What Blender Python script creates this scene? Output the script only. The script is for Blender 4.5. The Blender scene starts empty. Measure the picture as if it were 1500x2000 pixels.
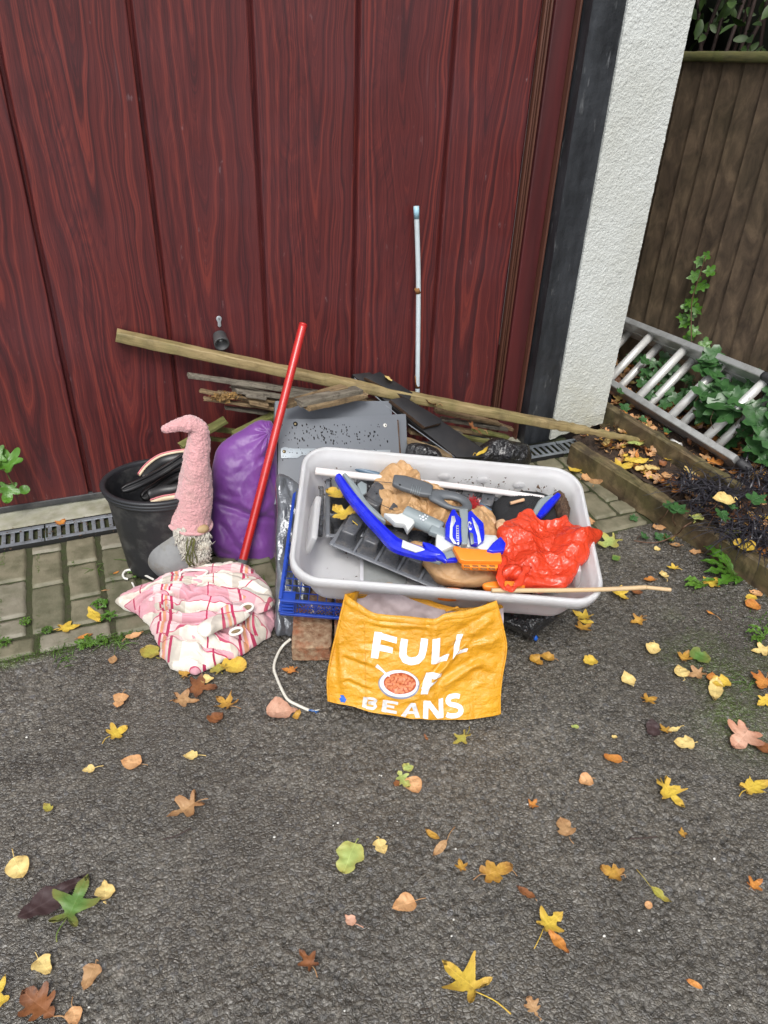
import bpy, bmesh, math, random
import numpy as np
from mathutils import Vector, Matrix, Euler
R=math.radians
sc=bpy.context.scene
col=sc.collection
# ---------------------------------------------------------------- camera, world, sun
CAMH=1.40
PITCH,ROLL,YAW,FPX=5.86112222e-01,-4.48790267e-02,3.91601621e-01,1486.0
_f=np.array([math.sin(YAW)*math.cos(PITCH),math.cos(YAW)*math.cos(PITCH),-math.sin(PITCH)])
_r=np.array([math.cos(YAW),-math.sin(YAW),0.0]); _d=np.cross(_f,_r)
RR=_r*math.cos(ROLL)+_d*math.sin(ROLL); DD=-_r*math.sin(ROLL)+_d*math.cos(ROLL); FF=_f
CO=np.array([0,0,CAMH])
cam=bpy.data.cameras.new('camera'); cam.sensor_fit='HORIZONTAL'; cam.sensor_width=36; cam.lens=36*FPX/1500
cam.clip_start=.02; cam.clip_end=500
co=bpy.data.objects.new('camera',cam); col.objects.link(co)
co.matrix_world=Matrix(((RR[0],-DD[0],-FF[0],0),(RR[1],-DD[1],-FF[1],0),(RR[2],-DD[2],-FF[2],CAMH),(0,0,0,1)))
sc.camera=co
w=bpy.data.worlds.new('World'); sc.world=w; w.use_nodes=True
wn=w.node_tree; bg=wn.nodes['Background']
sky=wn.nodes.new('ShaderNodeTexSky'); sky.sky_type='NISHITA'; sky.sun_disc=False
SUN_EL,SUN_AZ=R(52),R(-150)
sky.sun_elevation=SUN_EL; sky.sun_rotation=R(210); sky.air_density=1.0; sky.dust_density=3.0; sky.ozone_density=1.0
hs=wn.nodes.new('ShaderNodeHueSaturation'); hs.inputs['Saturation'].default_value=.35
wn.links.new(sky.outputs[0],hs.inputs['Color']); wn.links.new(hs.outputs[0],bg.inputs[0]); bg.inputs[1].default_value=.135
sl=bpy.data.lights.new('sun','SUN'); sl.energy=1.3; sl.angle=R(24); sl.color=(1,.97,.93)
so=bpy.data.objects.new('sun',sl); col.objects.link(so)
# light comes from behind the viewer, a little to the left
sd=Vector((-.35,-.75,1.15)).normalized()
so.rotation_euler=sd.to_track_quat('Z','Y').to_euler()
sky.sun_elevation=math.asin(sd.z); sky.sun_rotation=math.atan2(sd.x,sd.y)
sc.view_settings.view_transform='Standard'; sc.view_settings.look='None'; sc.view_settings.gamma=1
sc.view_settings.use_curve_mapping=False
sc.view_settings.exposure=0.75

# ---------------------------------------------------------------- pixel <-> place helpers (photo pixels, 1500x2000)
def ray(px,py):
    d=RR*(px-750)+DD*(py-1000)+FF*FPX
    return d/np.linalg.norm(d)
def onpl(px,py,P,N):
    r=ray(px,py); return CO+r*(np.dot(np.asarray(P)-CO,N)/np.dot(r,N))
def onZ(px,py,z=0.): return onpl(px,py,(0,0,z),np.array([0,0,1.]))
def onY(px,py,y): return onpl(px,py,(0,y,0),np.array([0,1.,0]))
def onX(px,py,x): return onpl(px,py,(x,0,0),np.array([1.,0,0]))
def pxm(P): return FPX/np.dot(np.asarray(P)-CO,FF)     # pixels per metre at P
YW=2.313
# ---------------------------------------------------------------- vector noise
def _h(ix,iy,iz,s):
    n=(ix.astype(np.int64)*374761393+iy.astype(np.int64)*668265263+iz.astype(np.int64)*2147483647+s*974634777)&0xffffffff
    n=((n^(n>>13))*1274126177)&0xffffffff
    n=((n^(n>>16))*2246822519)&0xffffffff
    return ((n^(n>>15))&0xffffff)/float(0xffffff)
def vn(p,s=0):
    p=np.asarray(p,float); i=np.floor(p); f=p-i; f=f*f*(3-2*f); i=i.astype(np.int64)
    x,y,z=i[...,0],i[...,1],i[...,2]; fx,fy,fz=f[...,0],f[...,1],f[...,2]
    def L(a,b,t): return a+(b-a)*t
    return L(L(L(_h(x,y,z,s),_h(x+1,y,z,s),fx),L(_h(x,y+1,z,s),_h(x+1,y+1,z,s),fx),fy),
             L(L(_h(x,y,z+1,s),_h(x+1,y,z+1,s),fx),L(_h(x,y+1,z+1,s),_h(x+1,y+1,z+1,s),fx),fy),fz)*2-1
def fbm(p,s=0,o=4):
    p=np.asarray(p,float); a=1.;t=0
    for k in range(o): t=t+a*vn(p,s+k); p=p*2.03; a*=.5
    return t
def _tri(x,y,s):
    """random heights on a triangle lattice, joined by flat facets"""
    k=(x+y)*.3660254; X=x+k;Y=y+k; i=np.floor(X);j=np.floor(Y); fx=X-i;fy=Y-j; i=i.astype(np.int64);j=j.astype(np.int64); z=np.zeros_like(i)
    h=lambda a,b:_h(i+a,j+b,z,s)-.5
    h00,h11=h(0,0),h(1,1); A=h00*(1-fx)+h(1,0)*(fx-fy)+h11*fy; B=h00*(1-fy)+h(0,1)*(fy-fx)+h11*fx
    return np.where(fx>fy,A,B)
def crum(p,freq,seed,n=3,warp=.5):
    """creased facets with sharp ridges, as in crumpled film or paper; about -0.5..0.5"""
    p=np.asarray(p,float); u=p@np.array([1,.15,.1]); v=p@np.array([-.1,.75,.66]); t=0; amp=1.
    wx=warp*.55*vn(p*freq*.6,seed+70); wy=warp*.55*vn(p*freq*.6,seed+71)
    for o in range(min(n,4)):
        f=freq*.62*(2.15**o); a=seed*1.7+o*1.1; t=t+amp*_tri((u*math.cos(a)-v*math.sin(a))*f+wx*(1+o*.5),(u*math.sin(a)+v*math.cos(a))*f*(1.25)+wy*(1+o*.5),seed+o*5); amp*=.48
    return t*1.15
# ---------------------------------------------------------------- materials
MATS={}
class NT:
    def __init__(s,name):
        s.m=bpy.data.materials.new(name); s.m.use_nodes=True; s.t=s.m.node_tree; s.b=s.t.nodes['Principled BSDF']; MATS[name]=s.m
    def n(s,t,**k):
        o=s.t.nodes.new(t)
        for a,v in k.items(): setattr(o,a,v)
        return o
    def l(s,a,b): s.t.links.new(a,b)
    def math(s,op,a,b=None,c=None,clamp=False):
        o=s.n('ShaderNodeMath',operation=op); o.use_clamp=clamp
        for i,v in enumerate((a,b,c)):
            if v is None: continue
            if hasattr(v,'links'): s.l(v,o.inputs[i])
            else: o.inputs[i].default_value=v
        return o.outputs[0]
    def noise(s,vec,scale,detail=4,rough=.55,dist=0,dim='3D',w=None):
        o=s.n('ShaderNodeTexNoise',noise_dimensions=dim)
        o.inputs['Scale'].default_value=scale;o.inputs['Detail'].default_value=detail;o.inputs['Roughness'].default_value=rough;o.inputs['Distortion'].default_value=dist
        if vec is not None: s.l(vec,o.inputs['Vector'])
        if w is not None: s.l(w,o.inputs['W'])
        return o.outputs['Fac']
    def coord(s,kind='Object',scale=(1,1,1),loc=(0,0,0)):
        c=s.n('ShaderNodeTexCoord'); m=s.n('ShaderNodeMapping'); m.inputs['Scale'].default_value=scale; m.inputs['Location'].default_value=loc
        s.l(c.outputs[kind],m.inputs['Vector']); return m.outputs[0]
    def ramp(s,fac,stops,interp='LINEAR'):
        o=s.n('ShaderNodeValToRGB'); e=o.color_ramp.elements; o.color_ramp.interpolation=interp
        while len(e)<len(stops): e.new(.5)
        for x,(p,c) in zip(e,stops):
            x.position=p; x.color=(c if len(c)==4 else (*c,1)) if hasattr(c,'__len__') else (c,c,c,1)
        s.l(fac,o.inputs[0]); return o.outputs[0]
    def mix(s,fac,a,b,mode='MIX'):
        o=s.n('ShaderNodeMix',data_type='RGBA',blend_type=mode)
        for i,v in ((0,fac),(6,a),(7,b)):
            if hasattr(v,'links'): s.l(v,o.inputs[i])
            elif i==0: o.inputs[0].default_value=v
            else: o.inputs[i].default_value=(*v,1)
        return o.outputs[2]
    def bump(s,h,strength=.5,dist=.002,prev=None):
        o=s.n('ShaderNodeBump'); o.inputs['Strength'].default_value=strength;o.inputs['Distance'].default_value=dist
        s.l(h,o.inputs['Height'])
        if prev is not None: s.l(prev,o.inputs['Normal'])
        s.l(o.outputs[0],s.b.inputs['Normal']); return o.outputs[0]
    def set(s,**k):
        for a,v in k.items():
            i=s.b.inputs[a.replace('_',' ')]
            if hasattr(v,'links'): s.l(v,i)
            else: i.default_value=(*v,1) if (hasattr(v,'__len__') and len(v)==3) else v
        return s
def basic(name,c,rough=.5,var=.25,vs=20,c2=None,bump=0,bs=60,bd=.001,metal=0,spec=.5,coat=0,dirt=0,dirtc=(.08,.06,.04),ds=9,sheen=0,kind='Object',stretch=(1,1,1),sss=0,trans=0):
    t=NT(name); v=t.coord(kind,stretch)
    c2=c2 or tuple(x*(1-var) for x in c)
    f=t.noise(v,vs,5)
    cc=t.mix(t.ramp(f,[(.3,0),(.7,1)]),c2,c)
    if dirt:
        d=t.ramp(t.noise(v,ds,7,.65),[(.5,0),(.72,1)]); cc=t.mix(t.math('MULTIPLY',d,dirt),cc,dirtc)
    t.set(Base_Color=cc,Metallic=metal,Specular_IOR_Level=spec,Coat_Weight=coat,Sheen_Weight=sheen)
    t.set(Roughness=t.math('MULTIPLY_ADD',t.noise(v,vs*1.7,3),.25,rough-.12,clamp=True))
    if bump: t.bump(t.noise(v,bs,5,.6),bump,bd)
    if trans: t.set(Subsurface_Weight=0)
    return t
M=MATS
# ---------------------------------------------------------------- meshes
def link(name,me,mat=None,parent=None,smooth=True,mats=None):
    o=bpy.data.objects.new(name,me); col.objects.link(o)
    for m in (mats or ([mat] if mat is not None else [])): me.materials.append(MATS[m] if isinstance(m,str) else m)
    if smooth: me.polygons.foreach_set('use_smooth',[True]*len(me.polygons))
    if parent is not None: o.parent=parent; o.matrix_parent_inverse=Matrix.Translation(-Vector(parent.location))
    return o
def mesh(name,v,f,mat=None,parent=None,smooth=True,uv=None,mats=None,mi=None,org=None):
    me=bpy.data.meshes.new(name); v=np.asarray(v,float)
    if org is not None: v=v-np.asarray(org)
    me.from_pydata(v.tolist(),[],[tuple(int(i) for i in x) for x in f])
    if uv is not None:
        l=me.uv_layers.new(name='UVMap'); idx=np.zeros(len(me.loops),int); me.loops.foreach_get('vertex_index',idx)
        l.data.foreach_set('uv',np.asarray(uv,float)[idx].ravel())
    if mi is not None: me.polygons.foreach_set('material_index',mi)
    me.update(); o=link(name,me,mat,parent,smooth,mats)
    if org is not None: o.location=org
    return o
class MB:
    def __init__(s): s.v=[];s.f=[];s.m=[];s.uv=[]
    def add(s,v,f,mi=0,uv=None):
        k=len(s.v); v=[tuple(map(float,x)) for x in v]; s.v+=v; s.f+=[tuple(int(i)+k for i in x) for x in f]; s.m+=[mi]*len(f)
        s.uv+= [tuple(x) for x in uv] if uv is not None else [(0,0)]*len(v)
        return s
    def build(s,name,mat=None,parent=None,smooth=True,mats=None,org=None):
        return mesh(name,s.v,s.f,mat,parent,smooth,uv=s.uv,mats=mats,mi=s.m,org=org)
def empty(name,loc=(0,0,0)):
    o=bpy.data.objects.new(name,None); col.objects.link(o); o.location=[float(x) for x in loc]; o.empty_display_size=.05
    return o
def tag(o,label=None,cat=None,group=None,kind=None):
    if label: o['label']=label
    if cat: o['category']=cat
    if group: o['group']=group
    if kind: o['kind']=kind
    return o
def under(o,p):
    o.parent=p; o.matrix_parent_inverse=Matrix.Translation(-Vector(p.location)); return o
def grid_faces(nu,nv,closeu=False):
    f=[]
    for i in range(nu if closeu else nu-1):
        for j in range(nv-1):
            a=i*nv+j; b=((i+1)%nu)*nv+j; f.append((a,b,b+1,a+1))
    return f
def frame_from(d,up=(0,0,1)):
    d=np.asarray(d,float); d=d/np.linalg.norm(d); up=np.asarray(up,float)
    s=np.cross(d,up)
    if np.linalg.norm(s)<1e-4: s=np.cross(d,(1,0,0))
    s/=np.linalg.norm(s); u=np.cross(s,d); return d,s,u
def cr(pts,n,closed=False):
    """smooth resample through points (Catmull-Rom)"""
    p=np.asarray(pts,float); m=len(p); segs=m if closed else m-1; out=[]
    T=np.linspace(0,segs,n,endpoint=not closed)
    for t in T:
        i=min(int(t),segs-1); u=t-i
        if closed: a,b,c,d=p[(i-1)%m],p[i%m],p[(i+1)%m],p[(i+2)%m]
        else: a,b,c,d=p[max(i-1,0)],p[i],p[i+1],p[min(i+2,m-1)]
        out.append(.5*((2*b)+(-a+c)*u+(2*a-5*b+4*c-d)*u*u+(-a+3*b-3*c+d)*u**3))
    return np.array(out)
def tube(mb,pts,rad,seg=10,mi=0,cap=True,up=(0,0,1),sq=1.0,flat=1.0):
    pts=np.asarray(pts,float); n=len(pts); rad=np.ones(n)*rad
    t=np.gradient(pts,axis=0); V=[];s=None
    for i in range(n):
        d=t[i]/np.linalg.norm(t[i])
        if s is None: _,s,u=frame_from(d,up)
        else:
            s=s-d*np.dot(s,d); s/=np.linalg.norm(s); u=np.cross(s,d)
        for k in range(seg):
            a=2*math.pi*k/seg; c,q=math.cos(a),math.sin(a)
            V.append(pts[i]+rad[i]*(s*c+u*q*flat))
    F=[(i*seg+k,i*seg+(k+1)%seg,(i+1)*seg+(k+1)%seg,(i+1)*seg+k) for i in range(n-1) for k in range(seg)]
    if cap:
        F.append(tuple(range(seg))[::-1]); F.append(tuple((n-1)*seg+k for k in range(seg)))
    uv=[(k/seg,i/max(n-1,1)) for i in range(n) for k in range(seg)]
    mb.add(V,F,mi,uv); return mb
def bev(v8,b,mi=0,seg=2):
    bm=bmesh.new(); vs=[bm.verts.new(x) for x in v8]
    for f in ((0,3,2,1),(4,5,6,7),(0,1,5,4),(1,2,6,5),(2,3,7,6),(3,0,4,7)): bm.faces.new([vs[i] for i in f])
    bmesh.ops.recalc_face_normals(bm,faces=bm.faces)
    if b>0: bmesh.ops.bevel(bm,geom=bm.edges[:],offset=b,segments=seg,profile=.6,affect='EDGES')
    v=[tuple(x.co) for x in bm.verts]; bm.verts.index_update(); f=[tuple(x.index for x in y.verts) for y in bm.faces]; bm.free(); return v,f
def obox(mb,c,ax,sz,b=.002,mi=0,seg=2):
    """box centred c, axes ax (3 unit vectors), full sizes sz"""
    c=np.asarray(c,float); a,bb,d=[np.asarray(x,float) for x in ax]; h=[x/2 for x in sz]
    v8=[tuple(c+a*h[0]*i+bb*h[1]*j+d*h[2]*k) for k in (-1,1) for i,j in ((-1,-1),(1,-1),(1,1),(-1,1))]
    v,f=bev(v8,b,seg=seg); mb.add(v,f,mi); return mb
AX=((1,0,0),(0,1,0),(0,0,1))
def beam(mb,p0,p1,w,h,up=(0,0,1),b=.002,mi=0,n=24,wob=0.0,seed=0,rag=0.0,chip=0.0):
    """long timber with bevelled section, slight warp, worn edges; uv.y runs along it in metres"""
    p0=np.asarray(p0,float);p1=np.asarray(p1,float); L=np.linalg.norm(p1-p0); d,s,u=frame_from(p1-p0,up)
    bb=min(b,w*.45,h*.45)
    sec=[(-w/2+bb,-h/2),(w/2-bb,-h/2),(w/2,-h/2+bb),(w/2,h/2-bb),(w/2-bb,h/2),(-w/2+bb,h/2),(-w/2,h/2-bb),(-w/2,-h/2+bb)]
    V=[];UV=[];rng=np.random.RandomState(seed)
    for i in range(n+1):
        t=i/n; c=p0+(p1-p0)*t+ (s*math.sin(t*5+seed)+u*math.sin(t*3.3+seed*2))*wob
        for k,(x,y) in enumerate(sec):
            q=c+s*x+u*y
            if chip: q=q+(s*x*2/w+u*y*2/h)*chip*float(vn(q*45,seed+3))
            if rag and (i==0 or i==n): q=q+d*(rng.rand()-.5)*rag
            V.append(q); UV.append((k/8*.1,t*L+seed*.37))
    F=[(i*8+k,i*8+(k+1)%8,(i+1)*8+(k+1)%8,(i+1)*8+k) for i in range(n) for k in range(8)]
    F+= [tuple(range(8))[::-1],tuple(n*8+k for k in range(8))]
    mb.add(V,F,mi,UV); return mb
def puff(name,outline,C,nrm,bulge,back,mat,parent=None,nr=46,na=200,fold=None,power=2.2,closed_cr=True,rim=.0,rseed=1,uvf=None,mats=None):
    """closed cushion-like body: 3D outline, centre, front bulge and back depth along nrm, folded by fold(P,r)"""
    nrm=np.asarray(nrm,float); nrm=nrm/np.linalg.norm(nrm)
    O=cr(outline,na,True) if closed_cr else np.array([np.asarray(outline)[int(k*len(outline)/na)] for k in range(na)])
    C=np.asarray(C,float)
    if rim: O=O+(O-C)*(rim*fbm(O*40,rseed,3))[:,None]
    def side(sgn,amp):
        rs=np.linspace(0,1,nr+1)[1:]; rs=np.sin(rs*math.pi/2)**.9
        P=C+(O[None]-C)*rs[:,None,None]; hgt=amp*np.sqrt(np.clip(1-rs**power,0,1))
        P=P+sgn*nrm*hgt[:,None,None]
        if fold is not None and (sgn>0 or back>.01):
            fd=fold(P,rs); P=P+nrm*(fd*np.clip((1-rs**6),.0,1)[:,None])[...,None]
        return P
    A=side(1,bulge); B=side(-1,back)
    top=C+nrm*bulge
    if fold is not None: top=top+nrm*float(fold(top[None,None],np.array([0.]))[0,0])
    V=[top]+list(A.reshape(-1,3)); nA=len(V); V+=[C-nrm*back]+list(B[:-1].reshape(-1,3))
    F=[(0,1+(k+1)%na,1+k) for k in range(na)]
    ia=lambda i,k:1+i*na+k%na
    ib=lambda i,k:(nA+1+i*na+k%na) if i<nr-1 else ia(nr-1,k)
    for i in range(nr-1):
        for k in range(na):
            F.append((ia(i,k),ia(i,k+1),ia(i+1,k+1),ia(i+1,k)))
            F.append((ib(i,k),ib(i+1,k),ib(i+1,k+1),ib(i,k+1)))
    F+=[(nA,nA+1+k,nA+1+(k+1)%na) for k in range(na)]
    V=np.array(V); uv=uvf(V) if uvf else V[:,:2]
    o=mesh(name,V-C,F,mat,parent,uv=uv,mats=mats); o.location=C
    bm=bmesh.new(); bm.from_mesh(o.data); bmesh.ops.recalc_face_normals(bm,faces=bm.faces); bm.to_mesh(o.data); bm.free()
    o.data.polygons.foreach_set('use_smooth',[True]*len(o.data.polygons))
    return o
def coons(T,Rt,B,L,nu,nv):
    """T,B left->right; L,R top->bottom"""
    T=cr(T,nu);B=cr(B,nu);L=cr(L,nv);Rt=cr(Rt,nv); out=np.zeros((nu,nv,T.shape[1]))
    for i in range(nu):
        u=i/(nu-1)
        for j in range(nv):
            v=j/(nv-1)
            out[i,j]=(1-v)*T[i]+v*B[i]+(1-u)*L[j]+u*Rt[j]-((1-u)*(1-v)*T[0]+u*(1-v)*T[-1]+(1-u)*v*B[0]+u*v*B[-1])
    return out
def slab(mb,poly,P0,ux,uy,n,th,b=.001,mi=0):
    """extruded polygon (2D coords on axes ux,uy from P0), thickness th along n; bevelled"""
    bm=bmesh.new(); P0=np.asarray(P0,float)
    vs=[bm.verts.new(P0+np.asarray(ux)*x+np.asarray(uy)*y) for x,y in poly]
    f=bm.faces.new(vs); r=bmesh.ops.extrude_face_region(bm,geom=[f]); ev=[e for e in r['geom'] if isinstance(e,bmesh.types.BMVert)]
    bmesh.ops.translate(bm,verts=ev,vec=Vector(np.asarray(n)*th)); bmesh.ops.recalc_face_normals(bm,faces=bm.faces)
    if b>0:
        ed=[e for e in bm.edges if len(e.link_faces)==2 and e.calc_face_angle(0)>.5]
        bmesh.ops.bevel(bm,geom=ed,offset=b,segments=2,profile=.6,affect='EDGES')
    bm.verts.index_update(); mb.add([tuple(x.co) for x in bm.verts],[tuple(x.index for x in y.verts) for y in bm.faces],mi); bm.free(); return mb
rnd=random.Random(5)
def crinkle(t,scale,strength,dist,prev=None):
    v=t.coord('Object'); n1=t.noise(v,scale,3,.5,.6); r1=t.math('ABSOLUTE',t.math('SUBTRACT',n1,.5)); n2=t.noise(t.coord('Object',(1,1,1),(3.1,1.7,.4)),scale*2.3,3,.5,.8); r2=t.math('ABSOLUTE',t.math('SUBTRACT',n2,.5))
    return t.bump(t.math('ADD',t.math('MINIMUM',r1,.12),t.math('MULTIPLY',t.math('MINIMUM',r2,.1),.6)),strength,dist,prev)
# ================================================================= MATERIALS
# door laminate: printed cathedral grain, one figure per panel
t=NT('door_grain'); uv=t.n('ShaderNodeUVMap'); sp=t.n('ShaderNodeSeparateXYZ'); t.l(uv.outputs[0],sp.inputs[0])
lx,z=sp.outputs[0],sp.outputs[1]
pa=t.n('ShaderNodeAttribute',attribute_name='pid'); pid=pa.outputs['Fac']
cv=t.n('ShaderNodeCombineXYZ'); t.l(t.math('MULTIPLY',lx,5.),cv.inputs[0]); t.l(t.math('MULTIPLY',z,1.3),cv.inputs[1]); t.l(pid,cv.inputs[2])
wp=t.math('SUBTRACT',t.noise(cv.outputs[0],1.4,3,.5),.5)
xx=t.math('ADD',lx,t.math('MULTIPLY',wp,.10))
xx=t.math('ADD',xx,t.math('MULTIPLY',t.math('SUBTRACT',t.math('FRACT',t.math('MULTIPLY',pid,1.7)),.5),.05))
ax_=t.math('SQRT',t.math('ADD',t.math('MULTIPLY',xx,xx),.0003))
zf=t.math('MULTIPLY',t.math('MULTIPLY',z,2.6),t.math('POWER',2.718,t.math('MULTIPLY',t.math('MULTIPLY',xx,xx),-130.)))
phi=t.math('ADD',t.math('SUBTRACT',t.math('MULTIPLY',ax_,30.),zf),t.math('MULTIPLY',pid,7.3))
phi=t.math('ADD',phi,t.math('MULTIPLY',wp,.7))
b1=t.noise(None,1.25,6,.78,dim='1D',w=phi)
cv2=t.n('ShaderNodeCombineXYZ'); t.l(t.math('ADD',t.math('MULTIPLY',lx,420.),t.math('MULTIPLY',phi,6.)),cv2.inputs[0]); t.l(t.math('MULTIPLY',z,7.),cv2.inputs[1]); t.l(pid,cv2.inputs[2])
b2=t.noise(cv2.outputs[0],1.,4,.7)
g=t.math('ADD',b1,t.math('MULTIPLY',t.math('SUBTRACT',b2,.5),.42))
cc=t.ramp(g,[(.34,(.042,.0125,.0145)),(.45,(.070,.0155,.0165)),(.54,(.098,.0205,.0200)),(.65,(.158,.0310,.0245))])
ov=t.coord('Object')
sheen_blotch=t.ramp(t.noise(ov,3.1,5,.6),[(.45,0),(.75,1)])  # cloudy pale sheen painted into the laminate colour
scu=t.ramp(t.noise(t.coord('Object',(1,1,.35)),55,3,.6),[(.66,0),(.74,1)])
scu=t.math('MULTIPLY',scu,t.ramp(t.noise(ov,6,3),[(.5,0),(.65,1)]))
cc=t.mix(t.math('MULTIPLY',sheen_blotch,.13),cc,(.16,.07,.085)); cc=t.mix(t.math('MULTIPLY',scu,.3),cc,(.4,.3,.32))
rn=t.math('MULTIPLY',t.ramp(t.noise(t.coord('Object',(1,1,.05)),38,2,.5),[(.70,0),(.76,1)]),t.ramp(t.noise(t.coord('Object',(1,1,1),(4,2,1)),2.2,3),[(.5,0),(.7,1)])); cc=t.mix(t.math('MULTIPLY',rn,.28),cc,(.22,.13,.14))
t.set(Base_Color=cc,Specular_IOR_Level=.32); t.set(Roughness=t.math('MULTIPLY_ADD',t.noise(ov,14,5),.3,.25))
t.bump(b2,.12,.0006)
# black pier
t=basic('black_paint',(.022,.024,.028),.42,.3,7,c2=(.034,.036,.041),bump=.5,bs=38,bd=.003)
t=NT('black_pier'); v=t.coord('Object'); v2=t.coord('Object',(1,1,.22))
cc=t.mix(t.ramp(t.noise(v2,16,6,.65),[(.35,0),(.7,1)]),(.010,.0115,.014),(.036,.040,.046))
cc=t.mix(t.ramp(t.noise(v2,46,4,.6),[(.63,0),(.75,1)]),cc,(.105,.11,.115))
t.set(Base_Color=cc); t.set(Roughness=.46); nb=t.bump(t.noise(v,24,6,.6),.5,.005); t.bump(t.noise(v,210,3),.3,.0008,nb)
# render wall
t=NT('white_render'); v=t.coord('Object')
dv=t.n('ShaderNodeTexVoronoi',feature='SMOOTH_F1'); dv.inputs['Scale'].default_value=170; dv.inputs['Smoothness'].default_value=.7; t.l(v,dv.inputs['Vector'])
hh=t.math('ADD',t.noise(v,150,5,.6),t.math('MULTIPLY',dv.outputs['Distance'],-.5))
cc=t.mix(t.ramp(t.noise(v,4,5),[(.3,0),(.8,1)]),(.58,.605,.585),(.48,.495,.455))
sz=t.n('ShaderNodeSeparateXYZ'); t.l(v,sz.inputs[0])
splash=t.math('MULTIPLY',t.ramp(sz.outputs[2],[(.0,1),(.35,0)]),t.ramp(t.noise(v,11,5),[(.3,.2),(.7,1)]))
cc=t.mix(t.math('MULTIPLY',splash,.75),cc,(.40,.385,.27))
t.set(Base_Color=cc,Roughness=.85,Specular_IOR_Level=.2); nb=t.bump(hh,.55,.006); t.bump(t.noise(v,420,3),.3,.001,nb)
# asphalt (uses stone tone and moss attributes laid per vertex)
def asphalt(name,attr):
    t=NT(name); v=t.coord('Object')
    if attr:
        a=t.n('ShaderNodeAttribute',attribute_name='tone'); tone=a.outputs['Fac']; a=t.n('ShaderNodeAttribute',attribute_name='moss'); moss=a.outputs['Fac']
        a=t.n('ShaderNodeAttribute',attribute_name='gap'); gap=a.outputs['Fac']
    else:
        vo=t.n('ShaderNodeTexVoronoi'); vo.inputs['Scale'].default_value=130; t.l(v,vo.inputs['Vector'])
        q=t.n('ShaderNodeSeparateXYZ'); t.l(vo.outputs['Color'],q.inputs[0]); tone=q.outputs[0]; moss=None; gap=None
    cc=t.ramp(tone,[(0,(.096,.088,.072)),(.45,(.142,.129,.106)),(.8,(.182,.166,.136)),(.955,(.235,.212,.176)),(.99,(.13,.135,.145)),(1,(.36,.34,.30))])
    damp=t.ramp(t.noise(v,1.5,5,.6),[(.40,0),(.62,1)]); damp=t.math('MULTIPLY',damp,.5)
    big=t.ramp(t.noise(v,2.3,4),[(.35,0),(.7,1)])
    cc=t.mix(t.math('MULTIPLY',big,.4),cc,(.125,.105,.078))
    wv_=t.n('ShaderNodeVectorMath',operation='MULTIPLY_ADD'); nz=t.n('ShaderNodeTexNoise'); nz.inputs['Scale'].default_value=90; nz.inputs['Detail'].default_value=3; t.l(v,nz.inputs['Vector']); t.l(nz.outputs['Color'],wv_.inputs[0]); wv_.inputs[1].default_value=(.005,.005,.005); t.l(v,wv_.inputs[2])
    def crevice(scale,w_):
        d=t.n('ShaderNodeTexVoronoi',feature='DISTANCE_TO_EDGE'); d.inputs['Scale'].default_value=scale; t.l(wv_.outputs[0],d.inputs['Vector']); return t.ramp(d.outputs['Distance'],[(.0,0),(w_,1)]),d.outputs['Distance']
    k1,d1=crevice(122,.13); k2,d2=crevice(265,.13)
    vc=t.n('ShaderNodeTexVoronoi'); vc.inputs['Scale'].default_value=122; t.l(wv_.outputs[0],vc.inputs['Vector']); q2=t.n('ShaderNodeSeparateXYZ'); t.l(vc.outputs['Color'],q2.inputs[0]); cc=t.mix(t.ramp(q2.outputs[0],[(.0,.55),(.35,.12),(.6,0)]),cc,(.045,.043,.040)); cc=t.mix(t.ramp(q2.outputs[1],[(.8,0),(.97,.6)]),cc,(.27,.255,.225)); cc=t.mix(t.ramp(q2.outputs[2],[(.9,0),(.97,.35)]),cc,(.13,.14,.155))
    crevice_shade=t.math('MULTIPLY',k1,t.math('MULTIPLY_ADD',k2,.45,.55))
    patch=t.ramp(t.noise(v,9,4),[(.35,.35),(.65,1)])
    cc=t.mix(t.math('MULTIPLY',t.math('SUBTRACT',1.,crevice_shade),t.math('MULTIPLY',patch,.85)),cc,(.010,.009,.008))  # shade painted near black into the crevices between stones
    if gap is not None: cc=t.mix(t.math('MULTIPLY',gap,.72),cc,(.012,.011,.009))  # low spots between modelled stones also get painted shade
    if moss is not None:
        mf=t.math('MULTIPLY',moss,t.ramp(t.noise(v,120,4,.7),[(.38,0),(.56,1)]))
        cc=t.mix(mf,cc,t.mix(t.noise(v,300,2),(.035,.065,.012),(.12,.17,.03)))
    cc=t.mix(damp,cc,(.045,.040,.032))
    t.set(Base_Color=cc,Specular_IOR_Level=.75)
    t.set(Roughness=t.math('SUBTRACT',t.math('MULTIPLY_ADD',t.noise(v,70,4),.30,.13),t.math('MULTIPLY',damp,.14),clamp=True))
    nb=t.bump(t.noise(v,340,4,.65),.5,.0018); nb=t.bump(t.math('ADD',t.math('MINIMUM',d1,.35),t.math('MULTIPLY',t.math('MINIMUM',d2,.3),.5)),.8,.006,nb)
    if not attr: t.bump(tone,.5,.002,nb)
asphalt('asphalt_near',True); asphalt('asphalt_far',False)
t=basic('paver',(.205,.185,.125),.6,.3,26,c2=(.135,.128,.08),bump=.6,bs=180,bd=.002,dirt=.75,dirtc=(.055,.058,.028),ds=10)
basic('paver_grey',(.235,.215,.165),.6,.3,22,c2=(.16,.15,.105),bump=.6,bs=170,bd=.002,dirt=.5,dirtc=(.07,.08,.035),ds=12)
basic('paver_dark',(.155,.145,.095),.6,.3,30,c2=(.10,.10,.06),bump=.6,bs=170,bd=.002,dirt=.6,dirtc=(.04,.045,.02),ds=12)
basic('joint_dirt',(.045,.04,.022),.9,.4,40,c2=(.035,.05,.012),bump=.8,bs=160,bd=.004)
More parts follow.
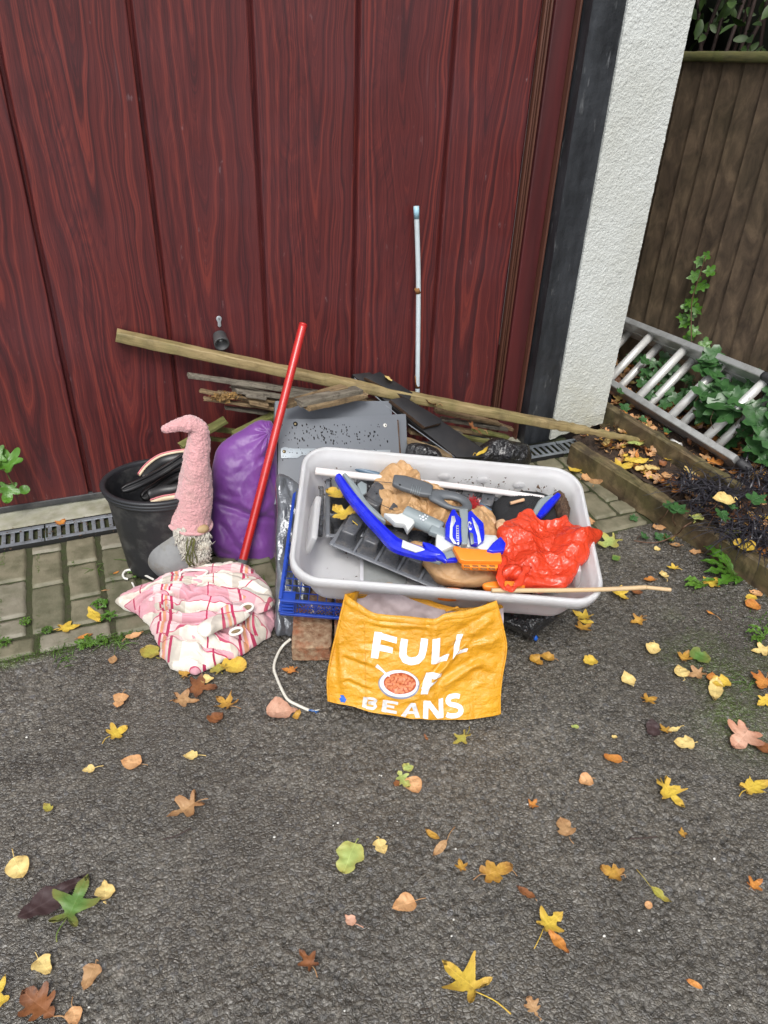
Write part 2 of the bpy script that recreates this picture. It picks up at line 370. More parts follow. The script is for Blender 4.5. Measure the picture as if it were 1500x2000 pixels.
basic('concrete',(.36,.35,.29),.8,.15,30,c2=(.27,.27,.19),bump=.4,bs=150,bd=.002,dirt=.8,dirtc=(.13,.12,.07),ds=7)
basic('galvanised',(.27,.30,.33),.42,.25,60,metal=.35,bump=.1,bs=200,dirt=.7,dirtc=(.10,.10,.09),ds=16)
basic('dark_void',(.008,.008,.007),.8)
basic('soil',(.062,.038,.024),.85,.4,60,c2=(.018,.011,.008),bump=1,bs=120,bd=.006,dirt=.4,dirtc=(.08,.045,.025),ds=40)
basic('rail_metal',(.055,.057,.06),.5,.3,18,bump=.2,bs=90,dirt=.5,dirtc=(.14,.13,.12),ds=20)
basic('bronze_trim',(.11,.045,.03),.35,.3,40,stretch=(1,1,.1))
basic('frame_red',(.085,.016,.017),.42,.4,25,c2=(.045,.010,.011),stretch=(1,1,.08),bump=.1,bs=120)
basic('door_gap',(.012,.004,.004),.6)
# timbers: uv.y runs along the length
def timber(name,a,b,c,rough=.75,green=0,gs=12,bumpk=.6,dark=.0):
    t=NT(name); v=t.coord('UV',(60,6,1)); o=t.coord('Object')
    g=t.noise(v,1.6,6,.65,.6); cc=t.ramp(g,[(.3,a),(.5,b),(.7,c)])
    if green: cc=t.mix(t.math('MULTIPLY',t.ramp(t.noise(o,gs,5,.6),[(.42,0),(.62,1)]),green),cc,(.10,.115,.025))
    if dark: cc=t.mix(t.math('MULTIPLY',t.ramp(t.noise(o,gs*1.7,6,.7),[(.5,0),(.66,1)]),dark),cc,(.018,.013,.009))
    kn=t.ramp(t.noise(t.coord('UV',(9,9,1)),2.2,1),[(.765,0),(.80,1)]); cc=t.mix(t.math('MULTIPLY',kn,.7),cc,(.05,.035,.018))
    t.set(Base_Color=cc,Roughness=rough); t.bump(g,bumpk,.002)
timber('batten_wood',(.15,.105,.045),(.30,.225,.105),(.40,.31,.155),.6,green=.35,dark=.35,gs=8,bumpk=.5)
timber('grey_slat',(.075,.065,.05),(.17,.15,.115),(.27,.24,.19),.8,dark=.6,gs=30,bumpk=.9)
timber('brown_slat',(.09,.055,.028),(.21,.145,.075),(.31,.23,.13),.8,dark=.6,gs=30,bumpk=.9)
timber('mossy_slat',(.075,.075,.022),(.15,.15,.045),(.24,.22,.085),.8,green=.6,dark=.25,gs=20,bumpk=.9)
timber('sleeper_wood',(.045,.030,.016),(.105,.073,.038),(.23,.17,.09),.7,green=.28,dark=.6,gs=7,bumpk=1)
timber('fence_board',(.034,.022,.013),(.082,.056,.035),(.150,.104,.064),.7,green=.06,gs=2.4,dark=.25,bumpk=.5)
timber('fence_cap',(.04,.04,.016),(.10,.095,.035),(.16,.14,.05),.8,green=.7,dark=.3,bumpk=.9)
basic('rot_fungus',(.42,.25,.08),.8,.6,90,c2=(.09,.05,.02),bump=1,bs=120,bd=.004)
basic('chipboard',(.11,.062,.035),.85,.5,150,c2=(.035,.02,.012),bump=.8,bs=300)
basic('grey_laminate',(.170,.185,.205),.36,.08,6,c2=(.15,.163,.182),bump=.06,bs=300,dirt=.18,dirtc=(.09,.09,.09),ds=9)
basic('black_laminate',(.011,.011,.013),.48,.25,20,c2=(.018,.017,.018),bump=.15,bs=160,dirt=.35,dirtc=(.04,.033,.028),ds=14)
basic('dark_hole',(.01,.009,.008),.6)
basic('water_drop',(.012,.013,.016),.12)
basic('hinge_steel',(.52,.57,.60),.3,.15,30,metal=.5,dirt=.3,dirtc=(.3,.27,.22),ds=50)
basic('brass_screw',(.45,.36,.2),.35,metal=.8)
crinkle(basic('black_bag_film',(.012,.012,.014),.17,.2,20,coat=.4),34,.8,.02)
crinkle(basic('silver_black_film',(.20,.215,.235),.22,.45,9,c2=(.07,.075,.085),coat=.5,metal=.35),24,.35,.02)
basic('bucket_rubber',(.020,.021,.024),.45,.3,12,bump=.25,bs=120,dirt=.5,dirtc=(.10,.10,.095),ds=20)
basic('bucket_rim_rubber',(.026,.028,.032),.4,.2,25,bump=.2,bs=100)
basic('tyre_rubber',(.014,.014,.015),.4,.3,30,bump=.2,bs=110,dirt=.25,dirtc=(.07,.07,.065),ds=25)
basic('cream_print',(.72,.60,.42),.5,.15,20)
basic('pink_edge',(.62,.20,.22),.5,.2,40)
basic('white_plastic',(.74,.73,.68),.4,.08,30,dirt=.2,dirtc=(.4,.36,.28),ds=30)
# gnome
t=basic('pink_fleece',(.66,.335,.345),.95,.2,60,c2=(.56,.30,.30),bump=1,bs=150,bd=.006,sheen=.5,dirt=.35,dirtc=(.42,.30,.25),ds=8)
basic('grey_felt',(.235,.24,.24),.9,.2,40,bump=.4,bs=160,dirt=.9,dirtc=(.15,.13,.075),ds=13)
basic('beard_wool',(.60,.57,.49),.95,.25,50,bump=1,bs=130,bd=.005,sheen=.3,dirt=.6,dirtc=(.24,.18,.08),ds=14)
basic('nose_skin',(.42,.29,.15),.7,.2,60,bump=.2)
basic('purple_cloth',(.175,.050,.265),.42,.18,14,c2=(.135,.038,.215),bump=.35,bs=32,bd=.004,sheen=.2,dirt=.22,dirtc=(.26,.13,.33),ds=11)
basic('red_enamel',(.50,.022,.020),.3,.15,18,coat=.3,dirt=.4,dirtc=(.17,.02,.018),ds=45)
basic('grey_ferrule',(.10,.105,.11),.5)
basic('pale_enamel',(.56,.63,.66),.35,.06,10,dirt=.15,dirtc=(.35,.33,.3),ds=30)
basic('sky_blue_plastic',(.33,.55,.66),.4,.1)
basic('rust',(.28,.13,.04),.8,.4,80,bump=.4)
# translucent tote
t=NT('frosted_plastic'); v=t.coord('Object')
cc=t.mix(t.ramp(t.noise(v,7,5,.6),[(.5,0),(.85,1)]),(.86,.865,.87),(.77,.76,.74))
cc=t.mix(t.math('MULTIPLY',t.ramp(t.noise(v,38,5,.7),[(.66,0),(.73,1)]),.45),cc,(.15,.11,.08))
t.set(Base_Color=cc,Roughness=.33,Specular_IOR_Level=.45)
tr=t.n('ShaderNodeBsdfTranslucent'); t.l(cc,tr.inputs[0]); rf=t.n('ShaderNodeBsdfRefraction'); rf.inputs['IOR'].default_value=1.12; rf.inputs['Roughness'].default_value=.38; rf.inputs[0].default_value=(.96,.96,.98,1)
m1=t.n('ShaderNodeMixShader'); m1.inputs[0].default_value=.38; t.l(t.b.outputs[0],m1.inputs[1]); t.l(tr.outputs[0],m1.inputs[2])
m2=t.n('ShaderNodeMixShader'); m2.inputs[0].default_value=.30; t.l(m1.outputs[0],m2.inputs[1]); t.l(rf.outputs[0],m2.inputs[2])
t.l(m2.outputs[0],t.t.nodes['Material Output'].inputs[0])
def film(name,c,rough,trn,vs=14,dark=.6,coat=.2):
    t=NT(name); v=t.coord('Object'); cc=t.mix(t.ramp(t.noise(v,vs,5),[(.3,0),(.7,1)]),tuple(x*dark for x in c),c)
    t.set(Base_Color=cc,Roughness=rough,Coat_Weight=coat)
    if 'leaf' in name or 'green' in name: t.bump(t.noise(v,90,4,.6),.35,.0015)
    else: crinkle(t,26,.3 if 'paper' in name else .4,.022)
    tr=t.n('ShaderNodeBsdfTranslucent'); t.l(cc,tr.inputs[0]); m1=t.n('ShaderNodeMixShader'); m1.inputs[0].default_value=trn
    t.l(t.b.outputs[0],m1.inputs[1]); t.l(tr.outputs[0],m1.inputs[2]); t.l(m1.outputs[0],t.t.nodes['Material Output'].inputs[0])
film('red_film',(.95,.095,.035),.24,.42,dark=.88,coat=.6)
film('brown_paper',(.64,.39,.185),.55,.22,dark=.84,coat=0.05)
film('leaf_green',(.14,.30,.035),.45,.3)
film('weed_green',(.10,.26,.025),.45,.3)
film('grass_green',(.10,.20,.025),.5,.3)
# bag
t=NT('yellow_woven'); v=t.coord('Object')
cc=t.mix(t.ramp(t.noise(v,9,5),[(.3,0),(.7,1)]),(.54,.245,.008),(.64,.31,.012))
cc=t.mix(t.math('MULTIPLY',t.ramp(t.noise(v,45,6,.75),[(.66,0),(.72,1)]),.5),cc,(.20,.12,.03))
t.set(Base_Color=cc,Roughness=.42,Coat_Weight=.15); nb=t.bump(t.noise(t.coord('Object',(1,1,2.5)),38,5,.65),.6,.004)
nb=crinkle(t,30,.45,.014,nb)
wv=t.n('ShaderNodeTexChecker'); wv.inputs['Scale'].default_value=700; t.l(v,wv.inputs[0]); t.bump(wv.outputs[1],.15,.0003,nb)
basic('print_white',(.74,.77,.82),.5,.08,30,dirt=.45,dirtc=(.42,.40,.36),ds=70)
basic('print_grey',(.50,.50,.52),.5,.3,60,c2=(.62,.63,.66),dirt=.6,dirtc=(.30,.26,.18),ds=90)
basic('lining',(.42,.35,.36),.6,.12,20,bump=.6,bs=25,bd=.004)
basic('bean_sauce',(.44,.075,.015),.4,.3,160)
basic('bean',(.62,.23,.10),.4,.25,120,c2=(.50,.14,.05))
basic('bowl_white',(.66,.68,.74),.45,.15,60)
basic('bowl_shadow',(.22,.24,.32),.45)
basic('blue_mark',(.01,.11,.52),.4)
basic('brick',(.38,.27,.17),.88,.35,70,c2=(.17,.075,.035),bump=.9,bs=150,bd=.004,dirt=.9,dirtc=(.33,.085,.03),ds=13)
basic('blue_crate',(.014,.06,.40),.4,.25,30,dirt=.25,dirtc=(.03,.05,.14),ds=30)
basic('blue_toy',(.006,.016,.60),.3,.1,30,coat=.3,dirt=.12,dirtc=(.2,.22,.6),ds=50)
basic('toy_grey',(.235,.275,.285),.42,.08,30)
basic('toy_dark_grey',(.105,.115,.125),.45,.12,30,bump=.15,bs=200)
basic('toy_pale',(.62,.64,.61),.4,.06,30,dirt=.3,dirtc=(.4,.4,.36),ds=30)
basic('toy_orange',(.90,.25,.02),.4,.08,30)
basic('tray_plastic',(.085,.090,.10),.28,.35,40,dirt=.45,dirtc=(.18,.15,.12),ds=40,bump=.3,bs=90)
basic('tray_rim',(.16,.17,.19),.35,.2,40)
basic('white_pole_paint',(.72,.685,.67),.45,.08,40,dirt=.25,dirtc=(.5,.38,.34),ds=40)
basic('blue_pipe',(.10,.16,.225),.4,.2,40)
basic('bamboo',(.60,.43,.24),.5,.2,30,dirt=.3,dirtc=(.3,.2,.1),ds=30)
basic('dowel_wood',(.60,.38,.22),.6,.15,50)
basic('black_mesh',(.016,.017,.019),.75,.4,120,bump=1,bs=500,bd=.002)
basic('red_bristle',(.42,.01,.014),.5)
basic('slate',(.27,.285,.285),.7,.15,50,bump=.2,dirt=.5,dirtc=(.19,.19,.17),ds=30)
basic('debris',(.05,.03,.02),.85,.5,100,c2=(.12,.07,.04),bump=1,bs=200,bd=.003)
basic('clear_white',(.66,.66,.70),.3)
basic('aluminium',(.56,.57,.56),.42,.2,30,metal=.55,bump=.15,bs=140,dirt=.45,dirtc=(.24,.23,.20),ds=18)
basic('aluminium_rung',(.80,.80,.77),.4,.15,30,metal=.4,bump=.2,bs=120,dirt=.35,dirtc=(.35,.32,.27),ds=30)
basic('foot_rubber',(.035,.035,.038),.6)
basic('cable_white',(.66,.64,.56),.45,.1)
basic('wire_blue',(.02,.12,.38),.4)
basic('twig',(.045,.025,.02),.7,.3)
basic('mondo_black',(.012,.011,.016),.38,.4,60,c2=(.030,.028,.036))
basic('ivy_dark',(.042,.115,.030),.36,.35,30,c2=(.022,.070,.020)); basic('ivy_stem',(.11,.055,.03),.6)
basic('ivy_vein',(.12,.22,.10),.5)
basic('hedge_leaf',(.05,.095,.018),.55,.5,20,c2=(.02,.045,.010)); basic('hedge_shade',(.008,.012,.005),.9)
basic('pipe_black',(.012,.012,.013),.35); basic('pebble',(.17,.16,.14),.6,.4,40); basic('pebble_white',(.7,.69,.64),.5)
# leaf litter colours, with veins and spots from the leaf's own uv
def leafmat(name,c,edge,spot=.4,spotc=(.16,.07,.03)):
    t=NT(name); u=t.coord('UV'); sp=t.n('ShaderNodeSeparateXYZ'); t.l(u,sp.inputs[0]); o=t.coord('Object')
    oi=t.n('ShaderNodeObjectInfo'); rn=oi.outputs['Random']
    x=t.math('ABSOLUTE',sp.outputs[0]); y=sp.outputs[1]
    rad=t.math('SQRT',t.math('ADD',t.math('MULTIPLY',x,x),t.math('MULTIPLY',t.math('SUBTRACT',y,.4),t.math('SUBTRACT',y,.4))))
    cc=t.mix(t.ramp(t.math('ADD',rad,t.math('MULTIPLY',t.noise(o,60,4),.5)),[(.45,0),(.85,1)]),c,edge)
    vein=t.math('LESS_THAN',x,.012); side=t.math('FRACT',t.math('MULTIPLY',t.math('SUBTRACT',y,t.math('MULTIPLY',x,.8)),7)); sv=t.math('LESS_THAN',side,.10)
    cc=t.mix(t.math('MULTIPLY',t.math('MAXIMUM',vein,t.math('MULTIPLY',sv,.6)),.4),cc,tuple(min(1,q*1.35+.03) for q in c))
    sn=t.n('ShaderNodeVectorMath',operation='ADD'); t.l(o,sn.inputs[0]); t.l(rn,sn.inputs[1])
    cc=t.mix(t.math('MULTIPLY',t.ramp(t.noise(sn.outputs[0],90,5,.7),[(.56,0),(.68,1)]),spot),cc,spotc)
    t.set(Base_Color=cc,Roughness=.5); t.bump(t.noise(o,160,3),.4,.001)
    tr=t.n('ShaderNodeBsdfTranslucent'); t.l(cc,tr.inputs[0]); m1=t.n('ShaderNodeMixShader'); m1.inputs[0].default_value=.15
    t.l(t.b.outputs[0],m1.inputs[1]); t.l(tr.outputs[0],m1.inputs[2]); t.l(m1.outputs[0],t.t.nodes['Material Output'].inputs[0])
leafmat('lf_yellow',(.66,.47,.06),(.58,.36,.06),.4); leafmat('lf_pale',(.74,.57,.22),(.62,.42,.14),.4)
leafmat('lf_peach',(.66,.38,.18),(.52,.24,.09),.5); leafmat('lf_orange',(.58,.24,.05),(.40,.13,.03),.5)
leafmat('lf_brown',(.26,.10,.035),(.14,.05,.02),.6,(.05,.02,.01)); leafmat('lf_dark',(.060,.035,.035),(.035,.02,.02),.3,(.1,.06,.05))
leafmat('lf_lime',(.36,.44,.13),(.46,.40,.10),.3); leafmat('lf_green',(.10,.20,.04),(.20,.20,.05),.3); leafmat('lf_olive',(.36,.33,.06),(.34,.24,.05),.4)
leafmat('lf_tan',(.44,.26,.12),(.34,.17,.07),.5); leafmat('lf_ochre',(.50,.28,.045),(.32,.15,.03),.5); leafmat('lf_pink',(.62,.36,.25),(.50,.24,.15),.4)
# ================================================================= SETTING
def sheet(name,x0,x1,y0,y1,z,mat,hole=None):
    o=mesh(name,[(x0,y0,z),(x1,y0,z),(x1,y1,z),(x0,y1,z)],[(0,1,2,3)],mat,smooth=False); o['kind']='structure'; return o
sheet('ground',-60,60,-60,60,-.045,'soil')
# driveway: far sheet plus a finely modelled stony surface where the camera looks
def driveway():
    x0,x1,y0,y1=-.8,2.1,-.05,1.615; st=.0032
    nx=int((x1-x0)/st);ny=int((y1-y0)/st)
    xs=np.linspace(x0,x1,nx);ys=np.linspace(y0,y1,ny); X,Y=np.meshgrid(xs,ys,indexing='ij')
    P=np.stack([X,Y,np.zeros_like(X)],-1)
    wx=.002*vn(P*130,3); wy=.002*vn(P*130,4)
    def stones(cell,seed,rmin,rmax,keep):
        gx=(X+wx)/cell; gy=(Y+wy)/cell; ix=np.floor(gx).astype(np.int64); iy=np.floor(gy).astype(np.int64)
        best=np.full(X.shape,-1.);idv=np.zeros(X.shape)
        for a in(-1,0,1):
            for b in (-1,0,1):
                cx=ix+a;cy=iy+b;z0=np.zeros_like(cx)
                px=cx+.5+(_h(cx,cy,z0,seed)-.5)*.9; py=cy+.5+(_h(cx,cy,z0,seed+1)-.5)*.9
                rr=rmin+(rmax-rmin)*_h(cx,cy,z0,seed+2); an=_h(cx,cy,z0,seed+3)*3.14; el=1+.6*_h(cx,cy,z0,seed+6)
                dx=gx-px;dy=gy-py; ux=dx*np.cos(an)+dy*np.sin(an); uy=(-dx*np.sin(an)+dy*np.cos(an))*el
                d=np.maximum(np.abs(ux)*.55+np.abs(uy)*.55,np.sqrt(ux*ux+uy*uy))/rr
                hh=np.where(_h(cx,cy,z0,seed+4)<keep,np.sqrt(np.clip(1-d*d,0,1))*(.45+.55*_h(cx,cy,z0,seed+5)),-1)
                m=hh>best; best=np.where(m,hh,best); idv=np.where(m,_h(cx,cy,z0,seed+7),idv)
        return np.clip(best,0,1),idv
    h1,i1=stones(.0125,11,.40,.85,.72); h2,i2=stones(.0078,31,.55,.95,1.0)
    big,bi=stones(.06,61,.08,.2,.5)
    base=.0012*fbm(P*14,5,4); wear=np.clip(.55+.6*fbm(P*2.2,9,3)+.25*(1.2-Y),0.3,1.25)
    h1=h1**.75; h2=h2**.8; z=np.maximum(h1*.0088,h2*.0060)*wear; tone=np.where(h1*.0088>h2*.0060,i1,i2); z=np.maximum(z,big*.006); tone=np.where(big*.006>=z-1e-9,np.where(bi>.5,.86+.1*bi,.5),tone)
    gap=np.clip(1-z/(.0042*wear),0,1)
    z=z+base-.0078
    z=np.where(Y>1.60,z-.003*(Y-1.60)/.015,z)
    mx=np.clip((X-1.12)/.25,0,1)*np.clip((1.28-Y)/.15,0,1)*np.clip((Y-.65)/.2,0,1)
    moss=np.clip(mx*1.5*(fbm(P*5.,21,4)+.12),0,1)*(Y<1.3); moss=np.maximum(moss,np.clip((Y-1.575)/.03+fbm(P*9,8,3)*.8-.2,0,1)*(X<.35))
    
    side=np.clip((X-(1.60+.16*(1.62-Y)-.12))/.1,0,1)   # washed-in soil along the sleeper
    z=z+side*.006; tone=np.where(side*1.4+.5*fbm(P*30,4,3)>.75,tone*.35,tone)
    z=z+moss*.004*np.clip(vn(P*220,4)+.3,0,1)
    V=np.stack([X,Y,z],-1).reshape(-1,3); n=len(V); me=bpy.data.meshes.new('driveway')
    I=np.arange(n).reshape(nx,ny); q=np.stack([I[:-1,:-1],I[1:,:-1],I[1:,1:],I[:-1,1:]],-1).reshape(-1,4)
    me.vertices.add(n); me.vertices.foreach_set('co',V.ravel().astype(np.float32)); me.loops.add(q.size); me.loops.foreach_set('vertex_index',q.ravel().astype(np.int32))
    me.polygons.add(len(q)); me.polygons.foreach_set('loop_start',np.arange(0,q.size,4,dtype=np.int32)); me.polygons.foreach_set('loop_total',np.full(len(q),4,dtype=np.int32))
    for nm,a in (('tone',tone),('moss',moss),('gap',gap)):
        at=me.attributes.new(nm,'FLOAT','POINT'); at.data.foreach_set('value',a.ravel().astype(np.float32))
    me.update(calc_edges=True); o=link('driveway',me,'asphalt_near'); o['kind']='structure'
    for i,(a,b,c,d) in enumerate(((-60,-.8,-60,1.615),(2.1,60,-60,1.2),(-.8,2.1,-60,-.05))):
        o=sheet('driveway',a,b,c,d,-.006,'asphalt_far')
driveway()
# pavers
sheet('paving_bed',-6,1.69,1.60,2.31,-.008,'joint_dirt')
def pavers():
    mb=MB(); r=random.Random(4)
    def pv(xa,xb,ya,yb,mi):
        g=.0035; xa+=g+r.random()*.001; xb-=g+r.random()*.001; ya+=g; yb-=g
        nu=max(6,int((xb-xa)/.006)); nv=max(6,int((yb-ya)/.006)); zt=.001+r.uniform(-.0018,.0015); tx,ty=r.uniform(-.01,.01),r.uniform(-.01,.01)
        U=np.linspace(-1,1,nu);W_=np.linspace(-1,1,nv); gx,gy=np.meshgrid(U,W_,indexing='ij')
        X=(xa+xb)/2+gx*(xb-xa)/2;Y=(ya+yb)/2+gy*(yb-ya)/2
        ed=np.minimum((1-np.abs(gx))*(xb-xa)/2,(1-np.abs(gy))*(yb-ya)/2)
        P=np.stack([X,Y,X*0],-1); wob=.0022*vn(P*45,6); X=X+wob; Y=Y+.0022*vn(P*45,7)
        z=zt-.0075*np.clip(1-ed/.009,0,1)**2+tx*gx*.05+ty*gy*.05+.0009*fbm(P*70,3,3)
        z=np.where((np.abs(gx)>.999)|(np.abs(gy)>.999),-.02,z)
        mb.add(np.stack([X,Y,z],-1).reshape(-1,3),grid_faces(nu,nv),mi)
    P_=.0975; k=0
    xs=np.arange(-1.56,1.66,P_)+.004
    for i,x in enumerate(xs):
        off=[0,0,-.082,-.16+.03,-.05][i%5]
        ys=[1.692]
        y=1.692+.165+off*(1 if off else 0)
        if y-1.692<.05: y+=.165
        while y<2.06: ys.append(y); y+=.165
        ys.append(2.104)
        for a,b in zip(ys[:-1],ys[1:]):
            if b-a<.015: continue
            pv(x,x+P_,a,b,0 if r.random()<.62 else (1 if r.random()<.45 else 2))
    x=-1.6
    while x<1.5:
        L=.19; pv(x,x+L,1.615,1.690,r.choice([0,0,1,2])); x+=L
    o=mb.build('paving',mats=['paver','paver_grey','paver_dark']); o['kind']='structure'
pavers()
# concrete threshold
def thr():
    mb=MB(); nx=260; ny=14
    X,Y=np.meshgrid(np.linspace(-1.2,1.5,nx),np.linspace(2.206,2.36,ny),indexing='ij'); P=np.stack([X,Y,X*0],-1)
    z=.004+.0025*fbm(P*22,3,4); z=np.where(Y<2.212+.006*vn(P*30,2),z-.01,z)
    mb.add(np.stack([X,Y,z],-1).reshape(-1,3),grid_faces(nx,ny)); o=mb.build('threshold','concrete'); o['kind']='structure'
thr()
# drain channel with slotted grate
dr=empty('drain_channel',(.2,2.155,0)); tag(dr,'long galvanised drain channel with slotted grate along the foot of the garage door','drain')
mb=MB(); obox(mb,(.05,2.155,-.035),AX,(3.1,.094,.004),0); 
for y in (2.1065,2.2035): obox(mb,(.05,y,-.015),AX,(3.1,.003,.044),.0005)
mb.build('channel','dark_void',dr)
mb=MB()
for s in range(-3,4):
    x0=.62*s-.24; 
    obox(mb,(x0+.309,2.1175,.004),AX,(.615,.017,.004),.001); obox(mb,(x0+.309,2.193,.004),AX,(.615,.016,.004),.001)
    for k in range(24): obox(mb,(x0+.0135+k*.0257,2.1552,.0038),AX,(.0122,.060,.0032),.0008)
    obox(mb,(x0+.001,2.155,.0035),AX,(.0015,.09,.003),0)
mb.build('grate','galvanised',dr)
# leaf and soil debris caught in the slots
mb=MB(); r=random.Random(8)
for k in range(520):
    x=r.uniform(-.4,1.5);y=r.uniform(2.125,2.21) if r.random()<.8 else r.uniform(2.09,2.13); s=r.uniform(.001,.0045); a=r.random()*6
    c=np.array([x,y,.0065]); mb.add([c+s*np.array([math.cos(a+q)*r.uniform(.6,1.4),math.sin(a+q)*r.uniform(.6,1.3),r.uniform(0,.5)]) for q in (0,2.1,4.2)],[(0,1,2)])
tag(mb.build('drain_debris','debris',smooth=False),'specks of dark leaf debris scattered over the drain grate','debris',kind='stuff')

# ---- garage door
gd=empty('garage_door',(.3,YW,0)); tag(gd,'dark red wood-grain garage door with vertical panels and a grey knob','garage door')
GX=[-.96,-.67,-.382,-.094,.220,.519,.813,1.105,1.381]
mb=MB(); Vv=[];UVv=[];pidv=[]; secs=[]
for i in range(len(GX)-1):
    a,b=GX[i],GX[i+1]; c=(a+b)/2; g=.0066
    secs.append([(a+g,0),(a+g+.0025,-.004),(a+g+.006,-.0052)]+[(x,-.0055) for x in np.linspace(a+.03,b-.03,7)]+[(b-g-.004,-.0052),(b-g-.001,-.004),(b-g,0),(b-.004,.011),(b+.003,.013),(b+g-.002,.010)])
zs=np.linspace(.028,2.1,60); F=[]
prof=[];
for i,s in enumerate(secs):
    c=(GX[i]+GX[i+1])/2
    for (x,y) in s: prof.append((x,YW+y,x-c,i*1.37+.21))
m=len(prof)
for (x,y,u,pid_) in prof:
    for zz in zs: Vv.append((x,y+.0012*math.sin(x*9+zz*3),zz)); UVv.append((u,zz+.37*math.sin(pid_*3))); pidv.append(pid_)
F=grid_faces(m,len(zs))
dp=mesh('door_panel',Vv,[f[::-1] for f in F],'door_grain',gd,uv=UVv)
at=dp.data.attributes.new('pid','FLOAT','POINT'); at.data.foreach_set('value',np.array(pidv,dtype=np.float32))
dp.data.polygons.foreach_set('use_smooth',[False]*len(dp.data.polygons))
mb=MB(); obox(mb,(.2,YW-.004,.020),AX,(2.36,.014,.020),.002); mb.build('bottom_rail','rail_metal',gd)
# vertical trim strips at the right
mb=MB(); 
for x,wd,dy in ((1.386,.006,-.010),(1.396,.004,-.006),(1.404,.006,-.012)): obox(mb,(x,YW+dy/2,1.05),AX,(wd,abs(dy)+.01,2.1),.0012)
mb.build('edge_trim','bronze_trim',gd)
# handle: drum knob under a lock plate
hp=onY(432,664,YW-.03)
mb=MB(); n=[ (0.0,.021),(.012,.021),(.024,.0225),(.040,.024),(.0435,.0235),(.0435,.0195),(.020,.0165),(.018,.0)]
V=[];sg=28
hc=np.array([hp[0],YW-.006,hp[2]+.004]); hd=np.array([-.05,-1,-.28]); hd/=np.linalg.norm(hd); _,hs_,hu=frame_from(hd)
for (l,rr) in n:
    for k in range(sg):
        a=2*math.pi*k/sg; V.append(hc+hd*l+hs_*math.cos(a)*rr+hu*math.sin(a)*rr)
mb.add(V,[f[::-1] for f in [ (i*sg+k,i*sg+(k+1)%sg,(i+1)*sg+(k+1)%sg,(i+1)*sg+k) for i in range(len(n)-1) for k in range(sg)]])
kn=mb.build('handle','rail_metal',gd)
mb=MB(); tube(mb,[hc+hd*.017,hc+hd*.026],[.006,.005],12); mb.build('handle_screw','hinge_steel',kn)
lp=onY(428,628,YW-.008); mb=MB()
pl=[(.0085*math.cos(a),.009+.0085*math.sin(a)) for a in np.linspace(-.6,math.pi+.6,14)]+[(-.0045,-.002),(-.0052,-.014),(0,-.018),(.0052,-.014),(.0045,-.002)]
slab(mb,pl,(lp[0],YW-.0058,lp[2]),(1,0,0),(0,0,1),(0,-1,0),.004,.0008); kp=mb.build('lock_plate','hinge_steel',gd)
mb=MB(); obox(mb,(lp[0],YW-.0102,lp[2]+.009),AX,(.002,.002,.007),0); mb.build('keyhole','dark_hole',kp)
# frame of the door
fr=empty('door_frame',(1.44,YW,0)); tag(fr,'narrow dark red timber frame at the right edge of the garage door','door frame')
mb=MB(); beam(mb,(1.444,YW-.012,.0),(1.444,YW-.012,2.2),.068,.03,up=(0,1,0),b=.003); mb.build('jamb','frame_red',fr,smooth=False)
mb=MB(); beam(mb,(1.482,YW-.024,.0),(1.482,YW-.024,2.2),.007,.05,up=(0,1,0),b=.0015); mb.build('edge_bead','bronze_trim',fr,smooth=False)
mb=MB(); obox(mb,(.2,YW-.012,2.14),AX,(2.4,.03,.08),.003); mb.build('head','frame_red',fr)
mb=MB(); obox(mb,(1.411,YW+.004,1.05),AX,(.006,.004,2.1),0); mb.build('gap_seal','door_gap',fr)
# ---- house wall: black painted pier face, white render, lintel above the door
hw=empty('house_wall',(1.66,2.215,0)); tag(hw,'rendered garage wall, black painted pier beside the door and white pebbly render at the corner','wall')
def wallgrid(name,x0,x1,y,z0,z1,mat,st=.012,amp=.0,seed=1,corner=None,bottom=None,pebble=False):
    nx=max(3,int((x1-x0)/st)); nz=int((z1-z0)/st); X,Z=np.meshgrid(np.linspace(x0,x1,nx),np.linspace(z0,z1,nz),indexing='ij')
    P=np.stack([X,X*0+y,Z],-1); Y=y-amp*(fbm(P*28,seed,4) if not pebble else (np.abs(fbm(P*115,seed,3))*.9+.35*fbm(P*35,seed+5,3)))
    if bottom is not None: Z=Z+np.clip(1-(Z-z0)/.1,0,1)*bottom(X,P)
    return np.stack([X,Y,Z],-1)
def addgrid(mb,G,mi=0,flip=False,uvs=None):
    f=grid_faces(*G.shape[:2]); mb.add(G.reshape(-1,3),[q[::-1] for q in f] if flip else f,mi,uvs); return mb
mb=MB()
G=wallgrid('',1.490,1.603,2.222,0,3.0,'',.008,.0012,3); addgrid(mb,G)
nz=G.shape[1]
zz=np.linspace(0,3.,nz); ys=np.linspace(2.222,YW+.02,10)
S=np.zeros((10,nz,3))
for i,y in enumerate(ys):
    for j,z_ in enumerate(zz): S[i,j]=(1.490-.0015*math.sin(z_*9)+.0,y,z_)
S[0]=G[0]; addgrid(mb,S,flip=True)
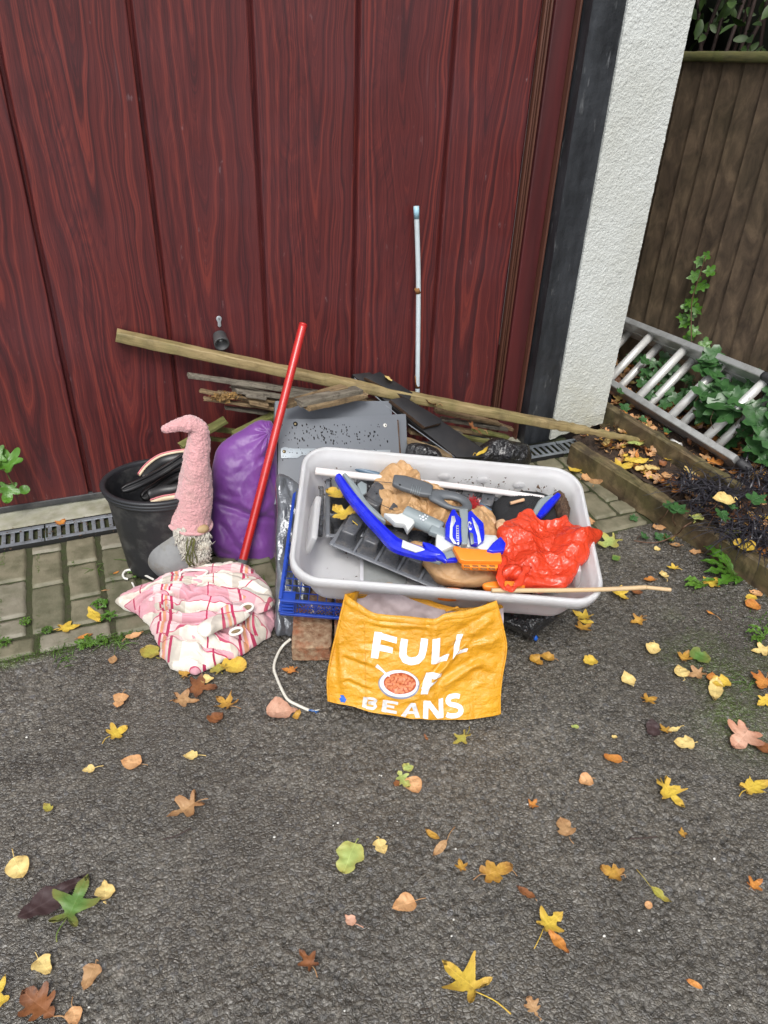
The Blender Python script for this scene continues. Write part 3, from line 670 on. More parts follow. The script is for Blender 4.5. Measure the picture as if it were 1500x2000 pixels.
# rounded worn foot of the pier
mb.build('black_pier','black_pier',hw)
mb=MB()
G=wallgrid('',1.606,1.842,2.216,.0,3.0,'',.0035,.0024,7,pebble=True,bottom=lambda X,P:.012+(X-1.606)*.16+.006*fbm(P*20,2,3)); addgrid(mb,G)
H_=[np.stack([np.full(G.shape[1],1.842+d)+.002*vn(G[-1]*60,3),np.full(G.shape[1],2.216+d2),G[-1][:,2]],-1) for d,d2 in ((.002,.004),(.003,.012),(.003,.3),(.003,2.5))]
addgrid(mb,np.array([G[-1]]+H_)); 
lft=np.stack([G[0][:,0],G[0][:,1]+.01,G[0][:,2]],-1); addgrid(mb,np.array([lft,G[0]]))
mb.build('white_render','white_render',hw)
mb=MB(); obox(mb,(-.05,YW+.06,2.59),AX,(3.08,.16,.82),.003); mb.build('lintel_wall','white_render',hw)
mb=MB(); obox(mb,(-1.6,YW+.0,1.5),AX,(.75,.2,3.0),.003); mb.build('black_pier','black_pier',hw)
# drain pipe just round the corner
mb=MB(); tube(mb,[(1.905,2.36,.0),(1.905,2.36,.085),(1.90,2.30,.10)],[.034,.034,.03],16); tag(mb.build('downpipe_shoe','pipe_black'),'short black pipe stub at the foot of the white corner','pipe')

# ---- raised bed beyond the sleepers
def slp(x,y0=2.182): return x
SL0=np.array([1.665,2.16]); SL1=np.array([1.80,1.21]); SD=(SL1-SL0)/np.linalg.norm(SL1-SL0)
def bedz(x,y):
    """height of the planted bed"""
    t=(x-(1.665+(2.16-y)*.14)); return .035+.03*np.clip(t/.35,0,1)+.02*np.clip((1.8-y),-.5,1)
def bed():
    nx,ny=240,420; U,Wy=np.meshgrid(np.linspace(0,1,nx),np.linspace(-1.2,5.2,ny),indexing='ij')
    X0=1.68+(2.16-Wy)*.14; X0=np.where(Wy>2.19,1.86,X0); X=X0+U*(2.75-X0); P=np.stack([X,Wy,X*0],-1)
    z=bedz(X,Wy)+.008*fbm(P*14,3,4)+.004*fbm(P*60,9,3)
    mb=MB(); addgrid(mb,np.stack([X,Wy,z],-1)); o=mb.build('soil_bed','soil'); o['kind']='structure'
bed()
def sleeper(name,p0,p1,w,h,label,seed):
    mb=MB(); beam(mb,p0,p1,w,h,b=.006,n=160,seed=seed,chip=.0035,wob=.004)
    o=mb.build(name,'sleeper_wood',smooth=False,org=((p0[0]+p1[0])/2,(p0[1]+p1[1])/2,0)); tag(o,label,'timber edging'); return o
E0=onZ(1115,866,.085); E1=onZ(1500,1112,.085)
dS=(E1-E0)/np.linalg.norm(E1-E0); nS=np.array([-dS[1],dS[0],0]); nS=nS if nS[0]>0 else -nS
sleeper('timber_edging',E0+nS*.022+np.array([0,0,-.047])-dS*.0,E0+nS*.022+dS*2.6+np.array([0,0,-.047]),.045,.094,'long weathered timber board edging the drive in front of the bed',3)
A0=onZ(1190,792,.13); A1=onZ(1300,860,.13); d2=(A1-A0)/np.linalg.norm(A1-A0)
sleeper('timber_edging',A0-d2*.4+np.array([0.02,0,-.055]),A0+d2*.62+np.array([.035,0,-.065]),.034,.10,'dark timber board lying in the bed under the aluminium ladder',8)

# ---- fence
fe=empty('fence',(2.35,2.2,0)); tag(fe,'dark brown featheredge board fence with a mossy capping rail beside the bed','fence')
FX=lambda y:2.285+.10*(2.7-y)
ftop=lambda y:1.285+.055*(2.6-y)
y=4.6;k=0; r=random.Random(2)
while y>-.6 and k<62:
    wd=.094+.006*math.sin(k*2.3); y2=y-wd; mb=MB(); xa=FX(y)-.0;xb=FX(y2)
    V=[];UV=[]; nz=40
    cs=[(y+.0005,.006),(y+.0005,-.006),(y-.002,-.009),(y2+.004,.004),(y2-.004,.005)]
    for j in range(nz+1):
        z_=-.05+(ftop(y)-(-.05))*j/nz
        for i,(yy,off) in enumerate(cs):
            V.append((FX(yy)+off+.0015*math.sin(z_*4+k),yy,z_)); UV.append((i*.02+k*.13,z_+k*.71))
    mb.add(V,[(j*5+i,j*5+(i+1),(j+1)*5+(i+1),(j+1)*5+i) for j in range(nz) for i in range(4)],0,UV)
    mb.build('board','fence_board',fe,smooth=False); y=y2;k+=1
mb=MB(); beam(mb,(FX(4.6),4.6,ftop(4.6)+.006),(FX(-.6),-.6,ftop(-.6)+.006),.05,.034,b=.006,n=120,chip=.004,seed=5); mb.build('capping_rail','fence_cap',fe)
for yy in (4.4,2.9,1.3,-.3):
    mb=MB(); beam(mb,(FX(yy)+.07,yy,-.1),(FX(yy)+.07,yy,ftop(yy)-.02),.08,.08,b=.005,n=20); mb.build('post','fence_board',fe)
mb=MB(); beam(mb,(FX(4.6)+.03,4.6,.35),(FX(-.6)+.03,-.6,.6),.04,.07,n=10); beam(mb,(FX(4.6)+.03,4.6,1.0),(FX(-.6)+.03,-.6,1.15),.04,.07,n=10); mb.build('rail','fence_board',fe)
# ---- hedge above and behind the fence
hd_=empty('hedge',(2.9,2.6,0)); tag(hd_,'dark shrubbery with a few bright leaves behind the top of the fence','hedge')
rng=np.random.RandomState(12); mb=MB()
def leafcard(mb,c,d,n_,L,wd,mi=0,cup=.25):
    d,s,u=frame_from(d,n_); V=[];nn=5
    for i in range(nn+1):
        t=i/nn; wv_=wd*math.sin(math.pi*min(1,t*.92+.06))**.8
        for q in (-1,0,1): V.append(c+d*L*t+s*wv_*q+u*(abs(q)*wv_*cup-.25*L*t*t))
    mb.add(V,[(i*3+j,i*3+j+1,(i+1)*3+j+1,(i+1)*3+j) for i in range(nn) for j in range(2)],mi,[(q*.5,i/nn) for i in range(nn+1) for q in(-1,0,1)])
for k in range(5200):
    yy=rng.uniform(.6,4.8); xx=FX(yy)+rng.uniform(.10,.75); zz_=rng.uniform(.9,2.9)
    c=np.array([xx,yy,zz_]); 
    if vn(c*3.1,4)<-.25: continue
    d=rng.normal(size=3)+np.array([-.4,-.3,-.3]); leafcard(mb,c,d,rng.normal(size=3)+np.array([-.5,-.5,1.]),rng.uniform(.03,.08),rng.uniform(.008,.02),0)
mb.build('foliage','hedge_leaf',hd_)
mb=MB()
for k in range(60):
    yy=rng.uniform(.8,4.6); p=np.array([FX(yy)+rng.uniform(.2,.7),yy,0.]); tube(mb,[p,p+np.array([rng.normal()*.1,rng.normal()*.1,1.2]),p+np.array([rng.normal()*.3,rng.normal()*.3,2.8])],[.012,.009,.004],5)
mb.build('branches','twig',hd_)
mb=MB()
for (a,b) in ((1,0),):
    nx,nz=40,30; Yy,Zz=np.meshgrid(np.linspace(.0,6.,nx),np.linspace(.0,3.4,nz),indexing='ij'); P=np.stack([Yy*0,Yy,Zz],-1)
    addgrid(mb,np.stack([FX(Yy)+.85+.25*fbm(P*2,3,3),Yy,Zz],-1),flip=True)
mb.build('shade_backing','hedge_shade',hd_)  # near-black sheet added behind the leaves for the hedge's shaded depth
# ================================================================= THE PILE
VIEW=lambda P:(CO-np.asarray(P))/np.linalg.norm(CO-np.asarray(P))
def pt(px,py,y): return onY(px,py,y)
# ---- black rubber bucket
def bucket():
    c1=np.array([.098,1.918,.27]); c0=np.array([.088,1.895,.0]); r1,r0=.140,.104
    root=empty('bucket',c0); tag(root,'tall black rubber bucket against the garage door, filled with black tyre-like strips','bucket')
    d,s,u=frame_from(c1-c0); sg=96
    def ring(t,r,dr=0): 
        c=c0+(c1-c0)*t; o=[]
        for k in range(sg):
            a=2*math.pi*k/sg; rr=r*(1+.012*math.sin(2*a+1)+.006*math.sin(3*a)); o.append(c+(s*math.cos(a)+u*math.sin(a))*(rr+dr))
        return o
    rr=lambda t:r0+(r1-r0)*t
    def rev(mb,prof): 
        V=[];
        for t,r in prof: V+=ring(t,r)
        mb.add(V,[(i*sg+k,i*sg+(k+1)%sg,(i+1)*sg+(k+1)%sg,(i+1)*sg+k) for i in range(len(prof)-1) for k in range(sg)],0,[(k/sg,t) for t,r in prof for k in range(sg)])
    mb=MB(); rev(mb,[(.0,0.001),(.0,rr(0)-.004),(.01,rr(0))]+[(t,rr(t)) for t in np.linspace(.05,.97,14)]+[(.985,rr(1)),(.985,rr(1)-.004)]+[(t,rr(t)-.005) for t in np.linspace(.97,.05,14)]+[(.03,rr(0)-.01),(.03,.001)])
    mb.build('bucket_wall','bucket_rubber',root)
    mb=MB(); rev(mb,[(.90,rr(.9)+.0005),(.905,rr(.9)+.005),(.925,rr(.9)+.006),(.93,rr(.93)+.002),(.935,rr(.93)+.003),(.94,rr(.94)+.008),(.965,rr(.96)+.009),(.97,rr(.97)+.004),(.978,rr(.98)+.008),(1.0,r1+.010),(1.012,r1+.006),(1.012,r1-.003),(1.0,r1-.006),(.97,rr(.97)-.005)])
    mb.build('rim','bucket_rim_rubber',root)
    mb=MB(); rev(mb,[(.55,.001),(.55,rr(.55)-.006)]); tag(mb.build('bucket_shade','dark_hole',root))  # near-black disc stands in for the shade deep in the bucket
bucket()
# strips in the bucket
def strip(name,pts,w,th,label,edge=None,up=(0,0,1),mat='tyre_rubber',grp=None,ribs=True):
    """curved ribbed rubber band; pts = 3D path"""
    p=cr(pts,60); root=None; n=len(p); t=np.gradient(p,axis=0); V=[]
    sec=[(-w/2,-th/2),(-w*.46,th*.2),(-w*.40,th*.5),(-w*.22,th*.5),(-w*.2,th*.25),(w*.0,th*.25),(w*.02,th*.5),(w*.3,th*.5),(w*.46,th*.3),(w/2,-th/2)] if ribs else [(-w/2,-th/2),(-w/2,th/2),(0,th*.6),(w/2,th/2),(w/2,-th/2)]
    for i in range(n):
        d,s,u=frame_from(t[i],up)
        tp=min(1,math.sin(math.pi*min(1,(i+1)/8)/2)**.5) if i<8 else 1
        for x,y in sec: V.append(p[i]+s*x*tp+u*y+d*(.0))
    m=len(sec); mb=MB(); mb.add(V,[(i*m+k,i*m+(k+1)%m,(i+1)*m+(k+1)%m,(i+1)*m+k) for i in range(n-1) for k in range(m)]+[tuple(range(m))[::-1],tuple((n-1)*m+k for k in range(m))])
    if edge is None:
        o=mb.build(name,mat,org=p[n//2]); tag(o,label,'rubber strip',grp); return o
    root=empty(name,p[n//2]); tag(root,label,'rubber strip',grp); mb.build('band',mat,root)
    for (off,wd,m_,nm,h) in edge:
        V=[]
        for i in range(n):
            d,s,u=frame_from(t[i],up)
            V+= [p[i]+s*(off-wd/2)+u*(th*.55+h),p[i]+s*(off+wd/2)+u*(th*.55+h),p[i]+s*(off+wd/2)+u*(-.001),p[i]+s*(off-wd/2)+u*(-.001)]
        mb=MB(); mb.add(V,[(i*4+k,i*4+(k+1)%4,(i+1)*4+(k+1)%4,(i+1)*4+k) for i in range(n-1) for k in range(4)]); mb.build(nm,m_,root)
Zb=lambda px,py,z: onZ(px,py,z)
vup=tuple(VIEW((.1,1.9,.3)))
strip('rubber_strip',[Zb(238,958,.272),Zb(270,945,.278),Zb(310,925,.285),Zb(345,903,.30),Zb(375,882,.315),Zb(400,855,.34)],.026,.014,'upper ribbed black rubber strip crossing the bucket mouth, rising behind the gnome hat',up=vup)
strip('rubber_strip',[Zb(278,973,.235),Zb(310,950,.245),Zb(340,930,.25),Zb(375,917,.262),Zb(410,905,.272)],.034,.012,'lower black rubber strip half hidden inside the bucket',up=vup,ribs=True)
strip('edged_strip',[Zb(283,936,.235),Zb(297,918,.247),Zb(318,903,.255),Zb(345,896,.26),Zb(372,893,.262)],.036,.008,'black curved band with a pink and white rim at the back of the bucket',edge=[(-.019,.006,'cream_print','cream_border',.001),(-.024,.005,'pink_edge','pink_border',.0005)],up=vup,ribs=False)
strip('edged_strip',[Zb(290,968,.262),Zb(315,960,.264),Zb(345,955,.266),Zb(378,946,.27)],.030,.008,'black curved band with a cream printed rim at the front of the bucket',edge=[(.020,.013,'cream_print','cream_border',.001),(.0125,.004,'pink_edge','pink_border',.002)],up=vup,ribs=False)

# ---- gnome
def gnome():
    root=empty('garden_gnome',(.10,1.80,0)); tag(root,'soft gnome with a tall bent pink fleece hat, white woolly beard and grey felt body','gnome')
    yg=1.80
    def bodypt(px,py,y): return onY(px,py,y)
    # body: pear of grey felt leaning left
    base=onZ(342,1098,.02); C=onY(352,1062,1.83); mb=MB(); nu,nv=70,56; V=[]
    cA=onY(337,1087,1.83); 
    tip=onY(388,1000,1.82)
    ax=tip-cA; L=np.linalg.norm(ax); a=ax/L; _,s,u=frame_from(a,(0,1,0))
    for i in range(nv+1):
        t=i/nv; l=-.062+(L+.062)*t
        rad=.088*math.sin(math.pi*min(1,(t*.93+.0))**.72)**.62 if t>0 else .001
        rad=max(rad,.001)*(1-.42*t**2.2)
        for k in range(nu):
            an=2*math.pi*k/nu; q=cA+a*l+(s*math.cos(an)+u*math.sin(an))*rad; q=q+.003*float(vn(q*18,3)); q[2]=max(q[2],.001+.002*math.sin(k)); V.append(q)
    mb.add(V,[(i*nu+k,i*nu+(k+1)%nu,(i+1)*nu+(k+1)%nu,(i+1)*nu+k) for i in range(nv) for k in range(nu)]+[tuple(range(nu))]); mb.build('body','grey_felt',root)
    # hat
    pts=[(371,1021,41.5),(372,1013,41),(374,998,38.5),(377,975,36.5),(381,940,32),(384,905,27.5),(387,875,23),(390,850,19),(388,836,16),(379,829,13.5),(364,828,12),(347,831,10.5),(332,835,8.5),(320,838.5,6.5),(315,840,3)]
    P=np.array([onY(p[0],p[1],1.80+.0*(i)) for i,p in enumerate(pts)]); r_=np.array([p[2] for p in pts])/pxm(P[4]); 
    Pc=cr(P,240); rc=cr(np.stack([r_,r_,r_],1),240)[:,0]; seg=120
    tg=np.gradient(Pc,axis=0); V=[]; s=None
    for i in range(240):
        d=tg[i]/np.linalg.norm(tg[i])
        if s is None: _,s,u=frame_from(d,(0,1,0))
        else: s=s-d*np.dot(s,d); s/=np.linalg.norm(s); u=np.cross(s,d)
        for k in range(seg):
            an=2*math.pi*k/seg; V.append(Pc[i]+rc[i]*(s*math.cos(an)+u*math.sin(an)))
    V=np.array(V); N=V-np.repeat(Pc,seg,axis=0); N/=np.linalg.norm(N,axis=1)[:,None]+1e-9
    V=V+N*(.0024*np.abs(fbm(V*125,4,3))+.0010*fbm(V*60,14,3)+.004*fbm(V*16,8,3))[:,None]
    mb=MB(); mb.add(V,[(i*seg+k,i*seg+(k+1)%seg,(i+1)*seg+(k+1)%seg,(i+1)*seg+k) for i in range(239) for k in range(seg)]+[tuple(range(seg)),tuple(239*seg+k for k in range(seg))[::-1]]); hat=mb.build('hat','pink_fleece',root)
    # rolled brim
    ring=[]; d=tg[2]/np.linalg.norm(tg[2]); _,s,u=frame_from(d,(0,1,0))
    for k in range(61):
        an=2*math.pi*k/60; ring.append(Pc[1]+(rc[1]+.001)*(s*math.cos(an)+u*math.sin(an))+d*(.001*math.sin(k)))
    mb=MB(); tube(mb,ring,.0055,10,cap=False); mb.build('brim','pink_fleece',hat)
    # beard: woolly tufts hanging to the front right
    dr=Vector(VIEW(P[0])); rng=np.random.RandomState(3); mb=MB()
    out=[onY(x,y_,1.765) for x,y_ in ((338,1035),(352,1028),(375,1031),(398,1032),(409,1040),(411,1065),(408,1085),(403,1097),(394,1105),(380,1112),(366,1109),(358,1095),(350,1078),(343,1058))]
    Cb=onY(377,1068,1.785); vb=np.array([.1,-.85,.5])
    bo=puff('beard',out,Cb,vb,.036,.05,'beard_wool',root,nr=50,na=150,fold=lambda P,r_:.006*fbm(P*np.array([100,100,38]),5,4)+.008*fbm(P*22,9,2),power=2.5,rim=.06)
    # stray locks
    for k in range(300):
        a=rng.uniform(0,2*math.pi); rr=rng.uniform(0,1)**.5
        i=int(a/(2*math.pi)*len(out))%len(out); e=np.array(out[i])*(1-(a/(2*math.pi)*len(out))%1)+np.array(out[(i+1)%len(out)])*((a/(2*math.pi)*len(out))%1)
        q=Cb+(e-Cb)*rr; vv=vb/np.linalg.norm(vb); q=q+vv*.036*math.sqrt(max(0,1-rr**2.5))
        dn=np.array([rng.normal()*.35,rng.normal()*.2-.15,-1.]); L=rng.uniform(.007,.017)
        side=np.cross(dn,vv); side/=np.linalg.norm(side)
        tube(mb,[q-dn*.004,q+dn*L*.4+vv*.004+side*rng.normal()*.002,q+dn*L*.8+vv*.001+side*rng.normal()*.004,q+dn*L-vv*.002+side*rng.normal()*.006],[.0022,.0024,.0016,.0004],4)
    mb.build('beard_locks','beard_wool',bo)
    # muddy strands
    mb=MB()
    for k in range(6):
        x0=375+rng.uniform(-8,10); q=[onY(x0,1050,1.742),onY(x0-4+rng.uniform(-5,5),1072,1.736),onY(x0-2+rng.uniform(-12,8),1092,1.738),onY(x0+rng.uniform(-8,8),1106,1.745)]
        tube(mb,cr(q,14),[.0016]*14,5)
    mb.build('muddy_strands','mossy_slat',bo)
    # nose
    nc=onY(395,1033,1.752); mb=MB(); V=[];a_,b_=24,16
    for i in range(b_+1):
        th=math.pi*i/b_
        for k in range(a_):
            ph=2*math.pi*k/a_; V.append(nc+np.array([.0185*math.sin(th)*math.cos(ph),.013*math.sin(th)*math.sin(ph),.0125*math.cos(th)]))
    mb.add(V,[(i*a_+k,i*a_+(k+1)%a_,(i+1)*a_+(k+1)%a_,(i+1)*a_+k) for i in range(b_) for k in range(a_)]); mb.build('nose','nose_skin',root)
gnome()

# ---- purple stuffed bag
def purple():
    n=np.array([-.10,-1,.52]); n/=np.linalg.norm(n); P0=np.array([.30,1.885,.02])
    O=[onpl(x,y,P0,n) for x,y in ((522,821),(532,826),(539,850),(541,900),(541,960),(540,1020),(539,1075),(535,1108),(515,1118),(500,1112),(470,1100),(440,1093),(420,1083),(410,1050),(410,1000),(412,950),(416,905),(427,872),(450,853),(475,838),(500,822))]
    C=onpl(476,975,P0,n)
    ex=np.cross(n,(0,0,1)); ex/=np.linalg.norm(ex)
    def fold(P,r):
        h=.006*fbm(P*7,3,3)+.016*crum(P,9,3,2,.9)+.0035*crum(P,38,13,2)
        # creases fanning from the gathered upper right corner and sagging across the middle
        T=onpl(522,832,P0,n); dd=P-T; a=np.arctan2(dd@ex,-dd[...,2]); rr=np.linalg.norm(dd,axis=-1)
        h=h+.016*np.exp(-rr/.085)*(np.abs(((a*2.1+.6*vn(P*14,3))%1)-.5)*2-.5)
        for (x0,y0,x1,y1,am,wd) in ((412,975,520,1010,.012,.010),(520,1010,568,1030,.014,.008),(430,1020,470,1075,.009,.010),(515,880,535,960,.012,.008),(540,870,500,900,.008,.01),(505,1005,560,990,.007,.012),(415,1065,450,1085,.006,.010),(428,960,470,985,.006,.012)):
            A=onpl(x0,y0,P0,n);B=onpl(x1,y1,P0,n); ab=B-A; L=np.linalg.norm(ab); ab/=L
            q=P-A; q=q-(q@n)[...,None]*n; t=q@ab; m=q-t[...,None]*ab; side=m@np.cross(n,ab)+.006*vn(P*22,7)
            w_=np.clip((t/L+.15)*3,0,1)*np.clip((1.15-t/L)*3,0,1)
            h=h-am*w_*np.exp(-(side/wd)**2)+am*.5*w_*np.exp(-((side-wd*1.9)/(wd*1.3))**2)
        return h
    o=puff('stuffed_bag',O,C,n,.062,.12,'purple_cloth',nr=90,na=260,fold=fold,power=2.6,rim=.01)
    tag(o,'bulging purple nylon sack with deep creases between the gnome and the grey boards','bag')
purple()

# ---- red pole
def pole(name,label,pts,rad,mat,parts,cat='pole',n=40):
    P=cr(pts,n); root=empty(name,P[0]); tag(root,label,cat); mb=MB(); tube(mb,P,rad,20); mb.build('shaft',mat,root)
    for nm,m_,a,b,r0,r1 in parts:
        d=P[-1]-P[0]; mb=MB(); i0,i1=int(a*(n-1)),max(int(b*(n-1)),int(a*(n-1))+1)
        A=P[0]+d*a if n<3 else P[i0]+(P[min(i0+1,n-1)]-P[i0])*((a*(n-1))%1); B=P[0]+(P[-1]-P[0])*b
        tube(mb,[A,B],[r0,r1],20); mb.build(nm,m_,root)
    return root
pf=onZ(470,1112,.012); pt_=onY(592,634,2.12)
pole('broom_handle','glossy red broom handle leaning up across the purple sack',[pf,pf*.5+pt_*.5,pt_],.0125,'red_enamel',[('ferrule','grey_ferrule',.0,.04,.0145,.014),('end_cap','red_enamel',.992,1.004,.0132,.012)])
mb=MB(); jp=pf+(pt_-pf)*.555; 
# pale pole standing behind the pile
a0=onY(815,790,2.262); a1=onY(817,548,2.262+.012); a2=onY(813,403,2.272)
pole('pale_pole','thin pale blue-white pole standing upright against the garage door',[a0,onY(816,700,2.262),a1,a2],.0080,'pale_enamel',[('blue_cap','sky_blue_plastic',.925,1.0,.0088,.0088),('rust_band','rust',.155,.165,.0085,.0085),('rust_joint','rust',.615,.620,.0085,.0085)])

# ---- long batten
b0=onY(227,655,2.284); b1=onZ(1262,862,.05)
def batten():
    mb=MB(); n=140; d,s,u=frame_from(b1-b0); L=np.linalg.norm(b1-b0); V=[];UV=[];sg=20
    for i in range(n+1):
        t=i/n; c=b0+(b1-b0)*t+u*(.028*math.sin(math.pi*t)*-.35)
        wd=.0185*(1-.12*t); hh=.0172*(1-.1*t)
        if t>.78: k=1-(t-.78)/.22*.55; wd*=k; hh*=k
        for k in range(sg):
            a=2*math.pi*k/sg; ca,sa=math.cos(a),math.sin(a); x=abs(ca)**.32*math.copysign(1,ca); y=abs(sa)**.32*math.copysign(1,sa)
            q=c+s*x*wd+u*y*hh; q=q+(s*x+u*y)*(.0016*float(vn(q*30,3))+(.004*float(vn(q*60,5)) if t>.78 else 0)); V.append(q); UV.append((k/sg*.14,t*L))
    mb.add(V,[(i*sg+k,i*sg+(k+1)%sg,(i+1)*sg+(k+1)%sg,(i+1)*sg+k) for i in range(n) for k in range(sg)]+[tuple(range(sg))[::-1],tuple(n*sg+k for k in range(sg))],0,UV)
    tag(mb.build('timber_batten','batten_wood',org=b0),'long rounded timber batten lying across the top of the whole heap','timber')
batten()

# ---- grey boards: three flat-pack panels leaning back
def boards():
    n0=np.array([.10,-.72,.69]); n0/=np.linalg.norm(n0)
    def quad(P0,px): return [onpl(x,y,P0,n0) for x,y in px]
    def panel(P0,px,label,th=.015):
        Q=quad(P0,px); ux=Q[1]-Q[0]; ux/=np.linalg.norm(ux); uy=np.cross(n0,ux); poly=[((q-Q[0])@ux,(q-Q[0])@uy) for q in Q]
        mb=MB(); slab(mb,poly,Q[0],ux,uy,-n0,th,.0008); o=mb.build('flatpack_board','grey_laminate',org=Q[0]); tag(o,label,'board','grey laminated panels'); return o,Q,ux,uy
    Pb=np.array([.70,2.09,.275]); 
    panel(Pb,[(538,783),(765,783),(770,980),(530,980)],'rearmost grey laminated panel, its top edge under the rotten slats')
    Pm=Pb+n0*.017; panel(Pm,[(537,822),(793,808),(800,985),(531,985)],'middle grey laminated panel whose edge shows to the right of the front one')
    Pf=Pm+n0*.017; o,Q,ux,uy=panel(Pf,[(543,818),(780,818),(786,1000),(543,1000)],'front grey laminated panel with water drops and a steel hinge plate')
    # thin bare edge strip at its right end
    def on(px,py,h=.0006): return onpl(px,py,Pf+n0*h,n0)
    mb=MB(); a,b=on(777,820),on(783,905); beam(mb,a,b,.005,.002,up=n0,b=.0004,n=20,chip=.001); 
    mb.build('chipped_edge','chipboard',o)
    mb=MB(); c=on(577,828); tube(mb,[c,c+n0*.0006],[.0075,.0075],20); mb.build('screw_hole','dark_hole',o); mb=MB(); tube(mb,[c,c+n0*.0012],[.0042,.0038],14); mb.build('brass_insert','brass_screw',o)
    mb=MB(); c=on(752,831); tube(mb,[c,c+n0*.0025],[.0068,.0060],20); s_=mb.build('white_screw','white_plastic',o); mb=MB(); tube(mb,[c+n0*.0025,c+n0*.0031],[.0022,.0022],10); mb.build('screw_recess','dark_hole',s_)
    # hinge plate
    hp_=[(548,876),(556,873),(570,876),(618,876),(618,889),(590,889),(580,895),(549,895)]
    def plate(px,nm,h=.0015):
        q=[on(x,y,.0008) for x,y in px]; poly=[((k-q[0])@ux,(k-q[0])@uy) for k in q]; mb=MB(); slab(mb,poly,q[0],ux,uy,n0,h,.0004); return mb.build(nm,'hinge_steel',o)
    pl_=plate(hp_,'hinge_plate'); plate([(700,880),(762,879),(762,890),(700,892)],'hinge_plate')
    for x,y,r_ in ((566,884,.0016),(571,884,.0013),(580,885,.0022),(590,885,.0022),(553,891,.0012),(558,891,.0012),(606,882,.0015)):
        mb=MB(); c=on(x,y,.0024); tube(mb,[c,c+n0*.0003],[r_,r_],10); mb.build('plate_hole','dark_hole',pl_)
    mb=MB(); c=on(555,882,.0023); tube(mb,[c,c+n0*.002],[.0055,.005],16); mb.build('plate_screw','brass_screw',pl_)
    # drops
    rng=np.random.RandomState(7); mb=MB()
    for k in range(150):
        if k<100: x=rng.normal(655,45);y=rng.normal(850,14)
        else: x=rng.uniform(550,760); y=rng.uniform(828,900)
        if not(550<x<772 and 828<y<905): continue
        c=on(x,y,.0003); r_=rng.uniform(.0009,.0026)*(1.2 if k<100 else .8); el=rng.uniform(1,1.8); V=[c+n0*r_*.35]
        for q in range(10):
            a=q*math.pi/5; V.append(c+ux*math.cos(a)*r_+uy*math.sin(a)*r_*el)
        mb.add(V,[(0,1+q,1+(q+1)%10) for q in range(10)])
    mb.build('water_drops','water_drop',o)['kind']='stuff'
    return n0
NB=boards()

# ---- black shelf boards on the right of the heap
def bboard(px,P0,n,th,label,edge_mat='chipboard',name='black_shelf_board'):
    n=np.asarray(n,float); n/=np.linalg.norm(n); Q=[onpl(x,y,P0,n) for x,y in px]; ux=Q[1]-Q[0]; ux/=np.linalg.norm(ux); uy=np.cross(n,ux)
    poly=[((q-Q[0])@ux,(q-Q[0])@uy) for q in Q]; root=empty(name,Q[0]); tag(root,label,'board')
    mb=MB(); slab(mb,poly,Q[0],ux,uy,-n,.0012,.0004); mb.build('veneer','black_laminate',root)
    mb=MB(); cx_=sum(p[0] for p in poly)/len(poly); cy_=sum(p[1] for p in poly)/len(poly)
    pin=[(cx_+(x-cx_)*.996,cy_+(y-cy_)*.996) for x,y in poly]; slab(mb,pin,Q[0]-n*.0013,ux,uy,-n,th,.0006); mb.build('core',edge_mat,root)
    return root,Q,n
nb_=(.12,-.55,.80)
rt,Q,n_=bboard([(688,731),(722,727),(968,893),(892,893)],np.array([.97,2.12,.27]),nb_,.018,'long black veneered shelf board sloping down to the right behind the tote','black_laminate')
mb=MB(); 
for k,(xa,ya,xb,yb) in enumerate(((692,738,790,823),(797,828,888,893))): beam(mb,onpl(xa,ya,Q[0]+n_*.0006,n_),onpl(xb,yb,Q[0]+n_*.0006,n_),.0035,.002,up=n_,b=.0005,n=12)
mb.build('edge_band','grey_laminate',rt)
bboard([(712,736),(742,726),(806,767),(800,781)],Q[0]+n_*.024,nb_,.014,'short black board end atop the heap, pale leaf scrap on it')
bboard([(762,780),(790,775),(862,818),(862,826),(830,834)],Q[0]+n_*.022,nb_,.016,'small broken black board with raw chipboard edge, lying on the long black board')
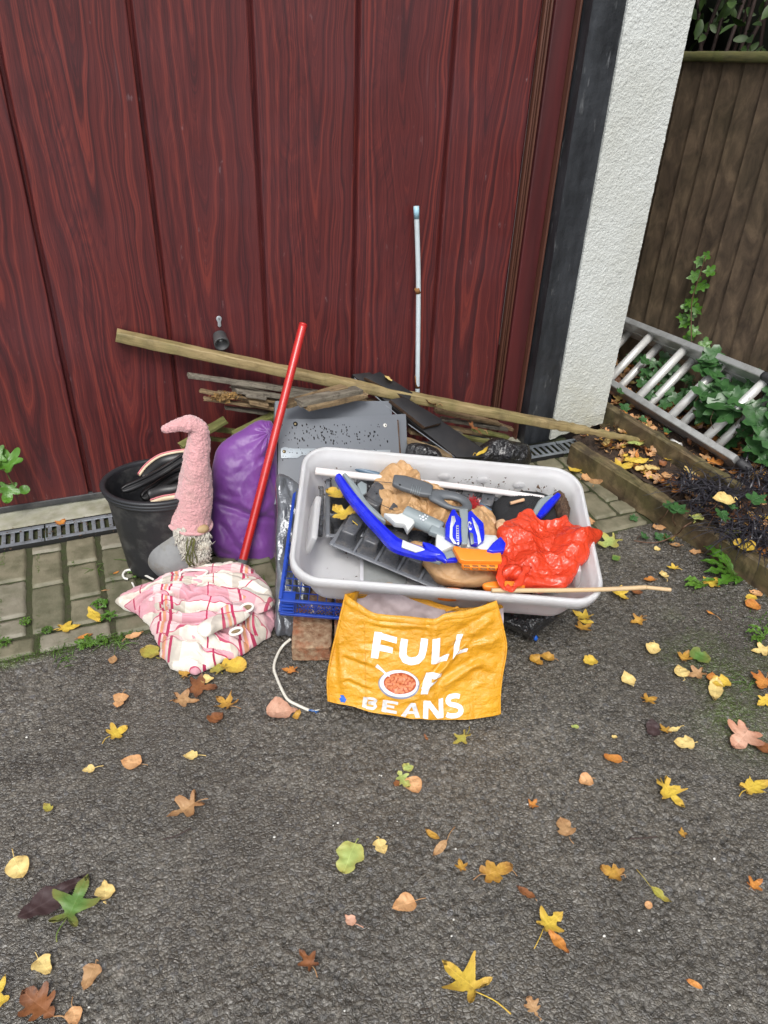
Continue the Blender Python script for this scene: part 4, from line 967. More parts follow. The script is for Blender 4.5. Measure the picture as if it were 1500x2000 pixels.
# ---- rotten slats
def slat(label,pa,pb,w,h,mat,seed,up=(0,0,1),grp='rotten timber slats in the heap',rag=.008,chip=.0011,wob=.0004):
    mb=MB(); L=np.linalg.norm(np.asarray(pb)-np.asarray(pa)); beam(mb,pa,pb,w,h,up=up,b=.0015,n=max(8,int(L/.008)),seed=seed,rag=rag,chip=chip,wob=wob)
    o=mb.build('timber_lath',mat,smooth=False,org=(np.asarray(pa)+np.asarray(pb))/2); tag(o,label,'slat',grp); return o
S=lambda a,b,ya,yb: (onY(a[0],a[1],ya),onY(b[0],b[1],yb))
sl_=[
 ('topmost long thin slat pointing left behind the red pole',(368,733),(655,776),2.20,2.20,.020,.013,'grey_slat'),
 ('dark damp slat just under the topmost slat',(452,758),(600,785),2.22,2.22,.03,.012,'grey_slat'),
 ('thin brown slat second in the stack left of the red pole',(391,763),(552,793),2.19,2.19,.02,.009,'brown_slat'),
 ('lowest thin brown slat of the stack left of the red pole',(398,778),(560,802),2.18,2.18,.02,.009,'brown_slat'),
 ('short grey block end on the slats, upper of two',(480,769),(517,776),2.165,2.165,.03,.0115,'grey_slat'),
 ('short brown block end on the slats, lower of two',(485,783),(521,791),2.16,2.16,.03,.0115,'brown_slat'),
 ('splintered slat end leaning on the grey panels nearest the red pole',(556,790),(672,757),2.06,2.14,.034,.015,'brown_slat'),
 ('thick grey weathered slat lying on the grey panels, its pale end to the left',(583,787),(700,762),2.045,2.13,.040,.018,'grey_slat'),
 ('rough brown slat lying lowest on the grey panels',(600,796),(712,771),2.035,2.12,.034,.013,'brown_slat'),
 ('grey slat piece between the batten and the topmost slat',(560,778),(620,770),2.17,2.2,.03,.02,'grey_slat'),
 ('wide green mossy slat rising behind the gnome hat',(352,872),(440,820),2.16,2.20,.036,.012,'mossy_slat'),
 ('upper of two green slats running behind the purple sack',(384,833),(500,848),2.225,2.225,.014,.015,'mossy_slat'),
 ('lower of two green slats running behind the purple sack',(372,852),(470,864),2.225,2.225,.013,.013,'mossy_slat'),
 ('mossy brown slat rising to the grey panels behind the purple sack',(458,850),(545,806),2.14,2.19,.034,.016,'mossy_slat'),
 ('dark slat end just left of the grey panels',(520,815),(600,800),2.2,2.2,.03,.02,'grey_slat'),
 ('brown slat end under the batten right of the small broken board',(850,801),(975,828),2.20,2.19,.028,.012,'brown_slat'),
 ('grey slat below the batten near the black pier',(862,818),(990,838),2.21,2.18,.026,.011,'grey_slat'),
 ('greenish slat end pointing at the black pier',(925,839),(990,853),2.12,2.15,.026,.012,'mossy_slat'),
 ('brown slat lowest of those beside the black shelf board',(872,834),(965,852),2.2,2.18,.028,.011,'brown_slat'),
 ('slat tucked under the long black shelf board',(800,842),(925,866),2.12,2.12,.03,.012,'brown_slat'),
 ('pale brown slat just behind the tote rim under the black shelf board',(795,862),(880,890),2.03,1.98,.04,.012,'brown_slat'),
 ('thin brown slat third in the stack, between the fungus clump and the red pole',(425,766),(570,790),2.175,2.18,.022,.008,'brown_slat'),
 ('grey slat end just above the two short block ends',(462,764),(560,776),2.17,2.18,.026,.009,'grey_slat'),
 ('thin dark slat lowest of all behind the purple sack top',(440,796),(560,812),2.2,2.2,.02,.009,'grey_slat'),
 ('dark slat lying deep in the heap left of the topmost grey slat ends',(470,748),(620,768),2.25,2.25,.03,.014,'grey_slat'),
 ('short dark slat across the rear of the grey panels',(640,770),(760,790),2.2,2.2,.03,.016,'brown_slat'),
 ('splintery brown slat under the batten near its middle',(905,806),(1000,838),2.235,2.215,.022,.012,'brown_slat'),
 ('mossy slat end lowest by the black pier',(900,852),(985,868),2.10,2.12,.026,.010,'mossy_slat'),
 ('dark slat under the black shelf board by the grey panels',(795,825),(900,850),2.17,2.17,.04,.02,'grey_slat'),
]
for k,(lb,a,b,ya,yb,w_,h_,m_) in enumerate(sl_):
    pa,pb=S(a,b,ya,yb); slat(lb,pa,pb,w_,h_,m_,k+3)
# fungus clump on the slats
mb=MB(); rng=np.random.RandomState(4); c0=onY(437,774,2.165)
for k in range(240):
    c=c0+np.array([rng.normal()*.018,rng.normal()*.006,rng.normal()*.0055-.002]); s_=rng.uniform(.002,.006); V=[c+rng.normal(size=3)*s_ for q in range(4)]; mb.add(V,[(0,1,2),(0,2,3),(0,3,1),(1,3,2)])
tag(mb.build('rot_clump','rot_fungus',smooth=False,org=c0),'clump of crumbling orange rotten wood on the thin slats','rotten wood')

# ---- bin bags
def binbag(name,px,P0,n,bulge,back,mat,label,seed,amp=.012,fr=16,C=None,cat='bin bag',nr=80,na=220,grp=None):
    n=np.asarray(n,float); n/=np.linalg.norm(n); O=[onpl(x,y,P0,n) for x,y in px]; cx=C or (sum(p[0] for p in px)/len(px),sum(p[1] for p in px)/len(px)); Cc=onpl(cx[0],cx[1],P0,n)
    o=puff(name,O,Cc,n,bulge,back,mat,nr=nr,na=na,fold=lambda P,r:2.2*amp*crum(P,fr*.8,seed,2,.9)+amp*.5*crum(P,fr*3.2,seed+9,2),power=2.4,rim=.03)
    tag(o,label,cat,grp); return o
binbag('bin_bag',[(940,870),(968,855),(1000,862),(1032,872),(1034,905),(1010,915),(960,912),(915,900)],np.array([1.2,1.98,.09]),(-.1,-.8,.6),.05,.08,'black_bag_film','crumpled glossy black bin bag behind the tote by the pier',3,.016)
binbag('bin_bag',[(797,868),(830,868),(856,880),(862,900),(830,905),(797,900)],np.array([.93,1.95,.18]),(-.1,-.8,.6),.035,.05,'black_bag_film','scrap of black bin bag showing between the grey panels and black shelf board',5,.012,24)
binbag('bin_bag',[(985,1185),(1060,1195),(1090,1200),(1085,1212),(1050,1235),(1040,1250),(1020,1240),(990,1225),(940,1205),(900,1215),(860,1200),(900,1180)],np.array([.93,1.27,.045]),(-.2,-.75,.65),.035,.09,'black_bag_film','black bin bag squashed under the right end of the tote beside the yellow bag',7,.012,22)
mb=MB(); c=onZ(1042,1247,.012); tube(mb,[c+np.array([0,0,.014]),c+np.array([.003,-.004,.004]),c+np.array([.004,-.006,-.004])],[.004,.007,.003],10); tag(mb.build('blue_knot','blue_mark'),'small blue plastic tip poking out under the black bag','plastic scrap')
# long object wrapped in silvery black film, sloping from the boards to the ground
def wrapped():
    A=onZ(556,1238,.012); B=onY(565,935,1.80); d=B-A; n=np.cross(d,(1,.1,0)); n=n if n[2]>0 else -n; n=n/np.linalg.norm(n)
    px=[(541,928),(575,940),(612,968),(625,1000),(622,1060),(612,1130),(595,1190),(575,1240),(556,1241),(538,1238),(537,1180),(540,1120),(538,1060),(541,1000)]
    O=[onpl(x,y,A,n) for x,y in px]; Cc=onpl(572,1085,A,n); s=np.cross(n,d/np.linalg.norm(d)); s/=np.linalg.norm(s)
    def fold(P,r):
        v=P@(d/np.linalg.norm(d)); u=P@s
        return .020*crum(P,14,31,1,.9)+.012*crum(P*np.array([1.6,.7,.7]),30,12,2,.5)
    o=puff('wrapped_board',O,Cc,n,.016,.03,'silver_black_film',nr=110,na=300,fold=fold,power=9,rim=.02); tag(o,'board wrapped in shiny dark film, sloping down beside the blue crate','wrapped board')
wrapped()
# ================================================================= TOTE AND WHAT IS IN IT
TU=np.array([0.93363437,-0.35093233,-0.07192602]);TV=np.array([0.35736973,0.89854643,0.25475711]);TN=np.cross(TU,TV)
TO=np.array([0.31895168,1.33509721,0.30594173]); TW,TD,TH=.752,.448,.155
def tw(u,v,h=0.): return TO+TU*u+TV*v+TN*h
def tp(px,py,h): return onpl(px,py,TO+TN*h,TN)
def loc_(P): q=np.asarray(P)-TO; return np.array([q@TU,q@TV,q@TN])
def rrect(u0,u1,v0,v1,rad,n=18):
    o=[]
    for cx,cy,a0 in ((u1-rad,v0+rad,-90),(u1-rad,v1-rad,0),(u0+rad,v1-rad,90),(u0+rad,v0+rad,180)):
        for k in range(n): a=math.radians(a0+90*k/(n-1)); o.append((cx+rad*math.cos(a),cy+rad*math.sin(a)))
    return o
def tote():
    root=empty('storage_tote',tw(TW/2,TD/2,-TH)); tag(root,'large translucent white plastic storage tote, tilted on the heap and full of odds and ends','storage tote')
    def ring(ins,h,rad): return [tw(u,v,h+.0018*math.sin(u*9)*math.cos(v*7)) for u,v in rrect(ins,TW-ins,ins,TD-ins,rad,22)]
    prof=[(.004,-.030,.074),(.001,-.028,.076),(.0,-.010,.076),(.001,-.003,.075),(.004,.0,.073),(.0085,.0,.069),(.0110,-.0025,.067),(.0125,-.012,.065),(.018,-.015,.061),(.022,-.03,.06),(.034,-.07,.058),(.043,-.115,.055),(.050,-.135,.052),(.060,-.149,.046),(.078,-.155,.036)]
    m=len(ring(0,0,.07)); V=[];
    for p in prof: V+=ring(*p)
    F=grid_faces(1,1); F=[(i*m+k,i*m+(k+1)%m,(i+1)*m+(k+1)%m,(i+1)*m+k) for i in range(len(prof)-1) for k in range(m)]
    c=len(V); V.append(tw(TW/2,TD/2,-.1545)); F+=[((len(prof)-1)*m+k,(len(prof)-1)*m+(k+1)%m,c) for k in range(m)]
    o=mesh('tub',V,F,'frosted_plastic',root); s=o.modifiers.new('thickness','SOLIDIFY'); s.thickness=.0022; s.offset=0
    # moulded bosses on the far wall, and the clip recess at each end
    for px,py in ((868,928),(942,935),(1013,944)):
        q=loc_(onpl(px,py,tw(0,TD-.031,-.04),TV*.97+TN*.2)); mb=MB(); c=tw(q[0],TD-.036,q[2]); d=-(TV*.98+TN*.2)
        V=[]; 
        for r_,hh in ((.0,.0035),(.008,.0033),(.0145,.002),(.017,0.)):
            for k in range(24):
                a=2*math.pi*k/24; V.append(c+d*hh+TU*math.cos(a)*r_+np.cross(TU,d)*math.sin(a)*r_)
        mb.add(V,[(i*24+k,i*24+(k+1)%24,(i+1)*24+(k+1)%24,(i+1)*24+k) for i in range(3) for k in range(24)]); mb.build('boss','frosted_plastic',root)
    for side in (0,1):
        mb=MB(); x=.040 if side==0 else TW-.040; v0,v1=(.135,.275) if side==0 else (.10,.24)
        c=tw(x+(.004 if side==0 else -.004),(v0+v1)/2,-.045); obox(mb,c,(TU*.97+TN*(.25 if side else -.25),TV,TN*.97+TU*(.25*(1 if side==0 else -1))),(.016,v1-v0,.072),.007,seg=3); h_=mb.build('handle_recess','frosted_plastic',root)
        for k in range(5):
            mb=MB(); c2=tw(x+(.013 if side==0 else -.013),v0+.028+k*.021,-.018); obox(mb,c2,(TU,TV,TN),(.0035,.0045,.006),.0008); mb.build('slot','dark_hole',h_)
tote()
# ---- blue crate under the tote
def crate():
    root=empty('mesh_crate',tw(.2,.2,-.23)); tag(root,'blue plastic lattice crate under the left end of the tote','crate')
    u0,u1,v0,v1,ht,hb=-.020,.46,.050,.430,-.158,-.222
    mb=MB()
    def bx(ua,ub,va,vb,ha,hb_,mb=mb,b=.001): obox(mb,tw((ua+ub)/2,(va+vb)/2,(ha+hb_)/2),(TU,TV,TN),(abs(ub-ua),abs(vb-va),abs(hb_-ha)),b)
    for v in (v0,v1): bx(u0,u1,v-.004,v+.004,ht-.006,ht); bx(u0,u1,v-.004,v+.004,hb,hb+.008)
    for u in (u0,u1): bx(u-.004,u+.004,v0+.0045,v1-.0045,ht-.006,ht); bx(u-.004,u+.004,v0+.0045,v1-.0045,hb,hb+.008)
    mb.build('frame','blue_crate',root)
    # corner gussets with shelves
    for (u,v,su,sv) in ((u0,v0,1,1),(u1,v0,-1,1),(u0,v1,1,-1),(u1,v1,-1,-1)):
        mb=MB(); bx(u+su*.0045,u+su*.034,v+sv*.030,v+sv*.033,hb+.009,ht-.007,mb); 
        for h in np.linspace(hb+.012,ht-.010,4): bx(u+su*.0046,u+su*.034,v-sv*.003,v+sv*.029,h-.001,h+.001,mb,.0003)
        bx(u+su*.034,u+su*.0365,v-sv*.003,v+sv*.034,hb+.009,ht-.007,mb); mb.build('corner','blue_crate',root)
    for v,nm in ((v0,0),(v1,1)):
        mb=MB(); k=0; u=u0+.04
        while u<u1-.04: bx(u-.0013,u+.0013,v-.0015,v+.0015,hb+.0085,ht-.0065,mb,.0003); u+=.048
        n=44
        for i in range(n):
            ua=u0+.04+(u1-u0-.08)*i/n; L=.048
            for sg in (-1,1):
                hm=(hb+ht)/2; p=tw(ua+.005,v+.0002*sg,hm-sg*.020); q=tw(min(ua+.028,u1-.038),v+.0002*sg,hm+sg*.020); beam(mb,p,q,.0016,.0016,up=TV,b=.0003,n=1)
        mb.build('side_lattice','blue_crate',root)
    for u in (u0,u1):
        mb=MB(); v=v0+.04
        while v<v1-.03: bx(u-.0015,u+.0015,v-.0013,v+.0013,hb+.0085,ht-.0065,mb,.0003); v+=.022
        mb.build('end_slats','blue_crate',root)
    mb=MB(); n=17
    for i in range(1,n): bx(u0+.005,u1-.005,v0+(v1-v0)*i/n-.0012,v0+(v1-v0)*i/n+.0012,hb+.001,hb+.0035,mb,.0002)
    for i in range(1,21): bx(u0+(u1-u0)*i/21-.0012,u0+(u1-u0)*i/21+.0012,v0+.005,v1-.005,hb+.0036,hb+.006,mb,.0002)
    mb.build('floor_grid','blue_crate',root)
crate()
# ---- bricks
def brick(label,A,w,yaw,tilt,seed,L=.215,h=.062):
    c,s_=math.cos(yaw),math.sin(yaw); ux=np.array([c,s_,0]); uf=np.array([-s_*math.cos(tilt),c*math.cos(tilt),math.sin(tilt)]); un=np.cross(ux,uf)
    n=34; V=[]; bm=bmesh.new(); bmesh.ops.create_cube(bm,size=1); bmesh.ops.subdivide_edges(bm,edges=bm.edges[:],cuts=26,use_grid_fill=True)
    rng=np.array([v.co[:] for v in bm.verts]); P=rng*np.array([w,L,h]); half=np.array([w,L,h])/2; rd=.005
    core=np.clip(P,-(half-rd),half-rd); dl=P-core; ln=np.linalg.norm(dl,axis=1)[:,None]; P=core+np.where(ln>0,dl/np.maximum(ln,1e-9)*np.minimum(rd,ln if False else rd),0)*(ln>0)
    nn=dl/np.maximum(ln,1e-9); q=P+np.array([seed*3.,0,0]); dmg=fbm(q*28,seed,4)
    edge=np.clip((np.sort(np.abs(P)/half,axis=1)[:,1]-.86)/.14,0,1)
    P=P+nn*(.0013*fbm(q*90,seed,3)-.006*edge*np.clip(dmg,0,1))[:,None]
    W_=np.asarray(A)+ux*(P[:,0:1]+w/2)+uf*(P[:,1:2]+L/2)+un*(P[:,2:3]+h/2)
    bm.verts.ensure_lookup_table(); F=[tuple(v.index for v in f.verts) for f in bm.faces]; bm.free()
    tag(mesh('brick',W_,F,'brick',org=A),label,'brick','bricks propping up the blue crate')
brick('worn red brick propping the crate, its pale crusted top in full view',onZ(570,1292,.002),.101,R(-18.5),R(2),2,h=.052)
brick('redder brick mostly hidden behind the yellow bag, beside the worn brick',onZ(653,1272,.002),.101,R(-18.5),R(2),5,h=.052)
mb=MB(); c=onZ(612,1194,.072); tube(mb,cr([c+np.array([.001,.02,.008]),c+np.array([0,.01,.003]),c],8),[.0025]*8,8); 
V=[c-np.array([0,0,.003])]+[c+np.array([.009*math.cos(a)*(1+.1*math.sin(3*a)),.0095*math.sin(a)-.006,.002*math.cos(a*2)+.001]) for a in np.linspace(0,6.1,14)]+[c+np.array([.009*math.cos(a),.0095*math.sin(a)-.006,-.0045]) for a in np.linspace(0,6.1,14)]
mb.add(V,[(0,15+(k+1)%14,15+k) for k in range(14)]+[(1+k,1+(k+1)%14,15+(k+1)%14,15+k) for k in range(14)]+[tuple(1+k for k in range(14))])
tag(mb.build('price_token','cream_print'),'small round cream tag resting on the worn brick','tag')
# white cable
cb=[onZ(568,1248,.03),onZ(552,1262,.008),onZ(540,1283,.005),onZ(535,1305,.005),onZ(541,1325,.005),(onZ(552,1350,.006)),onZ(563,1367,.006),onZ(583,1378,.007),onZ(603,1387,.010)]
root=empty('white_cable',cb[0]); tag(root,'white electric cable curling out beside the brick, bare blue wire ends showing','cable'); mb=MB(); tube(mb,cr(cb,60),.0037,10); mb.build('sheath','cable_white',root)
for k,(x,y) in enumerate(((622,1390),(624,1386),(618,1393))):
    mb=MB(); tube(mb,cr([onZ(602,1387,.010),onZ(612,1389-k,.011),onZ(x,y,.007+.002*k)],8),.0013,6); mb.build('wire',('wire_blue','cable_white','wire_blue')[k],root)

# ---- contents
def tlocal(px,py,h): return loc_(tp(px,py,h))
# upright module tray at the left end
def cells(root,A,B,Cc,nu,nv,dep,inv,hole=True,sz=.82):
    """grid of tapered pots between corner A, along A->B (nu) and A->C (nv); inv: bottoms up"""
    eu=(B-A)/nu; ev=(Cc-A)/nv; n=np.cross(eu,ev); n/=np.linalg.norm(n); n=n if n@TN>0 else -n
    for i in range(nu):
        for j in range(nv):
            c=A+eu*(i+.5)+ev*(j+.5); d=n*dep*(1 if inv else -1); mb=MB(); V=[];m=0
            jit=.03*math.sin(i*7+j*3)
            for t,k in ((0,.46),(.08,.42),(.5,.38),(.88,.345),(.97,.325),(1.0,.29)):
                k*=sz/.82
                pts=[]
                for q in range(32):
                    a=2*math.pi*q/32+math.pi/4; ca,sa=math.cos(a),math.sin(a); sq=1/max(abs(ca),abs(sa)); sq=min(sq,1.28); rib=1-(.045*(q%2) if 0.05<t<.95 else 0)
                    pts.append(c+eu*(ca*sq*k*rib+jit*t)+ev*(sa*sq*k*rib)+d*t)
                V+=pts;m+=1
            F=[(r_*32+q,r_*32+(q+1)%32,(r_+1)*32+(q+1)%32,(r_+1)*32+q) for r_ in range(m-1) for q in range(32)]; V.append(c+d*.985+eu*jit); F+=[((m-1)*32+q,(m-1)*32+(q+1)%32,len(V)-1) for q in range(32)]
            mb.add(V,F); ce=mb.build('cell','tray_plastic',root)
            if hole and inv:
                mb=MB(); tube(mb,[c+d*1.0+eu*jit,c+d*1.01+eu*jit],[.0026,.0026],10); mb.build('drain_hole','dark_hole',ce)
    return eu,ev,n
def tray(label,A,B,Cc,nu,nv,dep,inv,name='seed_tray'):
    root=empty(name,A); tag(root,label,'seed tray'); eu,ev,n=cells(root,A,B,Cc,nu,nv,dep,inv)
    mb=MB(); lu,lv=np.linalg.norm(eu),np.linalg.norm(ev)
    for i in range(nu+1): beam(mb,A+eu*i-ev*.06+n*.0005,A+eu*i+ev*(nv+.06)+n*.0005,.006 if 0<i<nu else .011,.0022,up=n,b=.0005,n=20,chip=.0006)
    for j in range(nv+1): beam(mb,A+ev*j-eu*.06,A+ev*j+eu*(nu+.06),.006 if 0<j<nv else .011,.002,up=n,b=.0005,n=20,chip=.0006)
    mb.build('rim','tray_rim',root); return root
tray('black module seed tray standing upright cells open, at the left end of the tote',tp(640,1046,-.085),tp(706,1046,-.080),tp(640,928,-.085),1,3,.045,False)
tray('black seed tray turned upside down, its ribbed pots pointing up beneath the blue toy',tp(648,1062,-.085),tp(862,1152,-.100),tp(683,1008,-.080),5,1,.045,True)
tray('second upturned seed tray behind the first, mostly under the blue toy and brown paper',tp(690,1002,-.082),tp(880,1100,-.095),tp(728,945,-.075),4,1,.045,True)
tray('third upturned seed tray lying deep behind the paper bag, nearly hidden',tp(850,985,-.10),tp(960,1010,-.10),tp(862,950,-.09),3,1,.035,True)
# side wall of deep black tray at far left
mb=MB(); q=[tp(626,1042,-.088),tp(636,1046,-.088),tp(640,935,-.07),tp(628,955,-.07)]
for k in range(9):
    a=q[0]+(q[3]-q[0])*k/9; b=q[0]+(q[3]-q[0])*(k+.8)/9; beam(mb,a+TN*.0,b,.012,.035,up=TN,b=.003,n=6,chip=.002)
tag(mb.build('pot_stack','tray_plastic'),'stack of thin black pot edges jammed beside the module tray at the left','plant pots')
# slate and paper strip lying on the tote floor
mb=MB(); P=[tlocal(x,y,-.150) for x,y in ((708,1060),(800,1095),(790,1165),(703,1165))]; slab(mb,[(p[0],p[1]) for p in P],tw(0,0,-.152),TU,TV,TN,.006,.001); tag(mb.build('slate_tile','slate'),'grey slate tile lying flat on the floor of the tote','tile')
mb=MB(); P=[tlocal(x,y,-.145) for x,y in ((703,1085),(710,1086),(710,1160),(703,1160))]; slab(mb,[(p[0],p[1]) for p in P],tw(0,0,-.1455),TU,TV,TN,.0015,.0003); tag(mb.build('plant_label','clear_white'),'white plastic plant label lying at the left edge of the slate tile','plant label')
# long white pole and blue pipe
def rod(name,label,pts,rad,mat,cat,flat=1.,seg=14,n=40,grp=None):
    P=cr(pts,n); mb=MB(); tube(mb,P,rad if hasattr(rad,'__len__') else [rad]*n,seg,flat=flat); return tag(mb.build(name,mat,org=P[0]),label,cat,grp)
rod('white_pole','long off-white painted pole lying across the back of the tote',[tp(616,920,-.035),tp(740,934,-.04),tp(900,951,-.045),tp(1062,973,-.05)],np.linspace(.0105,.0075,40),'white_pole_paint','pole')
rod('blue_pipe','short grey-blue pipe behind the white pole at the left',[tp(664,905,-.05),tp(745,930,-.06)],[.0085]*40,'blue_pipe','pipe')
rod('bamboo_cane','pale bamboo cane sticking out to the right over the tote rim',[tp(960,1153,.008),tp(1080,1153,.008),tp(1180,1151,.009),tp(1262,1147,.012)],[.0055]*40,'bamboo','cane')
rod('bamboo_cane_end','thin split end of the bamboo cane beyond its last joint',[tp(1262,1147,.012),tp(1310,1152,.012)],[.005,.0046]*20,'bamboo','cane')
rod('dowel','short pale wooden dowel beside the red brush',[tp(938,990,-.03),tp(967,1024,-.03)],[.0075]*40,'dowel_wood','dowel')
rod('dowel','tiny wooden peg lying against the white pole',[tp(997,983,-.03),tp(1023,976,-.03)],[.0045]*40,'dowel_wood','dowel')
rod('wire','thin dark wire looped across the brown paper and tray',[tp(705,938,-.02),tp(765,943,-.018)],[.0009]*40,'foot_rubber','wire',seg=5)
rod('wire','thin dark wire running down from under the blue toy limb',[tp(700,960,-.02),tp(740,983,-.02),tp(782,1002,-.02)],[.0009]*40,'foot_rubber','wire',seg=5)
# junk at the back: black mesh pot, bags, debris
def lump(name,px,h,bulge,back,mat,label,cat,fold,n=None,C=None,nr=60,na=180,power=2.2,grp=None,rim=.02,P0=None):
    n=TN if n is None else np.asarray(n,float)/np.linalg.norm(n); P0=TO+TN*h if P0 is None else P0
    O=[onpl(x,y,P0,n) for x,y in px]; cx=C or (sum(p[0] for p in px)/len(px),sum(p[1] for p in px)/len(px)); Cc=onpl(cx[0],cx[1],P0,n)
    return tag(puff(name,O,Cc,n,bulge,back,mat,nr=nr,na=na,fold=fold,power=power,rim=rim),label,cat,grp)
lump('mesh_pot',[(960,1000),(965,985),(990,968),(1040,966),(1085,980),(1098,1010),(1090,1045),(1040,1060),(980,1040)],-.085,.045,.03,'black_mesh','round black mesh pot lying behind the red carrier bag','plant pot',lambda P,r:.003*fbm(P*30,3,3)+.0015*np.sin(P@TU*900)*np.sin(P@TV*900))
lump('bag_of_pots',[(700,942),(730,930),(742,950),(738,985),(722,1000),(700,985)],-.075,.03,.02,'black_bag_film','wet black plastic scraps under the white pole at the left','plastic scraps',lambda P,r:.012*crum(P,45,8))
lump('black_scrap',[(860,950),(920,958),(960,965),(965,995),(930,1000),(880,990),(850,970)],-.09,.03,.02,'black_bag_film','dark plastic scraps in the middle of the tote behind the grey handle','plastic scraps',lambda P,r:.012*crum(P,40,18))
lump('leaf_debris',[(1078,968),(1095,962),(1108,985),(1112,1010),(1100,1022),(1085,1000)],-.05,.025,.03,'debris','reddish brown clump of rotted leaves in the far right corner of the tote','leaf clump',lambda P,r:.012*fbm(P*90,8,4),rim=.15)
# soil crumbs stuck on the tote walls
mb=MB(); rng=np.random.RandomState(21)
for k in range(330):
    z_=rng.rand()
    if z_<.45: u=rng.uniform(.04,TW-.08); v=TD-.050+rng.uniform(-.02,.004); h=-.10+rng.normal()*.012
    elif z_<.8: u=rng.choice([.09,.45,.56,.5,.66])+rng.normal()*.03; v=TD-.045; h=-.06+rng.normal()*.018
    else: u=rng.uniform(.1,.6); v=rng.uniform(.05,.4); h=-.150
    if h<-.11 and v>TD-.07: v-=.02
    c=tw(u,v,h); s_=rng.uniform(.0008,.0032); V=[c+rng.normal(size=3)*s_ for q in range(4)]; mb.add(V,[(0,1,2),(0,2,3),(0,3,1),(1,3,2)])
tag(mb.build('soil_crumbs','debris',smooth=False),'brown soil crumbs stuck along the inside of the tote','soil crumbs',kind='stuff')
lump('soil_layer',[(650,925),(760,940),(1000,965),(1110,985),(1120,1080),(1100,1150),(900,1150),(760,1060),(690,990)],-.135,.035,.012,'debris','dark layer of soil and broken plastic in the bottom of the tote','soil',lambda P,r:.012*fbm(P*30,4,4),rim=.05)
# brown paper bag
pf_=lambda a,f,s:(lambda P,r:1.5*a*crum(P,f,s)+a*.25*crum(P,f*3.3,s+4))
lump('paper_bag',[(742,930),(760,912),(790,909),(812,935),(822,955),(860,965),(915,985),(960,1010),(968,1040),(955,1062),(900,1050),(850,1040),(800,1030),(765,1020),(742,1015),(745,985),(732,950)],-.045,.040,.05,'brown_paper','crumpled brown paper bag standing up in the middle of the tote','paper bag',pf_(.034,21,5),nr=90,na=260,rim=.05,C=(815,985))
lump('paper_bag',[(800,1062),(850,1075),(920,1085),(970,1100),(975,1128),(955,1142),(900,1142),(855,1128),(825,1100),(795,1075)],-.060,.035,.04,'brown_paper','lower smoother fold of brown paper under the orange toy clip','paper bag',pf_(.016,13,9),nr=80,na=220,rim=.03)
lump('paper_scrap',[(722,905),(740,896),(765,903),(770,915),(752,932),(725,920)],-.075,.012,.01,'brown_paper','small damp piece of brown paper against the back wall of the tote','paper scrap',pf_(.010,26,15),rim=.05)
lump('paper_scrap',[(970,1018),(982,1014),(990,1022),(990,1034),(978,1038),(969,1030)],-.015,.008,.006,'dowel_wood','little crumpled peach paper ball between the toy and the red bag','paper scrap',pf_(.006,60,15),nr=24,na=60)
# red carrier bag
def redbag():
    px=[(972,1035),(985,1020),(1008,1012),(1020,996),(1036,994),(1050,1012),(1068,1016),(1090,1012),(1106,1008),(1112,1022),(1132,1030),(1150,1037),(1172,1040),(1168,1058),(1152,1072),(1146,1092),(1130,1115),(1105,1145),(1060,1146),(1020,1145),(1008,1140),(1000,1128),(985,1130),(972,1120),(970,1100),(978,1075),(975,1050)]
    h=-.012
    root=lump('carrier_bag',px,h,.034,.07,'red_film','crumpled bright red thin carrier bag filling the right end of the tote','carrier bag',lambda P,r:.050*crum(P,12,7,1,.9)+.034*crum(P,26,9,1,.7)+.014*crum(P,52,17,1,.6)+.0045*crum(P,110,27,2),nr=130,na=340,rim=.05,C=(1065,1075),power=2.0)
    # looped handle at the lower left, hanging over the orange piece
    mb=MB(); pts=[tp(x,y,.018) for x,y in ((985,1088),(978,1108),(977,1130),(984,1147),(1000,1149),(1012,1140),(1022,1122),(1030,1105))]; p=cr(pts,40); n=len(p); t=np.gradient(p,axis=0); V=[]
    for i in range(n):
        d=t[i]/np.linalg.norm(t[i]); s=np.cross(TN,d); s/=np.linalg.norm(s); w_=.008+.003*math.sin(i*.7)
        for q in (-1,-.4,.3,1): V.append(p[i]+s*q*w_+TN*(.0035*math.sin(i*.9+q*3)))
    mb.add(V,[(i*4+k,i*4+k+1,(i+1)*4+k+1,(i+1)*4+k) for i in range(n-1) for k in range(3)]); hd=mb.build('bag_handle','red_film',root); hd.modifiers.new('t','SOLIDIFY').thickness=.0008
redbag()
